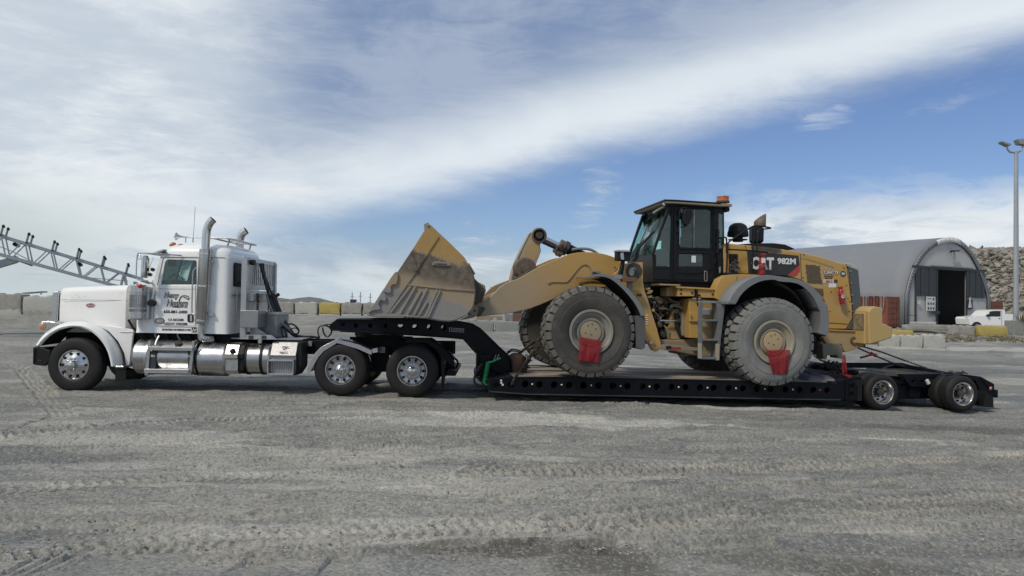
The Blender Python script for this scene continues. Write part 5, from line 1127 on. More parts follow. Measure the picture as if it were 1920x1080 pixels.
# air cleaner
v = .10; a = FT.q('B', 82, 905, v); b = FT.q('B', 82, 622, v); r = .148; H_ = b[1] - a[1]
ac = part('air_cleaner', tk_); cx = FT.q('B', 84, 700, v)[0]
m = MB(); m.lathe([(0, r * .85), (.03, r), (H_ * .22, r), (H_ * .22, r * .97), (H_ * .72, r * .97), (H_ * .72, r), (H_ * .97, r * 1.02), (H_, r * .9), (H_, 0)], (cx, v, a[1]), (0, 0, 1), M['chrome'], 36, [M['dullchrome']] * 3 + [M['dullchrome']] * 2 + [M['chrome']] * 3); m.build('canister', ac)
m = MB()
for k in range(28):
    t_ = 2 * math.pi * k / 28; m.box((cx + r * math.cos(t_) - .006, v + r * math.sin(t_) - .006, a[1] + H_ * .23), (cx + r * math.cos(t_) + .006, v + r * math.sin(t_) + .006, a[1] + H_ * .71), M['greymetal'])
m.build('intake_screen', ac)
for f in (.3, .74): MB().lathe([(0, r), (0, r + .015), (.035, r + .015), (.035, r)], (cx, v, a[1] + H_ * f), (0, 0, 1), M['alu'], 36).build('strap', ac)
a1_ = FT.q('B', 160, 900, .2); b1_ = FT.q('B', 205, 640, .2); MB().box((a1_[0] - .02, .1, a1_[1]), (b1_[0] - .03, .24, b1_[1]), M['alu']).build('mounting_plate', ac, bevel=.01)
m = MB(); c = FT.q('B', 180, 770, .1); m.cyl((c[0] + .02, .05, c[1]), (c[0] + .02, .2, c[1]), .06, M['plastic'], 14); m.build('intake_elbow', ac)
MB().tube([(u, .08, w) for u, w in smoothpts(P('B', .08, (165, 610), (200, 605), (210, 640), (205, 730), (190, 730)))], .018, M['chrome'], 8).build('bracket_tube', ac)
c = FT.q('B', 95, 632, -.05); MB().lathe([(0, .045), (-.03, .042), (-.04, .03), (-.045, 0)], (c[0], -.03, c[1]), (0, 1, 0), M['redlens'], 18).build('cab_marker_light', tk_)
for x, y in ((60, 610), (120, 590), (150, 600), (178, 540), (200, 500)):
    c = FT.q('B', x, y, .05); MB().lathe([(-.03, 0), (-.03, .03), (.02, .05), (.04, 0)], (c[0], .05, c[1]), (.3, .2, 1), M['chrome' if x < 170 else 'rust'], 10).build('mirror_fitting', tk_)
# mirrors
mr = part('mirror', tk_); vm = -.12
MB().tube([(u, vm, w) for u, w in smoothpts(P('B', vm, (160, 372), (92, 360), (76, 372), (70, 420), (66, 540), (68, 570), (84, 584), (150, 590)), 2)], .012, M['chrome'], 8).build('mirror_frame', mr)
MB().tube([(FT.q('B', 92, 364, vm)[0], vm, FT.q('B', 92, 364, vm)[1]), (FT.q('B', 440, 384, CV)[0], CV - .03, FT.q('B', 440, 384, CV)[1])], .014, M['chrome'], 8).build('mirror_arm', mr)
a = FT.q('B', 100, 565, vm); b = FT.q('B', 148, 385, vm)
MB().loft([ring(a[0], b[0] - .01, vm - .03, vm + .13, a[1], .03), ring(a[0] + .01, b[0] + .01, vm - .04, vm + .16, a[1] + .1, .04), ring(a[0] + .01, b[0], vm - .04, vm + .16, b[1] - .06, .04), ring(a[0] + .03, b[0] - .01, vm - .02, vm + .12, b[1], .03)], M['chrome']).build('mirror_head', mr, ang=50)
c = FT.q('B', 92, 398, vm - .02); MB().tube([(c[0] + .03 * math.cos(t), vm - .02, c[1] + .05 * math.sin(t)) for t in [k * math.pi / 6 for k in range(13)]], .006, M['chrome'], 5, caps=False).build('mirror_hook', mr)
MB().tube([(u, .3, w) for u, w in P('B', .3, (206, 400), (150, 545))], .006, M['alu'], 5).build('mirror_stay', mr)
mr2 = part('mirror', tk_); MB().box((A1[0] + .05, 2.5, A1[1] + .05), (A1[0] + .2, 2.62, A1[1] + .5), M['chrome']).build('mirror_head', mr2, bevel=.02); MB().tube([(A1[0] + .1, 2.56, A1[1] + .5), (A1[0] + .3, 2.22, A1[1] + .55)], .013, M['chrome'], 6).build('mirror_arm', mr2)
c = FT.q('B', 185, 560, 1.9); 
MB().tube([(u, .05, w) for u, w in P('B', .05, (3, 905), (20, 935), (40, 972), (58, 990))], .022, M['plastic'], 8).build('hood_latch', tk_)
# ---- fuel tanks and steps
tr = (FT.q('C', 500, 253, .0)[1] - FT.q('C', 500, 585, .0)[1]) / 2 + .005; vc = tr + .01; tc_ = FT.q('C', 500, 412, .02)[1]
def tank(x0, x1, yoff, r, name, mt='tankalu', vv=None, dome=.07):
    a = FT.q('C', x0, 415, vc * .3)[0]; b = FT.q('C', x1, 415, vc * .3)[0]; w = tc_ + yoff
    return MB().lathe([(0, 0), (.005, r * .6), (.02, r * .86), (dome, r), (b - a - dome, r), (b - a - .02, r * .86), (b - a - .005, r * .6), (b - a, 0)], (a, vv or vc, w), (1, 0, 0), M[mt], 44).build(name, tk_, ang=28)
tank(132, 738, 0, tr, 'fuel_tank'); tank(734, 1040, -.03, tr * .97, 'fuel_tank'); t3 = tank(1182, 1462, -.01, tr * .88, 'hydraulic_tank')
def ringband(x, w, r, yo, mt, nm, vv=None):
    a = FT.q('C', x, 415, vc * .3)[0]; MB().lathe([(0, r - .01), (0, r + .012), (w, r + .012), (w, r - .01)], (a, vv or vc, tc_ + yo), (1, 0, 0), M[mt], 44).build(nm, tk_)
ringband(268, .05, tr, 0, 'alu', 'tank_strap'); ringband(700, .05, tr, 0, 'alu', 'tank_strap'); ringband(1202, .055, tr * .88, -.01, 'plastic', 'tank_strap'); ringband(1350, .055, tr * .88, -.01, 'plastic', 'tank_strap'); ringband(734, .02, tr * .99, -.015, 'dullchrome', 'tank_strap')
for (x0, x1, y0, y1) in ((300, 722, 308, 336), (262, 684, 518, 552)):
    a = FT.q('C', x0, y1, -.05); b = FT.q('C', x1, y0, -.05); MB().box((a[0], -.10, a[1]), (b[0], .10, b[1]), M['alu']).build('step_tread', tk_, bevel=.006)
for x0, x1 in ((300, 282), (715, 690)):
    q_ = P('C', -.04, (x0 - 8, 250), (x0 + 16, 250), (x1 + 8, 575), (x1 - 22, 575)); MB().prism(q_, -.04, .0, M['alu']).build('step_bracket', tk_)
q_ = P('C', -.015, (310, 345), (365, 345), (362, 510), (300, 510)); MB().prism(q_, -.015, .02, M['darkpanel']).build('step_back', tk_); q_ = P('C', -.015, (668, 345), (705, 345), (700, 510), (668, 510)); MB().prism(q_, -.015, .02, M['darkpanel']).build('step_back', tk_)
for x in (340, 690):
    q_ = P('C', -.02, (x - 22, 378), (x + 18, 378), (x + 18, 402), (x - 22, 402)); MB().prism(q_, -.025, -.01, M['concretel']).build('step_cleat', tk_)
c = FT.q('C', 585, 275, .15); MB().cyl((c[0], .15, c[1] - .05), (c[0], .12, c[1] + .02), .07, M['grease'], 14).build('tank_cap', tk_)
c = FT.q('C', 368, 270, .05); MB().tube([(c[0] + .03, .1, c[1] + .14), (c[0], .05, c[1] + .03), (c[0], .02, c[1] - .04)], .02, M['alu'], 6).build('tank_hook', tk_)
c = FT.q('C', 1338, 245, .2); MB().lathe([(-.04, .05), (.03, .05), (.04, .03), (.07, .03), (.07, 0)], (c[0], .3, c[1] - .02), (0, 0, 1), M['chrome'], 16).build('filler_neck', tk_)
# aftertreatment cover with its step face
q_ = P('C', .05, (1022, 400), (1040, 330), (1062, 258), (1200, 250), (1165, 400), (1140, 562), (1040, 555), (1026, 500))
cxx = [FT.q('C', x, 415, .03)[0] for x in (1026, 1142)]
pr = [(.30, tc_ + .31), (.10, tc_ + .27), (.0, tc_ + .10), (.0, tc_ + .02), (.035, tc_ - .01), (.035, tc_ - .22), (.12, tc_ - .30), (.5, tc_ - .30), (.6, tc_ + .31)]
MB().loft([[(u, v, w) for v, w in pr] for u in cxx], M['dullchrome']).build('exhaust_filter_cover', tk_, ang=20)
MB().loft([[(u, v + .03, w * .97 + tc_ * .03) for v, w in pr] for u in (cxx[1] + .002, cxx[1] + .10)], M['plastic']).build('exhaust_filter', tk_, ang=20)
c = FT.q('C', 1090, 347, .0); MB().lathe([(.05, .052), (-.012, .052), (-.02, .035), (-.022, 0)], (c[0], .01, c[1]), (0, 1, 0), M['plastic'], 20).build('round_cap', tk_)
# tread plate toolbox and step
def tp():
    m = bpy.data.materials.new('tread_plate'); m.use_nodes = True; t = m.node_tree; E.nt = t; b = t.nodes['Principled BSDF']
    o = t.nodes.new('ShaderNodeTexCoord').outputs['Object']; x = dotv(o, (1, .6, 1)); y = dotv(o, (1, -.6, -1)); k = 190
    f = sstep((x * k).sine() * (y * k).sine(), .1, .6); n = noisen(o, 7, 5, .6)
    c = mixc(f, mixc(n, (.24, .245, .25), (.34, .345, .35)), (.55, .555, .56)); t.links.new(c.s, b.inputs['Base Color']); b.inputs['Metallic'].default_value = .75; b.inputs['Roughness'].default_value = .36
    bp = t.nodes.new('ShaderNodeBump'); bp.inputs['Distance'].default_value = .004; t.links.new(f.s, bp.inputs['Height']); t.links.new(bp.outputs[0], b.inputs['Normal']); return m
M['tread'] = tp()
ua, ubx = FT.q('C', 1455, 385, .05)[0], FT.q('C', 1692, 385, .05)[0]
w1_, w2_, w3_ = FT.q('C', 1550, 262, .15)[1], FT.q('C', 1550, 385, .02)[1], FT.q('C', 1550, 575, .02)[1]
MB().loft([[(u, v, w) for v, w in ((.16, w1_), (.02, w2_), (.06, w2_ - .02), (.06, w3_ + .05), (.6, w3_ + .05), (.6, w1_))] for u in (ua, ubx)], M['tread']).build('tool_box', tk_, ang=15)
a = FT.q('C', 1425, 425, -.05); b = FT.q('C', 1672, 575, -.05)
MB().box((a[0], -.08, a[1] - .03), (b[0], .05, a[1]), M['alu']).build('box_step', tk_, bevel=.004); MB().box((a[0], -.08, b[1]), (b[0], .05, b[1] + .03), M['alu']).build('box_step', tk_, bevel=.004)
for u in (a[0], b[0] - .02): MB().box((u, -.08, b[1]), (u + .02, .05, a[1]), M['alu']).build('box_step_side', tk_)
MB().box((a[0] + .03, .03, b[1] + .03), (b[0] - .03, .05, a[1] - .03), M['greymetal']).build('step_screen', tk_)
for k in range(9): u = a[0] + .05 + k * .045; MB().box((u, .02, b[1] + .03), (u + .01, .03, a[1] - .03), M['alu']).build('screen_bar', tk_)
q_ = P('C', .1, (1710, 262), (1745, 262), (1740, 500), (1690, 575), (1668, 575)); MB().prism(q_, .1, .6, M['plastic']).build('box_bracket', tk_)
c = FT.q('C', 1590, 318, .08); MB().box((c[0] - .05, .075, c[1] + .02), (c[0] + .06, .085, c[1] + .035), M['inkb']).build('box_emblem', tk_); MB().tube([(c[0] + x, .07, c[1] + y) for x, y in ((-.05, .03), (-.04, -.02), (.0, -.02), (.01, .03))], .006, M['inkb'], 4).build('box_emblem', tk_)
text('MERRITT', FT, 'C', 1536, 362, .03, 80, 14, M['inkb'], tk_, 'box_lettering', .2, .02)
# deck plate behind the cab
dk = [FT.q('P', 430, 636, .3)[1]]; ua = ub + .12; ue = FT.q('P', 575, 640, .8)[0]
MB().box((ua - .2, .45, zr + .0), (ue, 2.0, zr + .025), M['greymetal']).build('deck_plate', tk_)
# ---- headache rack
hr = part('headache_rack', tk_); uh = FT.q('B', 938, 700, .25)[0]; rt = FT.q('B', 940, 385, .25)[1]; rb = FT.q('B', 930, 1058, .25)[1]
for v in (.22, 2.14):
    MB().prism([(uh - .05, rb), (uh + .06, rb), (uh + .06, rt - .06), (uh + .01, rt), (uh - .05, rt - .05)], v, v + .10, M['alu']).build('rack_post', hr, bevel=.008)
zl, zu = FT.q('B', 960, 640, .3)[1], rt - .04
MB().box((uh - .03, .32, zu - .07), (uh + .03, 2.14, zu + .02), M['alu']).build('rack_rail', hr, bevel=.006); MB().box((uh - .03, .32, zl - .04), (uh + .03, 2.14, zl + .06), M['alu']).build('rack_rail', hr, bevel=.006)
for k in range(15):
    v = .36 + k * .122; MB().box((uh - .02, v, zl + .06), (uh + .02, v + .07, zu - .07), M['alu']).build('rack_slat', hr)
MB().box((uh - .02, .32, FT.q('B', 960, 825, .3)[1]), (uh + .0, 2.14, zl - .06), M['alu']).build('rack_plate', hr)
MB().box((uh + .0, .33, zl - .28), (uh + .16, 1.7, zl - .12), M['alu']).build('chain_tray', hr, bevel=.01)
for v, l in ((.55, .45), (.62, .5), (1.3, .4)):
    for k in range(int(l / .05)): MB().lathe([(-.01, .018), (0, .028), (.01, .018)], (uh + .17, v + (.01 if k % 2 else -.01), zl - .14 - k * .05), (1, .5 if k % 2 else -.5, 0), M['chain'], 6).build('hanging_chain', hr)
a = FT.q('B', 945, 970, .15); b = FT.q('B', 945, 828, .15)
MB().box((uh - .02, .12, a[1]), (uh + .33, .62, b[1]), M['tread']).build('tread_plate_box', tk_, bevel=.01)
MB().box((uh + .1, .7, zr + .03), (uh + .55, 1.5, zr + .52), M['greymetal']).build('battery_box', tk_, bevel=.02); MB().box((uh + .08, .68, zr + .5), (uh + .57, 1.52, zr + .55), M['alu']).build('box_lid', tk_)
MB().prism([(uh + .06, zr + .03), (uh + .06, zr + .32), (uh + .5, zr + .03)], .5, .52, M['alu']).build('gusset', tk_)
a = FT.q('B', 950, 1062, .1); b = FT.q('B', 1205, 1030, .1); MB().prism([(a[0], a[1]), (b[0], a[1]), (b[0] - .12, b[1]), (a[0], b[1])], .1, .16, M['alu']).build('side_step_plate', tk_)
for x in (990, 1095): c = FT.q('B', x, 1046, .1); MB().box((c[0] - .03, .09, c[1] - .035), (c[0] + .06, .1, c[1] + .03), M['darkpanel']).build('plate_slot', tk_)
c = FT.q('B', 998, 440, .4); MB().box((c[0] - .03, .38, c[1] - .05), (c[0] + .06, .52, c[1] + .05), M['plastic']).build('work_light', tk_, bevel=.01)
# hoses
def hose(pts, r, v0, v1, mt='hose', par=tk_, name='air_hose', zm='D'):
    n = len(pts); p3 = [(lambda q_, v: (q_[0], v, q_[1]))(FT.q(zm, x, y, v0 + (v1 - v0) * i / (n - 1)), v0 + (v1 - v0) * i / (n - 1)) for i, (x, y) in enumerate(pts)]
    return MB().tube(smoothpts(p3, 2), r, M[mt], 8).build(name, par)
hose([(262, 290), (285, 380), (310, 470), (335, 560), (345, 610)], .035, 1.0, 1.1)
hose([(290, 290), (300, 400), (340, 500), (375, 600)], .018, 1.1, 1.2)
for k, (dx_, r) in enumerate(((0, .024), (18, .020), (34, .024), (52, .022), (70, .020), (86, .026))):
    hose([(330 + dx_ * .9, 600 + dx_ * .2), (345 + dx_, 690), (400 + dx_, 830), (480 + dx_ * .7, 930), (560 + dx_ * .35, 990), (600, 1030 - k * 2), (700, 1032)], r, .9 + .08 * k, 1.15)
hose([(320, 600), (350, 720), (420, 850), (560, 960)], .02, .8, 1.0, 'greymetal')
hose([(545, 910), (570, 898), (620, 925), (655, 965), (640, 1010), (590, 1000)], .018, 1.0, 1.1); hose([(565, 955), (620, 940), (650, 975)], .012, 1.0, 1.1)
hose([(590, 1020), (700, 1034), (780, 1030), (860, 1045)], .024, 1.1, 1.2)
hose([(470, 930), (480, 1000), (500, 1050)], .02, .8, .8); hose([(500, 940), (520, 1010), (530, 1050)], .018, .9, .9)
for k in range(3): c = FT.q('D', 345 + k * 32, 612, .95); MB().cyl((c[0] - .03, .9 + k * .1, c[1] - .03), (c[0] + .04, .9 + k * .1, c[1] + .03), .035, M['grease'], 10).build('hose_coupling', tk_)
hose([(970, 905), (880, 915), (842, 950), (845, 1010), (862, 1050)], .014, 1.15, 1.2, name='trailer_air_line'); hose([(880, 925), (930, 915), (985, 960), (975, 1010), (935, 1042), (900, 1000), (890, 940)], .018, 1.15, 1.2, name='trailer_air_line')
# ---- drive axle fenders
fp = P('E', 0.0, (92, 615), (100, 560), (130, 490), (180, 405), (240, 345), (410, 258), (640, 322), (780, 385))
rows = [[(u, v, w) for u, w in fp] for v in (.0, .62)]
MB().sheet(rows, M['alu']).build('drive_fender', tk_, ang=25, solid=.012)
MB().prism([p for p in fp] + [(p[0] + dx, p[1] - .075) for p, dx in reversed(list(zip(fp, (.05, .05, .06, .06, .05, .0, -.02, -.02))))], -.012, .0, M['alu']).build('fender_flange', tk_)
a = FT.q('E', 780, 385, 0); b = FT.q('E', 825, 370, 0); MB().box((a[0], .0, a[1] - .03), (b[0] + .02, .62, a[1] + .05), M['alu'], .2).build('fender_end', tk_)
fp2 = P('E', 0.12, (1130, 258), (1385, 258), (1500, 330), (1580, 400), (1645, 480))
MB().sheet([[(u, v, w) for u, w in fp2] for v in (.1, .66)], M['black']).build('rear_fender', tk_, ang=25, solid=.015)
MB().prism(fp2 + P('E', .12, (1655, 560), (1540, 480), (1440, 360), (1330, 285), (1130, 300)), .12, .15, M['black']).build('rear_fender_side', tk_)
MB().prism(P('E', .9, (700, 262), (740, 232), (1020, 212), (1140, 290), (1560, 470), (1665, 560), (1560, 650), (1510, 650), (1480, 480), (1180, 330), (700, 330)), .75, 1.70, M['black']).build('rear_frame_end', tk_)
MB().prism(P('E', .3, (1512, 470), (1535, 420), (1548, 480), (1550, 600), (1530, 780), (1515, 770), (1520, 600)), .1, .62, M['plastic']).build('mud_flap', tk_)
a = FT.q('E', 1560, 648, .1); b = FT.q('E', 1665, 600, .1); MB().box((a[0], .1, a[1]), (b[0], 2.3, b[1]), M['black']).build('tail_bar', tk_, bevel=.02)
a = FT.q('E', 1640, 515, 1.0); m = MB(); m.tube([(a[0] + .09 * math.sin(t), 1.0, a[1] + .1 * math.cos(t)) for t in [k * math.pi / 8 for k in range(9)]], .022, M['black'], 8); m.build('tow_hook', tk_)
# fifth wheel
c = FT.q('E', 880, 222, 1.22)
m = MB(); m.lathe([(0, .0), (0, .44), (.05, .46), (.06, .42), (.06, 0)], (c[0], 1.22, c[1] - .03), (0, 0, 1), M['grease'], 28); m.box((c[0] - .6, .85, c[1] - .16), (c[0] + .62, .93, c[1] - .02), M['black']); m.box((c[0] - .6, 1.5, c[1] - .16), (c[0] + .62, 1.58, c[1] - .02), M['black']); m.prism([(c[0] + .2, c[1] + .0), (c[0] + .95, c[1] - .2), (c[0] + .95, c[1] - .25), (c[0] + .2, c[1] - .08)], .9, 1.5, M['grease']); m.build('fifth_wheel', tk_)
m = MB(); a = FT.q('E', 620, 200, .9); m.box((a[0] - .05, .9, a[1] - .04), (a[0] + .3, 1.5, a[1] + .01), M['grease']); m.box((a[0] + .1, .9, a[1] - .12), (a[0] + .2, 1.2, a[1]), M['grease'], .3); m.build('release_handle', tk_)
# suspension clutter between the drive axles
um = (dr_c[0][0] + dr_c[1][0]) / 2
MB().box((um - .12, .62, .42), (um + .14, .78, .88), M['black']).build('suspension_hanger', tk_); MB().lathe([(-.14, .0), (-.14, .12), (-.05, .15), (.05, .15), (.14, .12), (.14, 0)], (um + .45, .7, .72), (0, 0, 1), M['rubber'], 18).build('air_spring', tk_); MB().box((um - .7, .64, .42), (um + .7, .74, .5), M['black']).build('torque_beam', tk_)
a = FT.q('E', 830, 350, .2); b = FT.q('E', 890, 415, .2); MB().box((a[0], .5, b[1]), (b[0], .6, a[1]), M['greymetal']).build('valve_block', tk_)
for x0, y0, x1, y1 in ((85, 285, 125, 335), (-140, 270, -110, 310)): a = FT.q('E', x0, y1, .6); b = FT.q('E', x1, y0, .6); MB().box((a[0], .70, a[1]), (b[0], .775, b[1]), M['greymetal']).build('frame_bracket', tk_)
for x, y, x2, y2 in ((1030, 238, 1060, 275), (315, 168, 348, 195)): a = FT.q('C', x, y2, .6); b = FT.q('C', x2, y, .6); MB().box((a[0], .60, a[1]), (b[0], .66, b[1]), M['greymetal']).build('frame_bracket', tk_)
# ================================================================ LOWBOY TRAILER
FL = Frame((1.45, 13.95, 0), R(9)); P = FL.P
tl = thing('lowboy_trailer', 'black lowboy trailer with arched gooseneck, drilled side beams and timber deck', 'trailer', FL.o, FL.phi)
TV, TF = .26, 3.0       # near and far faces of the deck
hm = lambda x: 960 + x / 2
# main side beams with their rows of holes
outline = [(917, 716), (921, 711), (960, 707.5), (1060, 706.5), (1557, 718), (1576, 722), (1576, 750.5), (1540, 750), (990, 740), (918, 735)]
holes_px = [(890 + 41, 722), (957, 721), (985, 720)] + [(hm(x), 720.3 + (hm(x) - 985) * .0200) for x in (103, 158, 214, 268, 324, 378, 433, 490, 543, 598, 651, 705, 757, 813, 867, 918, 970, 1025, 1078, 1130, 1182)]
ol = P('P', TV, *outline); hl = []
for i, (x, y) in enumerate(holes_px):
    c = FL.q('P', x, y, TV); hl.append(circ(c, .066, 14, .066 if i else .05))
for v in (TV, TF - .03): MB().prism(ol, v, v + .03, M['trailer'], holes=hl).build('side_beam', tl)
MB().prism(ol, TV + .32, TV + .35, M['hole']).build('inner_web', tl)
bl = P('P', TV, (918, 735), (990, 740), (1540, 750), (1576, 750.5))
for v in (TV - .015,): MB().prism(bl + [(u, w + .022) for u, w in reversed(bl)], v, v + .2, M['greymetal2'] if 'greymetal2' in M else M['trailer']).build('bottom_flange', tl)
tl_ = P('P', TV, (921, 711), (960, 707.5), (1060, 706.5), (1557, 718))
MB().prism(tl_ + [(u, w - .02) for u, w in reversed(tl_)], TV - .012, TV + .1, M['trailer']).build('top_flange', tl)
# reflectors between the holes
for i, x in enumerate((76, 186, 297, 407, 516, 625, 733, 840, 948, 1053, 1155)):
    c = FL.q('P', hm(x), 720 + (hm(x) - 985) * .0205, TV); MB().lathe([(.0, .017), (-.012, .014), (-.016, 0)], (c[0], TV, c[1]), (0, 1, 0), M['lampy'] if i < 10 else M['redlens'], 10).build('marker_lamp', tl)
for x, y, mt in ((939.5, 713.5, 'inkw'), (940, 718, 'inkw'), (942.5, 721.5, 'lampy')):
    c = FL.q('P', x, y, TV); MB().box((c[0] - .018, TV - .012, c[1] - .016), (c[0] + .018, TV, c[1] + .016), M[mt]).build('marker_lamp', tl, bevel=.004)
# timber deck
fr, bk = FL.q('P', 966, 706.5, TV), FL.q('P', 1557, 716.5, TV)
dw = lambda u: fr[1] + (bk[1] - fr[1]) * (u - fr[0]) / (bk[0] - fr[0])
NPK = 11; cuts = [fr[0] + (bk[0] - fr[0]) * f for f in (0, 1)]
for k in range(NPK):
    v0 = TV + .12 + (TF - TV - .24) * k / NPK; v1 = TV + .12 + (TF - TV - .24) * (k + 1) / NPK - .018
    rr = random.Random(k); dzz = rr.uniform(-.006, .008)
    MB().loft([[(u, v0, dw(u) + dzz - .045), (u, v1, dw(u) + dzz - .045), (u, v1, dw(u) + dzz + .0), (u, v0, dw(u) + dzz)] for u in np.linspace(fr[0], bk[0], 9)], M['wood' if k % 3 else 'wood2']).build('deck_plank', tl, bevel=.005)
for k in range(12):
    u = fr[0] + .3 + (bk[0] - fr[0] - .5) * k / 11; MB().box((u, TV + .1, dw(u) - .2), (u + .1, TF - .1, dw(u) - .05), M['trailer']).build('cross_member', tl)
# front apron of the deck, a row of steel plates
a0 = FL.q('P', 917, 716, TV)
ap = [FL.q('P', x, y, TV) for x, y in ((917, 715), (960, 706.5))]
for k in range(4):
    u0 = ap[0][0] + (ap[1][0] - ap[0][0]) * k / 4; u1 = ap[0][0] + (ap[1][0] - ap[0][0]) * (k + 1) / 4 - .008; w0 = ap[0][1] + (ap[1][1] - ap[0][1]) * k / 4; w1 = ap[0][1] + (ap[1][1] - ap[0][1]) * (k + 1) / 4
    MB().loft([[(u0, v, w0 - .03), (u1, v, w1 - .03), (u1, v, w1 + .01), (u0, v, w0 + .01)] for v in (TV + .02, TF - .02)], M['trailer']).build('apron_plate', tl, bevel=.004)
MB().prism([ap[0], ap[1], (ap[1][0], ap[1][1] - .2), (ap[0][0] + .05, ap[0][1] - .2)], TV + .05, TF - .05, M['hole']).build('apron_box', tl)
# gooseneck, two drilled side plates with top and bottom plates between
NV0, NV1 = 1.12, 2.16
gk = FL.P('E', NV0, (335, 100), (400, 52), (900, 48), (1370, 50), (1560, 62), (1700, 76)) + FL.P('G', NV0, (60, 242), (140, 256), (215, 300), (290, 372), (400, 480), (500, 572), (524, 615), (532, 745), (300, 760), (290, 700), (270, 625), (200, 552), (130, 470), (85, 425), (30, 408)) + FL.P('E', NV0, (1740, 262), (1560, 240), (1300, 222), (1040, 206), (430, 168), (345, 165))
gk = gk
gh = [circ(FL.q('E', x, y, NV0), .042 + .012 * (x > 1000), 14) for x, y in ((465, 108), (605, 117), (758, 117), (920, 118), (1080, 120), (1235, 126), (1388, 132), (1538, 138))]
gn = part('gooseneck', tl)
MB().prism(FL.P('E', NV0, (400, 70), (960, 66), (960, 180), (400, 155)), NV0 + .3, NV0 + .32, M['hole']).build('neck_dark_backing', gn)  # near-black sheets added inside the open neck so its holes look shaded
MB().prism(FL.P('E', NV0, (960, 66), (1640, 80), (1640, 112), (960, 106)), NV0 + .3, NV0 + .32, M['hole']).build('neck_dark_backing', gn)
for v in (NV0, NV1): MB().prism(gk, v, v + .04, M['trailer'], holes=gh).build('neck_side_plate', gn)
topl = FL.P('E', NV0, (400, 52), (900, 48), (1370, 50), (1560, 62), (1700, 76)) + FL.P('G', NV0, (60, 242), (140, 256), (215, 300), (290, 372), (400, 480), (500, 572), (524, 615), (532, 745))
botl = FL.P('E', NV0, (345, 165), (430, 168), (1040, 206), (1300, 222), (1560, 240), (1740, 262)) + FL.P('G', NV0, (30, 408), (85, 425), (130, 470), (200, 552), (270, 625), (290, 700), (300, 760))
MB().sheet([[(u, v, w) for u, w in topl] for v in (NV0 - .05, NV1 + .09)], M['trailer']).build('neck_top_flange', gn, solid=.02, ang=30)
for v0, v1 in ((NV0 - .05, NV0 + .15), (NV1 - .1, NV1 + .09)): MB().sheet([[(u, v, w) for u, w in botl] for v in (v0, v1)], M['trailer']).build('neck_bottom_flange', gn, solid=.02, ang=30)
MB().prism([botl[1], botl[2], (botl[2][0], botl[2][1] - .03), (botl[1][0], botl[1][1] - .03)], NV0 + .15, NV1 - .1, M['trailer']).build('kingpin_plate', gn)
MB().prism(FL.P('E', NV0, (335, 100), (345, 165), (330, 150), (325, 115)), NV0, NV1, M['trailer']).build('neck_nose', gn)
for x, y in ((400, 105), (1700, 100)): pass
p_ = FL.P('E', NV0 - .006, (1594, 138), (1750, 148), (1750, 188), (1594, 178)); MB().prism(p_, NV0 - .006, NV0, M['badge']).build('maker_plate', gn)
p_ = FL.P('E', NV0 - .009, (1600, 143), (1744, 152), (1744, 183), (1600, 174)); MB().prism(p_, NV0 - .009, NV0 - .006, M['trailer']).build('maker_plate', gn)
text('COZAD', FL, 'E', 1612, 172, NV0 - .01, 122, 22, M['badge'], gn, 'maker_lettering', 0, .015)
for x in range(1130, 1440, 52):
    c = FL.q('E', x, 46, NV0 + .2); MB().box((c[0] - .035, NV0 + .02, c[1] - .02), (c[0] + .035, NV0 + .5, c[1] + .03), M['tan']).build('dunnage_lug', gn, bevel=.01)
# base of the neck: hydraulic ram, hoses, green coil
MB().prism(FL.P('G', 1.3, (300, 640), (420, 700), (480, 742), (470, 760), (350, 720), (290, 668)), 1.0, 1.08, M['trailer']).build('neck_gusset', gn)
m = MB(); c0_ = FL.q('G', 205, 600, 1.0); m.box((c0_[0] - .05, .95, c0_[1] - .35), (c0_[0] + .08, 1.1, c0_[1] + .1), M['trailer']); c1_ = FL.q('G', 240, 720, 1.0); m.box((c1_[0] - .06, .9, c1_[1] - .15), (c1_[0] + .15, 1.2, c1_[1] + .3), M['trailer']); m.build('landing_bracket', tl, bevel=.01)
def lhose(pts, r, v, mt='hose', name='air_hose', zm='G', par=tl, sm=2, v1=None):
    n = len(pts); vv = [v + ((v1 if v1 is not None else v) - v) * i / (n - 1) for i in range(n)]
    return MB().tube(smoothpts([(FL.q(zm, x, y, a)[0], a, FL.q(zm, x, y, a)[1]) for (x, y), a in zip(pts, vv)], sm), r, M[mt], 8).build(name, par)
lhose([(240, 660), (190, 710), (155, 800), (160, 860), (200, 885), (300, 880)], .022, .7); lhose([(230, 690), (180, 760), (150, 830), (190, 878), (240, 885)], .016, .75); lhose([(180, 795), (230, 835), (250, 850)], .014, .7)
h0, h1 = FL.q('G', 298, 640, .62), FL.q('G', 260, 850, .62); n = 22 * 10; pts = []
for i in range(n + 1):
    t_ = i / n; a = t_ * 15 * 2 * math.pi; k_ = h0[1] + (h1[1] - h0[1]) * t_
    pts.append((h0[0] + (h1[0] - h0[0]) * t_ + 0.036 * math.cos(a), .62 + .036 * math.sin(a), k_))
MB().tube(pts, .0085, M['green'], 6).build('coiled_air_hose', tl)
lhose([(300, 645), (340, 640), (380, 618), (410, 606), (420, 605)], .018, .62, 'green'); lhose([(258, 848), (270, 868), (300, 872), (330, 870)], .018, .6, 'green')
for x, y, x2, y2 in ((355, 620, 378, 570), (385, 612, 408, 562), (400, 608, 428, 604)): lhose([(x, y), (x2, y2)], .007, .9, 'alu', 'valve_handle', sm=0)
c = FL.q('G', 345, 872, .5); 
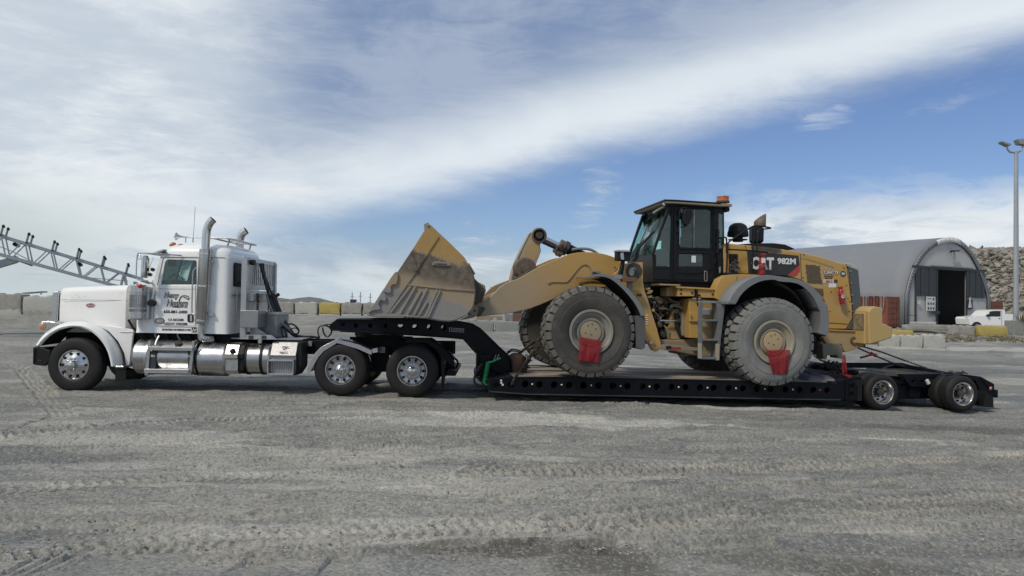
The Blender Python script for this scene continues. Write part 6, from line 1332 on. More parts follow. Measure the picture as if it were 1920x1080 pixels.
# the end of the well: step up to the wheels
e0 = FL.P('N', TV, (480, 345), (640, 305), (555, 372), (550, 505), (482, 505)); sh_ = [circ(FL.q('N', x, y, TV), .075, 12) for x, y in ((527, 385), (524, 455))]
MB().prism(FL.P('N', TV, (482, 345), (572, 345), (568, 505), (482, 500)), TV, TV + .03, M['trailer'], holes=sh_).build('bogie_side_plate', tl); MB().prism(FL.P('N', TV, (482, 345), (572, 345), (568, 505), (482, 500)), TV + .2, TV + .22, M['hole']).build('bogie_inner_plate', tl)
MB().prism(FL.P('N', TV, (425, 352), (482, 345), (482, 500), (420, 495)), TV + .02, TV + .05, M['trailer']).build('bogie_side_plate', tl)
# ramp slats up to the wheel deck
ur0, ur1 = FL.q('N', 440, 345, TV)[0], FL.q('N', 640, 300, TV)[0]; wr0, wr1 = FL.q('N', 482, 345, TV)[1], FL.q('N', 640, 302, TV)[1]
for k in range(6):
    f = k / 6; u = ur0 + (ur1 - ur0) * f; w = wr0 + (wr1 - wr0) * f
    MB().box((u, TV + .05, w - .03), (u + (ur1 - ur0) / 8, TF - .05, w + .012), M['trailer']).build('ramp_slat', tl, bevel=.006)
MB().prism([(ur0 - .1, wr0 - .03), (ur1, wr1 - .04), (ur1, wr1 - .5), (ur0 - .1, wr0 - .4)], TV + .06, TF - .06, M['hole']).build('ramp_box', tl)
# wheels
WR = .372; wc = []
for x, y in ((802, 438), (1490, 452)):
    c = FL.q('N', x, y, TV + .02); wc.append(c)
    road_wheel(tl, c, TV + .02, WR, .235, 'trailer', dual=True); road_wheel(tl, c, TF - .02, WR, .235, far=True, dual=True)
    MB().cyl((c[0], .5, c[1]), (c[0], 2.8, c[1]), .08, M['black']).build('axle', tl)
# wheel-end frame: raised centre deck, side wings, tail
ct = FL.P('N', .95, (520, 200), (960, 285), (1345, 280), (1500, 290))
cA = FL.q('N', 600, 252, .95); cB = FL.q('N', 965, 284, .95); cC = FL.q('N', 1345, 279, .95)
for k in range(8):
    v0 = .95 + k * .17; MB().loft([[(u, v0, w - .05), (u, v0 + .155, w - .05), (u, v0 + .155, w), (u, v0, w)] for u, w in ((cA[0], cA[1]), (cB[0], cB[1]), (cC[0], cC[1]))], M['wood' if k % 2 else 'wood2']).build('rear_deck_plank', tl, bevel=.004)
MB().prism([cA, cB, cC, (cC[0], cC[1] - .22), (cC[0] - .3, .42), (cA[0], .32)], .98, 2.28, M['trailer']).build('centre_frame', tl)
sp = FL.P('N', .80, (965, 284), (1345, 280), (1310, 320), (1240, 392), (1045, 390), (1025, 370)); sph = [circ(FL.q('N', x, y, .8), .05, 12) for x, y in ((1063, 336), (1142, 336), (1218, 330))]
MB().prism(sp, .80, .83, M['trailer'], holes=sph).build('walking_beam_plate', tl); MB().prism(sp, .93, .95, M['hole']).build('beam_inner_plate', tl)
c = FL.q('N', 1187, 347, .78); MB().box((c[0] - .035, .76, c[1] - .05), (c[0] + .03, .8, c[1] + .05), M['inkw'], .5).build('reflector', tl)
for v0, v1 in ((.97, 1.0), (2.4, 2.43)):
    MB().prism(FL.P('N', .97, (560, 262), (800, 262), (880, 290), (1060, 395), (1230, 395), (1240, 490), (950, 495), (660, 330)), v0, v1, M['trailer']).build('bogie_side_frame', tl)
MB().box((wc[0][0] + .3, .9, .28), (wc[1][0] - .3, 2.5, .36), M['black']).build('air_tank_shelf', tl)
m = MB(); c = FL.q('N', 1075, 440, .9); m.box((c[0] - .12, .88, c[1] - .1), (c[0] + .12, 1.0, c[1] + .1), M['black']); m.cyl((c[0] + .3, .9, c[1] - .05), (c[0] + 1.0, .9, c[1] - .1), .03, M['black']); m.build('brake_valve', tl)
for k, c in enumerate(wc):   # arched wings over the tyres
    for v0, v1 in ((TV + .02, .93), (2.36, TF)):
        ar = [(c[0] + (WR + .10) * math.cos(R(a)) * 1.05, c[1] + (WR + .06) * math.sin(R(a))) for a in ((175, 150, 120, 90) if k == 0 else (150, 120, 95, 60, 40))]
        if v0 > 1: MB().sheet([[(u, v, w) for u, w in ar] for v in (v0, v1)], M['trailer']).build('wheel_guard', tl, solid=.015)
# far edge of the wheel deck and tail arms
fe = FL.P('N', 2.55, (200, 185), (520, 183), (960, 183), (1020, 200), (1200, 235), (1350, 262), (1450, 275))
MB().prism(fe + [(u, w - .12) for u, w in reversed(fe)], 2.50, 2.60, M['trailer']).build('far_side_rail', tl)
tr_ = FL.P('N', 1.0, (1340, 292), (1500, 285), (1640, 300), (1752, 365), (1757, 410), (1786, 420), (1786, 480), (1700, 482), (1690, 400), (1640, 350), (1500, 320), (1345, 320))
for v in (.62, 2.5): MB().prism(FL.P('N', .62, (1345, 290), (1500, 283), (1640, 303), (1750, 365), (1757, 412), (1786, 416), (1786, 482), (1700, 484), (1640, 440), (1600, 340), (1500, 310), (1345, 320)), v, v + .10, M['trailer']).build('tail_arm', tl)
a = FL.q('N', 1700, 482, .62); b = FL.q('N', 1786, 416, .62); MB().box((a[0], .6, a[1]), (b[0], 2.6, b[1]), M['trailer']).build('tail_bumper', tl, bevel=.02)
a = FL.q('N', 1640, 303, .62); b = FL.q('N', 1752, 365, .62)
MB().loft([[(a[0], v, a[1]), (b[0], v, b[1]), (b[0], v, b[1] - .25), (a[0], v, a[1] - .05)] for v in (.6, 2.62)], M['trailer']).build('tail_deck', tl, bevel=.01)
for k in range(5): MB().box((cC[0] + .02 + k * .17, .72, cC[1] - .06 - .025 * k), (cC[0] + .12 + k * .17, 2.5, cC[1] - .02 - .025 * k), M['trailer']).build('tail_cross_bar', tl, bevel=.01)
c = FL.q('N', 1727, 402, .60); MB().lathe([(.02, .035), (-.01, .035), (-.02, .02), (-.022, 0)], (c[0], .61, c[1]), (0, 1, 0), M['lampr'], 16).build('tail_lamp', tl)
MB().prism(FL.P('N', .5, (1625, 480), (1640, 420), (1700, 480), (1702, 560), (1620, 552)), .35, .95, M['plastic']).build('mud_flap', tl)
for v0 in (.32,): a = FL.q('N', 1560, 480, .5)

# ================================================================ chains, tarps, flags, ball on the trailer
def chain(pts, name, label, r=.016, link=.07, binder=None, group='chains lashing the loader'):
    P_ = [Vector(p) for p in pts]; m = MB(); L = sum((b - a).length for a, b in zip(P_, P_[1:])); n = int(L / link); k = 0; acc = 0; seg = 0; a, b = P_[0], P_[1]; sl = (b - a).length
    for i in range(n):
        s_ = i * link
        while s_ - acc > sl and seg < len(P_) - 2: acc += sl; seg += 1; a, b = P_[seg], P_[seg + 1]; sl = (b - a).length
        d = (b - a).normalized(); c = a + d * (s_ - acc); u = d.cross(Vector((0, 0, 1))).normalized(); w = d.cross(u)
        n1 = u if i % 2 else w; lp = [c + d * (link * .68 * math.cos(t)) + n1 * (.018 * math.sin(t)) for t in [j * math.pi / 4 for j in range(9)]]
        m.tube([tuple(p) for p in lp], r * .8, M['chain'], 4, caps=False)
    if binder: 
        c, d = binder; c, d = Vector(c), Vector(d); m.tube([tuple(c - d * .25), tuple(c + d * .25)], .028, M['redpaint'] if name == 'red' else M['grease'], 8); 
    o = m.build('lashing_chain'); o.location = FL.o; o.rotation_euler = (0, 0, FL.phi); return tag(o, label, 'chain', group)
def q3(zm, x, y, v): q_ = FL.q(zm, x, y, v); return (q_[0], v, q_[1])
chain([q3('G', 605, 562, 1.5), q3('G', 720, 465, 1.55), q3('G', 840, 400, 1.6), q3('I', 330, 660, 1.5)], 'c', 'dark lashing chain running up from the rusty ball to behind the front tyre', binder=(q3('G', 680, 500, 1.5), (.7, 0, .6)))
chain([q3('G', 545, 850, TV - .02), q3('G', 570, 790, TV), q3('G', 640, 715, .9), q3('G', 720, 600, 1.0), q3('G', 840, 455, 1.2), q3('I', 330, 720, 1.2)], 'c', 'dark lashing chain hooked to the front deck edge below the rusty ball', binder=(q3('G', 690, 625, .95), (.5, 0, .8)))
m = MB(); rr = random.Random(2)
for k in range(26):
    b_ = q3('G', 640 + rr.uniform(-25, 80), 730 - rr.uniform(0, 130) * 1, .95 + rr.uniform(-.05, .05)) if k < 13 else q3('G', 700 + rr.uniform(-35, 35), 610 + rr.uniform(-35, 35), .98)
    u = Vector((rr.uniform(-1, 1), rr.uniform(-1, 1), rr.uniform(-1, 1))).normalized(); w = u.cross(Vector((0, 0, 1))).normalized()
    m.tube([tuple(Vector(b_) + u * .04 * math.cos(t) + w * .022 * math.sin(t)) for t in [j * math.pi / 4 for j in range(9)]], .010, M['chain'], 4, caps=False)
o = m.build('chain_tail'); o.location = FL.o; o.rotation_euler = (0, 0, FL.phi); tag(o, 'bunched loose end of chain hanging over the front lashing', 'chain', 'chains lashing the loader')
c = q3('G', 585, 660, 1.35)
m = MB(); m.lathe([(-.3, 0), (-.3, .1), (-.24, .19), (-.1, .235), (.05, .22), (.16, .15), (.2, .08), (.2, 0)], (0, 0, 0), (0, 0, 1), M['rust'], 22)
for y, z_ in ((.0, .2), (.05, .23)): m.tube([(-.2, y - .05, z_ - .02), (-.1, y - .08, z_ + .05), (.0, y - .08, z_ + .04), (.1, y - .06, z_)], .015, M['chain'], 6)
o = m.build('rusty_weight'); wp = FL.world(c[0], c[1], 0); o.location = FL.world(c[0], c[1] if 0 else 1.35, c[2] + .02); tag(o, 'rusty round cast iron weight standing on the deck by the gooseneck foot', 'weight')
chain([q3('M', 1035, 668, .5), q3('M', 1110, 715, .55), q3('M', 1200, 735, .7), q3('M', 1290, 780, .6), q3('M', 1400, 800, .5)], 'c', 'dark lashing chain lying slack behind the rear tyre')
m = MB(); rr = random.Random(8)
for k in range(44):
    b_ = q3('M', 1215 + rr.gauss(0, 32), 745 + rr.gauss(0, 18) + (60 if k > 30 else 0), .55 + rr.uniform(-.06, .06)); u = Vector((rr.uniform(-1, 1), rr.uniform(-1, 1), rr.uniform(-1, 1))).normalized(); w = u.cross(Vector((0, 0, 1))).normalized()
    m.tube([tuple(Vector(b_) + u * .038 * math.cos(t) + w * .02 * math.sin(t)) for t in [j * math.pi / 4 for j in range(9)]], .011, M['chain'], 4, caps=False)
o = m.build('chain_heap'); o.location = FL.o; o.rotation_euler = (0, 0, FL.phi); tag(o, 'tangled heap of dark chain on the deck behind the rear tyre', 'chain', 'chains lashing the loader')
chain([q3('M', 1515, 575, 1.5), q3('N', 800, 95, 1.9), q3('N', 1000, 168, 2.3), q3('N', 1190, 235, 2.45)], 'c', 'long dark chain stretched from the counterweight to the tail of the trailer', r=.010, link=.05)
ch2 = chain([q3('M', 1450, 585, 1.2), q3('N', 730, 120, 1.5), q3('N', 870, 180, 1.9), q3('N', 1000, 215, 2.2)], 'c', 'dark chain with red load binder below the counterweight', r=.010, link=.05)
m = MB(); m.tube([q3('N', 610, 140, 1.35), q3('N', 690, 118, 1.38), q3('N', 745, 112, 1.4)], .025, M['redpaint'], 8); m.tube([q3('N', 700, 100, 1.4), q3('N', 740, 125, 1.4)], .035, M['redpaint'], 8)
o = m.build('load_binder'); o.location = FL.o; o.rotation_euler = (0, 0, FL.phi); tag(o, 'red lever load binder on the chain below the counterweight', 'load binder')
m = MB(); rr = random.Random(12)
for k in range(30):
    b_ = q3('N', 1390 + rr.gauss(0, 60), 268 + rr.gauss(0, 6), 1.9 + rr.uniform(-.3, .3)); u = Vector((rr.uniform(-1, 1), rr.uniform(-1, 1), rr.uniform(-.4, .4))).normalized(); w = u.cross(Vector((0, 0, 1))).normalized()
    m.tube([tuple(Vector(b_) + u * .042 * math.cos(t) + w * .022 * math.sin(t)) for t in [j * math.pi / 4 for j in range(9)]], .012, M['chain'], 4, caps=False)
o = m.build('chain_heap'); o.location = FL.o; o.rotation_euler = (0, 0, FL.phi); tag(o, 'dark chain heaped on the tail of the trailer', 'chain', 'chains lashing the loader')
def cloth(name, label, cat, corners, mat, nx=20, ny=24, amp=.04, seed=1, thick=.004):
    """corners in trailer axes: top left, top right, bottom right, bottom left"""
    tlc, trc, brc, blc = [Vector(c) for c in corners]; rows = []
    for j in range(ny + 1):
        g = j / ny; row = []
        for i in range(nx + 1):
            f = i / nx; p = (tlc * (1 - f) + trc * f) * (1 - g) + (blc * (1 - f) + brc * f) * g
            p.y -= amp * (.4 + g) * (mnoise.noise(Vector((f * 2.6, g * 1.1, seed * 3.1))) + .5 * mnoise.noise(Vector((f * 7, g * 2, seed)))) ; row.append(tuple(p))
        rows.append(row)
    o = MB().sheet(rows, mat).build(name, ang=180, solid=thick); o.location = FL.o; o.rotation_euler = (0, 0, FL.phi); return tag(o, label, cat)
FV_ = -.05
cloth('red_flag', 'square red flag hanging over the hub of the loader front wheel', 'flag', [q3('I', 572, 645, FV_), q3('I', 786, 684, FV_), q3('I', 745, 890, FV_), q3('I', 562, 868, FV_)], M['red'], seed=1)
cloth('red_flag', 'square red flag hanging over the hub of the dusty loader rear wheel', 'flag', [q3('M', 552, 606, FV_), q3('M', 788, 600, FV_), q3('M', 766, 842, FV_), q3('M', 612, 836, FV_)], M['red'], seed=5)
o = cloth('red_flag', 'folded red flag hanging to the deck from the loader rear frame', 'flag', [q3('M', 1302, 655, .45), q3('M', 1325, 640, .45), q3('M', 1340, 840, .45), q3('M', 1285, 830, .45)], M['red'], seed=8, amp=.06)
cloth('red_rag', 'red cloth tail lying on the ramp slats behind the hanging flag', 'flag', [q3('M', 1290, 838, .40), q3('M', 1330, 830, .5), q3('M', 1410, 868, .5), q3('M', 1370, 876, .40)], M['red'], seed=9, amp=.02)
def heap_cloth(name, label, pts, mat, seed, h=.16):
    rows = []
    for j in range(13):
        row = []
        for i in range(21):
            f, g = i / 20, j / 12; u = pts[0] + (pts[1] - pts[0]) * f; v = pts[2] + (pts[3] - pts[2]) * g
            e = min(f, 1 - f, g, 1 - g) * 6; z_ = dw(u) + .004 + min(1, e) * (h * (.35 + .6 * abs(mnoise.noise(Vector((u * 3.1, v * 3.7, seed)))) + .4 * abs(mnoise.noise(Vector((u * 9, v * 8, seed))))))
            row.append((u + .05 * mnoise.noise(Vector((v * 4, seed, 0))), v, z_))
        rows.append(row)
    o = MB().sheet(rows, mat).build(name, ang=180, solid=.006); o.location = FL.o; o.rotation_euler = (0, 0, FL.phi); return tag(o, label, 'tarpaulin')
ua_, ub_ = FL.q('M', 960, 840, .5)[0], FL.q('M', 1210, 860, .5)[0]
heap_cloth('folded_tarp', 'crumpled grey tarpaulin lying on the deck behind the rear tyre', (ua_, ub_ + .1, .45, 1.6), M['cloth'], 3)
# ================================================================ WHEEL LOADER
ld = thing('wheel_loader', 'large yellow articulated wheel loader chained down on the black lowboy trailer', 'wheel loader', FL.o, FL.phi)
P = FL.P
def pr(name, zm, v, pts, v1, mt, par=None, bevel=0.006, holes=(), sm=0, **k):
    q_ = P(zm, v, *pts)
    if sm: q_ = closedsmooth(q_, sm)
    return MB().prism(q_, v, v1, M[mt], holes=holes).build(name, par or ld, bevel=bevel, **k)
def tb(name, zm, pts, r, v, mt, par=None, sm=2, v1=None, n=8):
    m_ = len(pts); vv = [v + ((v1 if v1 is not None else v) - v) * i / (m_ - 1) for i in range(m_)]
    return MB().tube(smoothpts([(FL.q(zm, x, y, a)[0], a, FL.q(zm, x, y, a)[1]) for (x, y), a in zip(pts, vv)], sm), r, M[mt], n).build(name, par or ld)
def bxp(name, zm, v, x0, y0, x1, y1, v1, mt, par=None, bevel=.006, rot=0):
    a = FL.q(zm, x0, y1, v); b = FL.q(zm, x1, y0, v); return MB().box((a[0], v, a[1]), (b[0], v1, b[1]), M[mt], rot).build(name, par or ld, bevel=bevel)
# ---- wheels
def big_wheel(c, v, mt, rim, hub, far=False):
    w_ = part('wheel', ld); Ro, W, Rr = .875, .66, .40; s = -1 if far else 1
    m = MB(); pf = [(.06, Rr * .93), (.045, Rr * 1.0), (.03, Rr * 1.10), (-.005, .52), (-.02, .60), (-.022, .63), (-.014, .64), (-.016, .70), (.0, .77), (.025, .815), (.06, .833)]
    for f in (.25, .5, .75): pf.append((.06 + (W - .12) * f, .842))
    pf += [(W - .06, .833), (W - .02, .8), (W, .7), (W - .01, .55), (W - .05, Rr)]
    m.lathe([(t * s, r) for t, r in pf], (c[0], v, c[1]), (0, 1, 0), M[mt], 72, [M['groove'] if (a[1] > .81 and b[1] > .81) else M[mt] for a, b in zip(pf, pf[1:])])
    lug = 'lug' if mt == 'rubberf' else mt
    NL = 30
    for row, (a0, a1, off) in enumerate(((.012, .20, 0), (.225, .435, .5), (.46, W - .012, 0))):
        am = (a0 + a1) / 2
        for k in range(NL):
            t0 = 2 * math.pi * (k + off) / NL; d = 2 * math.pi / NL
            if row == 1: pg = [(a0, -.22), (a0, .22), (am, .44), (a1, .22), (a1, -.22), (am, -.44)]
            elif row == 0: pg = [(a0, -.40), (a0, .40), (a0 + .10, .44), (a1, .16), (a1, -.16), (a0 + .10, -.44)]
            else: pg = [(a1, -.40), (a1, .40), (a1 - .10, .44), (a0, .16), (a0, -.16), (a1 - .10, -.44)]
            def pt(a, f, r): t = t0 + f * d; return (c[0] + r * math.sin(t), v + s * a, c[1] + r * math.cos(t))
            edge = lambda a: Ro - (.022 if a in (.012, W - .012) else 0)
            top_ = [pt(am + (a - am) * .93, f * .9, edge(a)) for a, f in pg]; bot_ = [pt(a, f, .80 if row == 1 else .815) for a, f in pg]
            if row != 1:   # the shoulder block runs a little way down the sidewall
                sgn = -1 if row == 0 else 1
                ex = (-.010 if row == 0 else W + .010)
                sw = [pt(ex, -.36, .775), pt(ex, .36, .775)]
                i = len(m.v); m.v += top_ + bot_ + sw; mi = m.mi(M[lug])
                fs = [tuple(range(6))] + [(j, (j + 1) % 6, 6 + (j + 1) % 6, 6 + j) for j in range(1, 6)] + [(0, 1, 13, 12), (0, 12, 6), (1, 7, 13)]
                for f in fs: m.f.append(tuple(i + j for j in f)); m.m.append(mi)
            else:
                m.add(top_ + bot_, [tuple(range(6))] + [(j, (j + 1) % 6, 6 + (j + 1) % 6, 6 + j) for j in range(6)], M[lug])
    m.build('tyre', w_, ang=38)
    if far:
        MB().lathe([(.0, .4), (.2, .4), (.2, 0)], (c[0], v - W * .8, c[1]), (0, 1, 0), M['grease'], 30).build('rim', w_); return
    MB().lathe([(.05, Rr * .94), (.005, Rr * 1.07), (-.012, Rr * 1.06), (-.012, Rr * .97), (.02, Rr * .92), (.045, Rr * .90), (.05, Rr * .82), (.075, Rr * .80), (.08, Rr * .76), (.10, Rr * .74), (.10, Rr * .68), (.06, Rr * .66), (.055, Rr * .53), (.09, Rr * .52)], (c[0], v, c[1]), (0, 1, 0), M[rim], 56).build('rim', w_, ang=25)
    m = MB()
    for k in range(32):
        t = 2 * math.pi * k / 32; m.cyl((c[0] + Rr * .60 * math.sin(t), v + .03, c[1] + Rr * .60 * math.cos(t)), (c[0] + Rr * .60 * math.sin(t), v + .06, c[1] + Rr * .60 * math.cos(t)), .013, M[rim], 6)
    m.build('rim_bolts', w_, kind='stuff')
    MB().lathe([(.09, Rr * .52), (.045, Rr * .51), (.035, Rr * .49), (.03, Rr * .3), (.028, 0)], (c[0], v, c[1]), (0, 1, 0), M[hub], 40).build('hub', w_)
    m = MB()
    for x, z_ in ((-.06, .12), (.09, .06), (-.11, -.02), (.02, .15), (0, -.05)): m.cyl((c[0] + x, v + .02, c[1] + z_), (c[0] + x, v + .04, c[1] + z_), .012, M['grease'], 6)
    m.build('drain_plug', w_, kind='stuff')
fc = FL.q('P', 1109, 622.5, .0); rc = FL.q('P', 1452, 641.3, .0)
big_wheel(fc, 0, 'rubberf', 'rimgrey', 'hubtan2'); big_wheel(rc, 0, 'rubberr', 'rimtan', 'hubtan')
big_wheel(fc, 3.26, 'rubberf', 'rimtan', 'hubtan', True); big_wheel(rc, 3.26, 'rubberf', 'rimtan', 'hubtan', True)
for c in (fc, rc):
    MB().cyl((c[0], .5, c[1]), (c[0], 2.8, c[1]), .2, M['tan'], 20).build('axle', ld); MB().lathe([(-.4, .1), (-.3, .3), (0, .38), (.3, .3), (.4, .1)], (c[0], 1.63, c[1]), (0, 1, 0), M['tan'], 20).build('differential', ld)
# ---- bucket
BV, BV2 = -.12, 3.38
bo = [(90, 882), (150, 790), (235, 655), (300, 570), (370, 490), (480, 325), (612, 118), (640, 58), (672, 62), (750, 138), (860, 240), (980, 360), (1012, 412), (1060, 500), (1076, 560), (1085, 660), (1068, 790), (1050, 832), (1000, 888), (905, 930), (850, 940), (760, 934), (650, 912), (440, 896), (180, 896)]
kk = lambda x, y: (lambda q_: q_[1] + q_[0] * .24)(FL.q('F', x, y, BV))
BK = [kk(780, 755) - .04, kk(800, 615) - .06, kk(790, 375) - .05]
M['bucket'] = bucket_mat()
bk = part('bucket', ld); bp_out = P('F', BV, *bo)
for v in (BV, BV2 - .05): MB().prism(bp_out, v, v + .05, M['bucket']).build('side_plate', bk, bevel=.006)
shell = P('F', BV, (90, 884), (180, 900), (440, 900), (650, 916), (760, 936), (850, 942), (905, 932), (1000, 890), (1050, 834), (1068, 790), (1085, 660), (1076, 560), (1060, 500), (1012, 412), (980, 360), (860, 240), (750, 138), (672, 62), (640, 58))
MB().sheet([[(u, v, w) for u, w in shell] for v in (BV + .02, BV2 - .02)], M['bucket']).build('shell', bk, ang=30, solid=.03)
pr('edge_plate', 'F', BV - .025, [(96, 878), (238, 655), (372, 488), (482, 325), (612, 118), (645, 80), (752, 165), (690, 260), (600, 400), (545, 490), (465, 600), (372, 740), (285, 868), (190, 872)], BV, 'bucket', bk, .004)
pr('edge_liner', 'F', BV - .045, [(487, 322), (505, 320), (560, 470), (530, 490), (485, 400)], BV - .02, 'bucket', bk, .003)
# scalloped wear segments along the cutting edge
for sg in ([(350, 478), (378, 500), (372, 560), (360, 608), (325, 605), (305, 630), (315, 665), (295, 690), (262, 680), (240, 672), (236, 655)], [(225, 690), (262, 700), (265, 740), (250, 765), (225, 745), (205, 755), (190, 790), (215, 820), (205, 838), (150, 840), (110, 862), (96, 870), (150, 790)]):
    pr('wear_segment', 'F', BV - .07, sg, BV - .02, 'bucket', bk, .01, sm=2)
pr('cutting_edge', 'F', BV - .03, [(86, 880), (130, 862), (300, 872), (440, 885), (650, 905), (650, 914), (440, 902), (180, 904), (96, 890)], BV2, 'bucket', bk, .003)
pr('wear_ridge', 'F', BV - .025, [(470, 602), (500, 606), (800, 635), (1084, 660), (1084, 672), (800, 650), (500, 618), (462, 612)], BV, 'bucket', bk, .004)
for (x0, y0, x1, y1, w_) in ((490, 618, 300, 868, 11), (535, 622, 385, 878, 11), (585, 660, 455, 890, 11), (640, 640, 515, 895, 11), (640, 765, 560, 900, 9), (735, 650, 625, 905, 10), (762, 655, 650, 905, 10)):
    pr('wear_bar', 'F', BV - .035, [(x0 - w_, y0), (x0 + w_, y0 + 6), (x1 + w_, y1 + 4), (x1 - w_, y1)], BV, 'bucketg', bk, .006)
pr('tooth_adapter', 'F', BV - .02, [(614, 48), (628, 44), (655, 32), (662, 60), (640, 85), (620, 108)], BV + .12, 'greymetal', bk, .004)
pr('maker_plate', 'F', BV - .03, [(692, 408), (712, 392), (832, 404), (858, 426), (835, 436), (690, 428)], BV, 'bucketg', bk, .004); text('CATERPILLAR', FL, 'F', 708, 425, BV - .032, 118, 17, M['grease'], bk, 'plate_lettering', 0, .02)
pr('spill_guard', 'F', BV + .1, [(1020, 412), (1030, 408), (1088, 508), (1082, 514)], BV2 - .3, 'bucketg', bk, .003)
pr('hinge_plate', 'F', .70, [(1070, 540), (1180, 655), (1150, 770), (1085, 790), (1060, 700)], .78, 'grease', bk, .01); pr('hinge_plate', 'F', 1.5, [(1070, 560), (1175, 615), (1185, 665), (1145, 760), (1085, 770)], 1.58, 'tan', bk, .01)
for v0 in (.66, 2.3):
    pr('hinge_lug', 'F', v0, [(930, 935), (1010, 905), (1055, 850), (1050, 800), (1085, 790), (1118, 820), (1122, 880), (1085, 905), (1010, 925)], v0 + .1, 'tan', bk, .01, sm=1)
    c = FL.q('F', 1078, 848, v0); MB().cyl((c[0], v0 - .03, c[1]), (c[0], v0 + .3, c[1]), .10, M['tan'], 18).build('hinge_pin', bk); MB().cyl((c[0] + .0, v0 - .035, c[1]), (c[0], v0 - .03, c[1]), .02, M['hole'], 10).build('pin_hole', bk)
pr('hinge_lug', 'F', .62, [(1120, 815), (1160, 810), (1182, 828), (1165, 850), (1130, 900), (1105, 905)], .72, 'grease', bk, .01)
pr('floor_rubble', 'F', BV + .05, [(180, 898), (300, 880), (300, 905), (180, 908)], .5, 'tan', bk, .01)
# ---- lift arms
arm_o = [(-70, 800), (-25, 812), (20, 800), (130, 715), (228, 612), (330, 572), (400, 548), (500, 490), (600, 430), (700, 387), (800, 347), (880, 312), (960, 292), (1060, 283), (1160, 287), (1260, 303), (1340, 328), (1420, 365), (1520, 430), (1560, 520), (1500, 640), (1400, 640), (1250, 610), (1100, 602), (1000, 628), (880, 692), (720, 772), (600, 822), (480, 866), (300, 902), (100, 926), (0, 938), (-50, 930), (-80, 870)]
for v in (.80, 2.36):
    pr('lift_arm', 'H', v, arm_o, v + .10, 'arm', None, .012, sm=1) if v < 1 else MB().prism(closedsmooth([(u, w) for u, w in P('H', .8, *arm_o)], 1), v, v + .1, M['arm']).build('lift_arm', ld, bevel=.012)
tb('grease_line', 'H', [(700, 597), (730, 586), (870, 590), (900, 570), (960, 490), (1020, 420), (1065, 405), (1105, 425), (1130, 470)], .009, .785, 'tan'); 
c = FL.q('H', 697, 598, .79); MB().lathe([(0, .03), (-.02, .025), (-.025, 0)], (c[0], .80, c[1]), (0, 1, 0), M['tan'], 10).build('grease_fitting', ld)
c = FL.q('H', 1065, 405, .79); MB().lathe([(0, .03), (-.02, .025), (-.025, 0)], (c[0], .80, c[1]), (0, 1, 0), M['tan'], 10).build('grease_fitting', ld)
a = FL.q('H', 620, 500, 1.2); MB().box((a[0], .88, a[1] - .25), (a[0] + .3, 2.4, a[1] + .05), M['yellowd']).build('arm_cross_tube', ld, bevel=.03)
# ---- tilt lever and cylinder
tlv = [(560, 60), (600, 52), (640, 85), (648, 130), (625, 180), (606, 220), (622, 262), (600, 330), (572, 390), (560, 460), (520, 600), (420, 700), (300, 640), (312, 560), (342, 440), (384, 330), (440, 215), (495, 115), (520, 75)]
pr('tilt_lever', 'H', 1.48, tlv, 1.80, 'levert', None, .02, sm=1)
pr('lever_recess', 'H', 1.475, [(520, 185), (560, 205), (600, 205), (600, 250), (575, 330), (550, 380), (470, 375), (420, 385), (450, 290), (490, 210)], 1.482, 'yellowd', None, .0, sm=2)
pr('lever_edge', 'H', 1.47, [(495, 105), (515, 85), (440, 230), (395, 340), (360, 450), (335, 580), (318, 600), (318, 560), (342, 440), (384, 330), (440, 215)], 1.49, 'bluegrey', None, .003)
c = FL.q('H', 600, 115, 1.44); MB().lathe([(.04, .165), (-.02, .16), (-.03, .13), (.0, .12), (.0, .075), (-.05, .07), (-.05, 0)], (c[0], 1.46, c[1]), (0, 1, 0), M['grease'], 24, [M['levert']] + [M['greaset']] * 2 + [M['hole']] + [M['grease']] * 2).build('lever_pin', ld); MB().cyl((c[0] - .01, 1.42, c[1] + .02), (c[0] - .01, 1.43, c[1] + .02), .035, M['alu'], 8).build('pin_cap', ld)
c = FL.q('H', 472, 448, 1.2); MB().lathe([(.1, .24), (-.02, .23), (-.06, .20), (-.06, .10), (-.10, .09), (-.10, 0)], (c[0], 1.40, c[1]), (0, 1, 0), M['greaset'], 26).build('lever_pivot', ld)
pr('pivot_yoke', 'H', 1.0, [(560, 430), (600, 435), (560, 480), (380, 560), (370, 545), (420, 520)], 1.4, 'grease', None, .02)
def rod(x0, y0, x1, y1, r, v, mt, name, n=20):
    a, b = FL.q('H', x0, y0, v), FL.q('H', x1, y1, v); return MB().cyl((a[0], v, a[1]), (b[0], v, b[1]), r, M[mt], n).build(name, ld)
rod(640, 142, 830, 232, .055, 1.64, 'chrome', 'tilt_rod'); rod(630, 175, 790, 250, .045, 1.50, 'hose', 'tilt_hose')
rod(800, 215, 862, 246, .14, 1.64, 'greaset', 'cylinder_gland'); rod(850, 236, 885, 254, .155, 1.64, 'grease', 'gland_ring'); rod(880, 248, 1180, 400, .115, 1.64, 'plastic', 'tilt_cylinder')
for x, y, r in ((765, 262, .045), (790, 290, .05), (815, 305, .04), (780, 235, .04), (835, 200, .03), (860, 215, .04)): 
    c = FL.q('H', x, y, 1.5); MB().cyl((c[0] - .03, 1.46, c[1] - .03), (c[0] + .06, 1.6, c[1] + .03), r, M['greaset'], 10).build('gland_bolt', ld)
tb('tilt_hose', 'H', [(930, 262), (990, 250), (1080, 250), (1140, 265), (1190, 300)], .03, 1.5, 'greymetal')
# link from lever foot to bucket
pr('bucket_link', 'F', 1.5, [(1110, 740), (1150, 770), (1180, 780), (1290, 700), (1300, 660), (1240, 690)], 1.75, 'yellowd', None, .015)
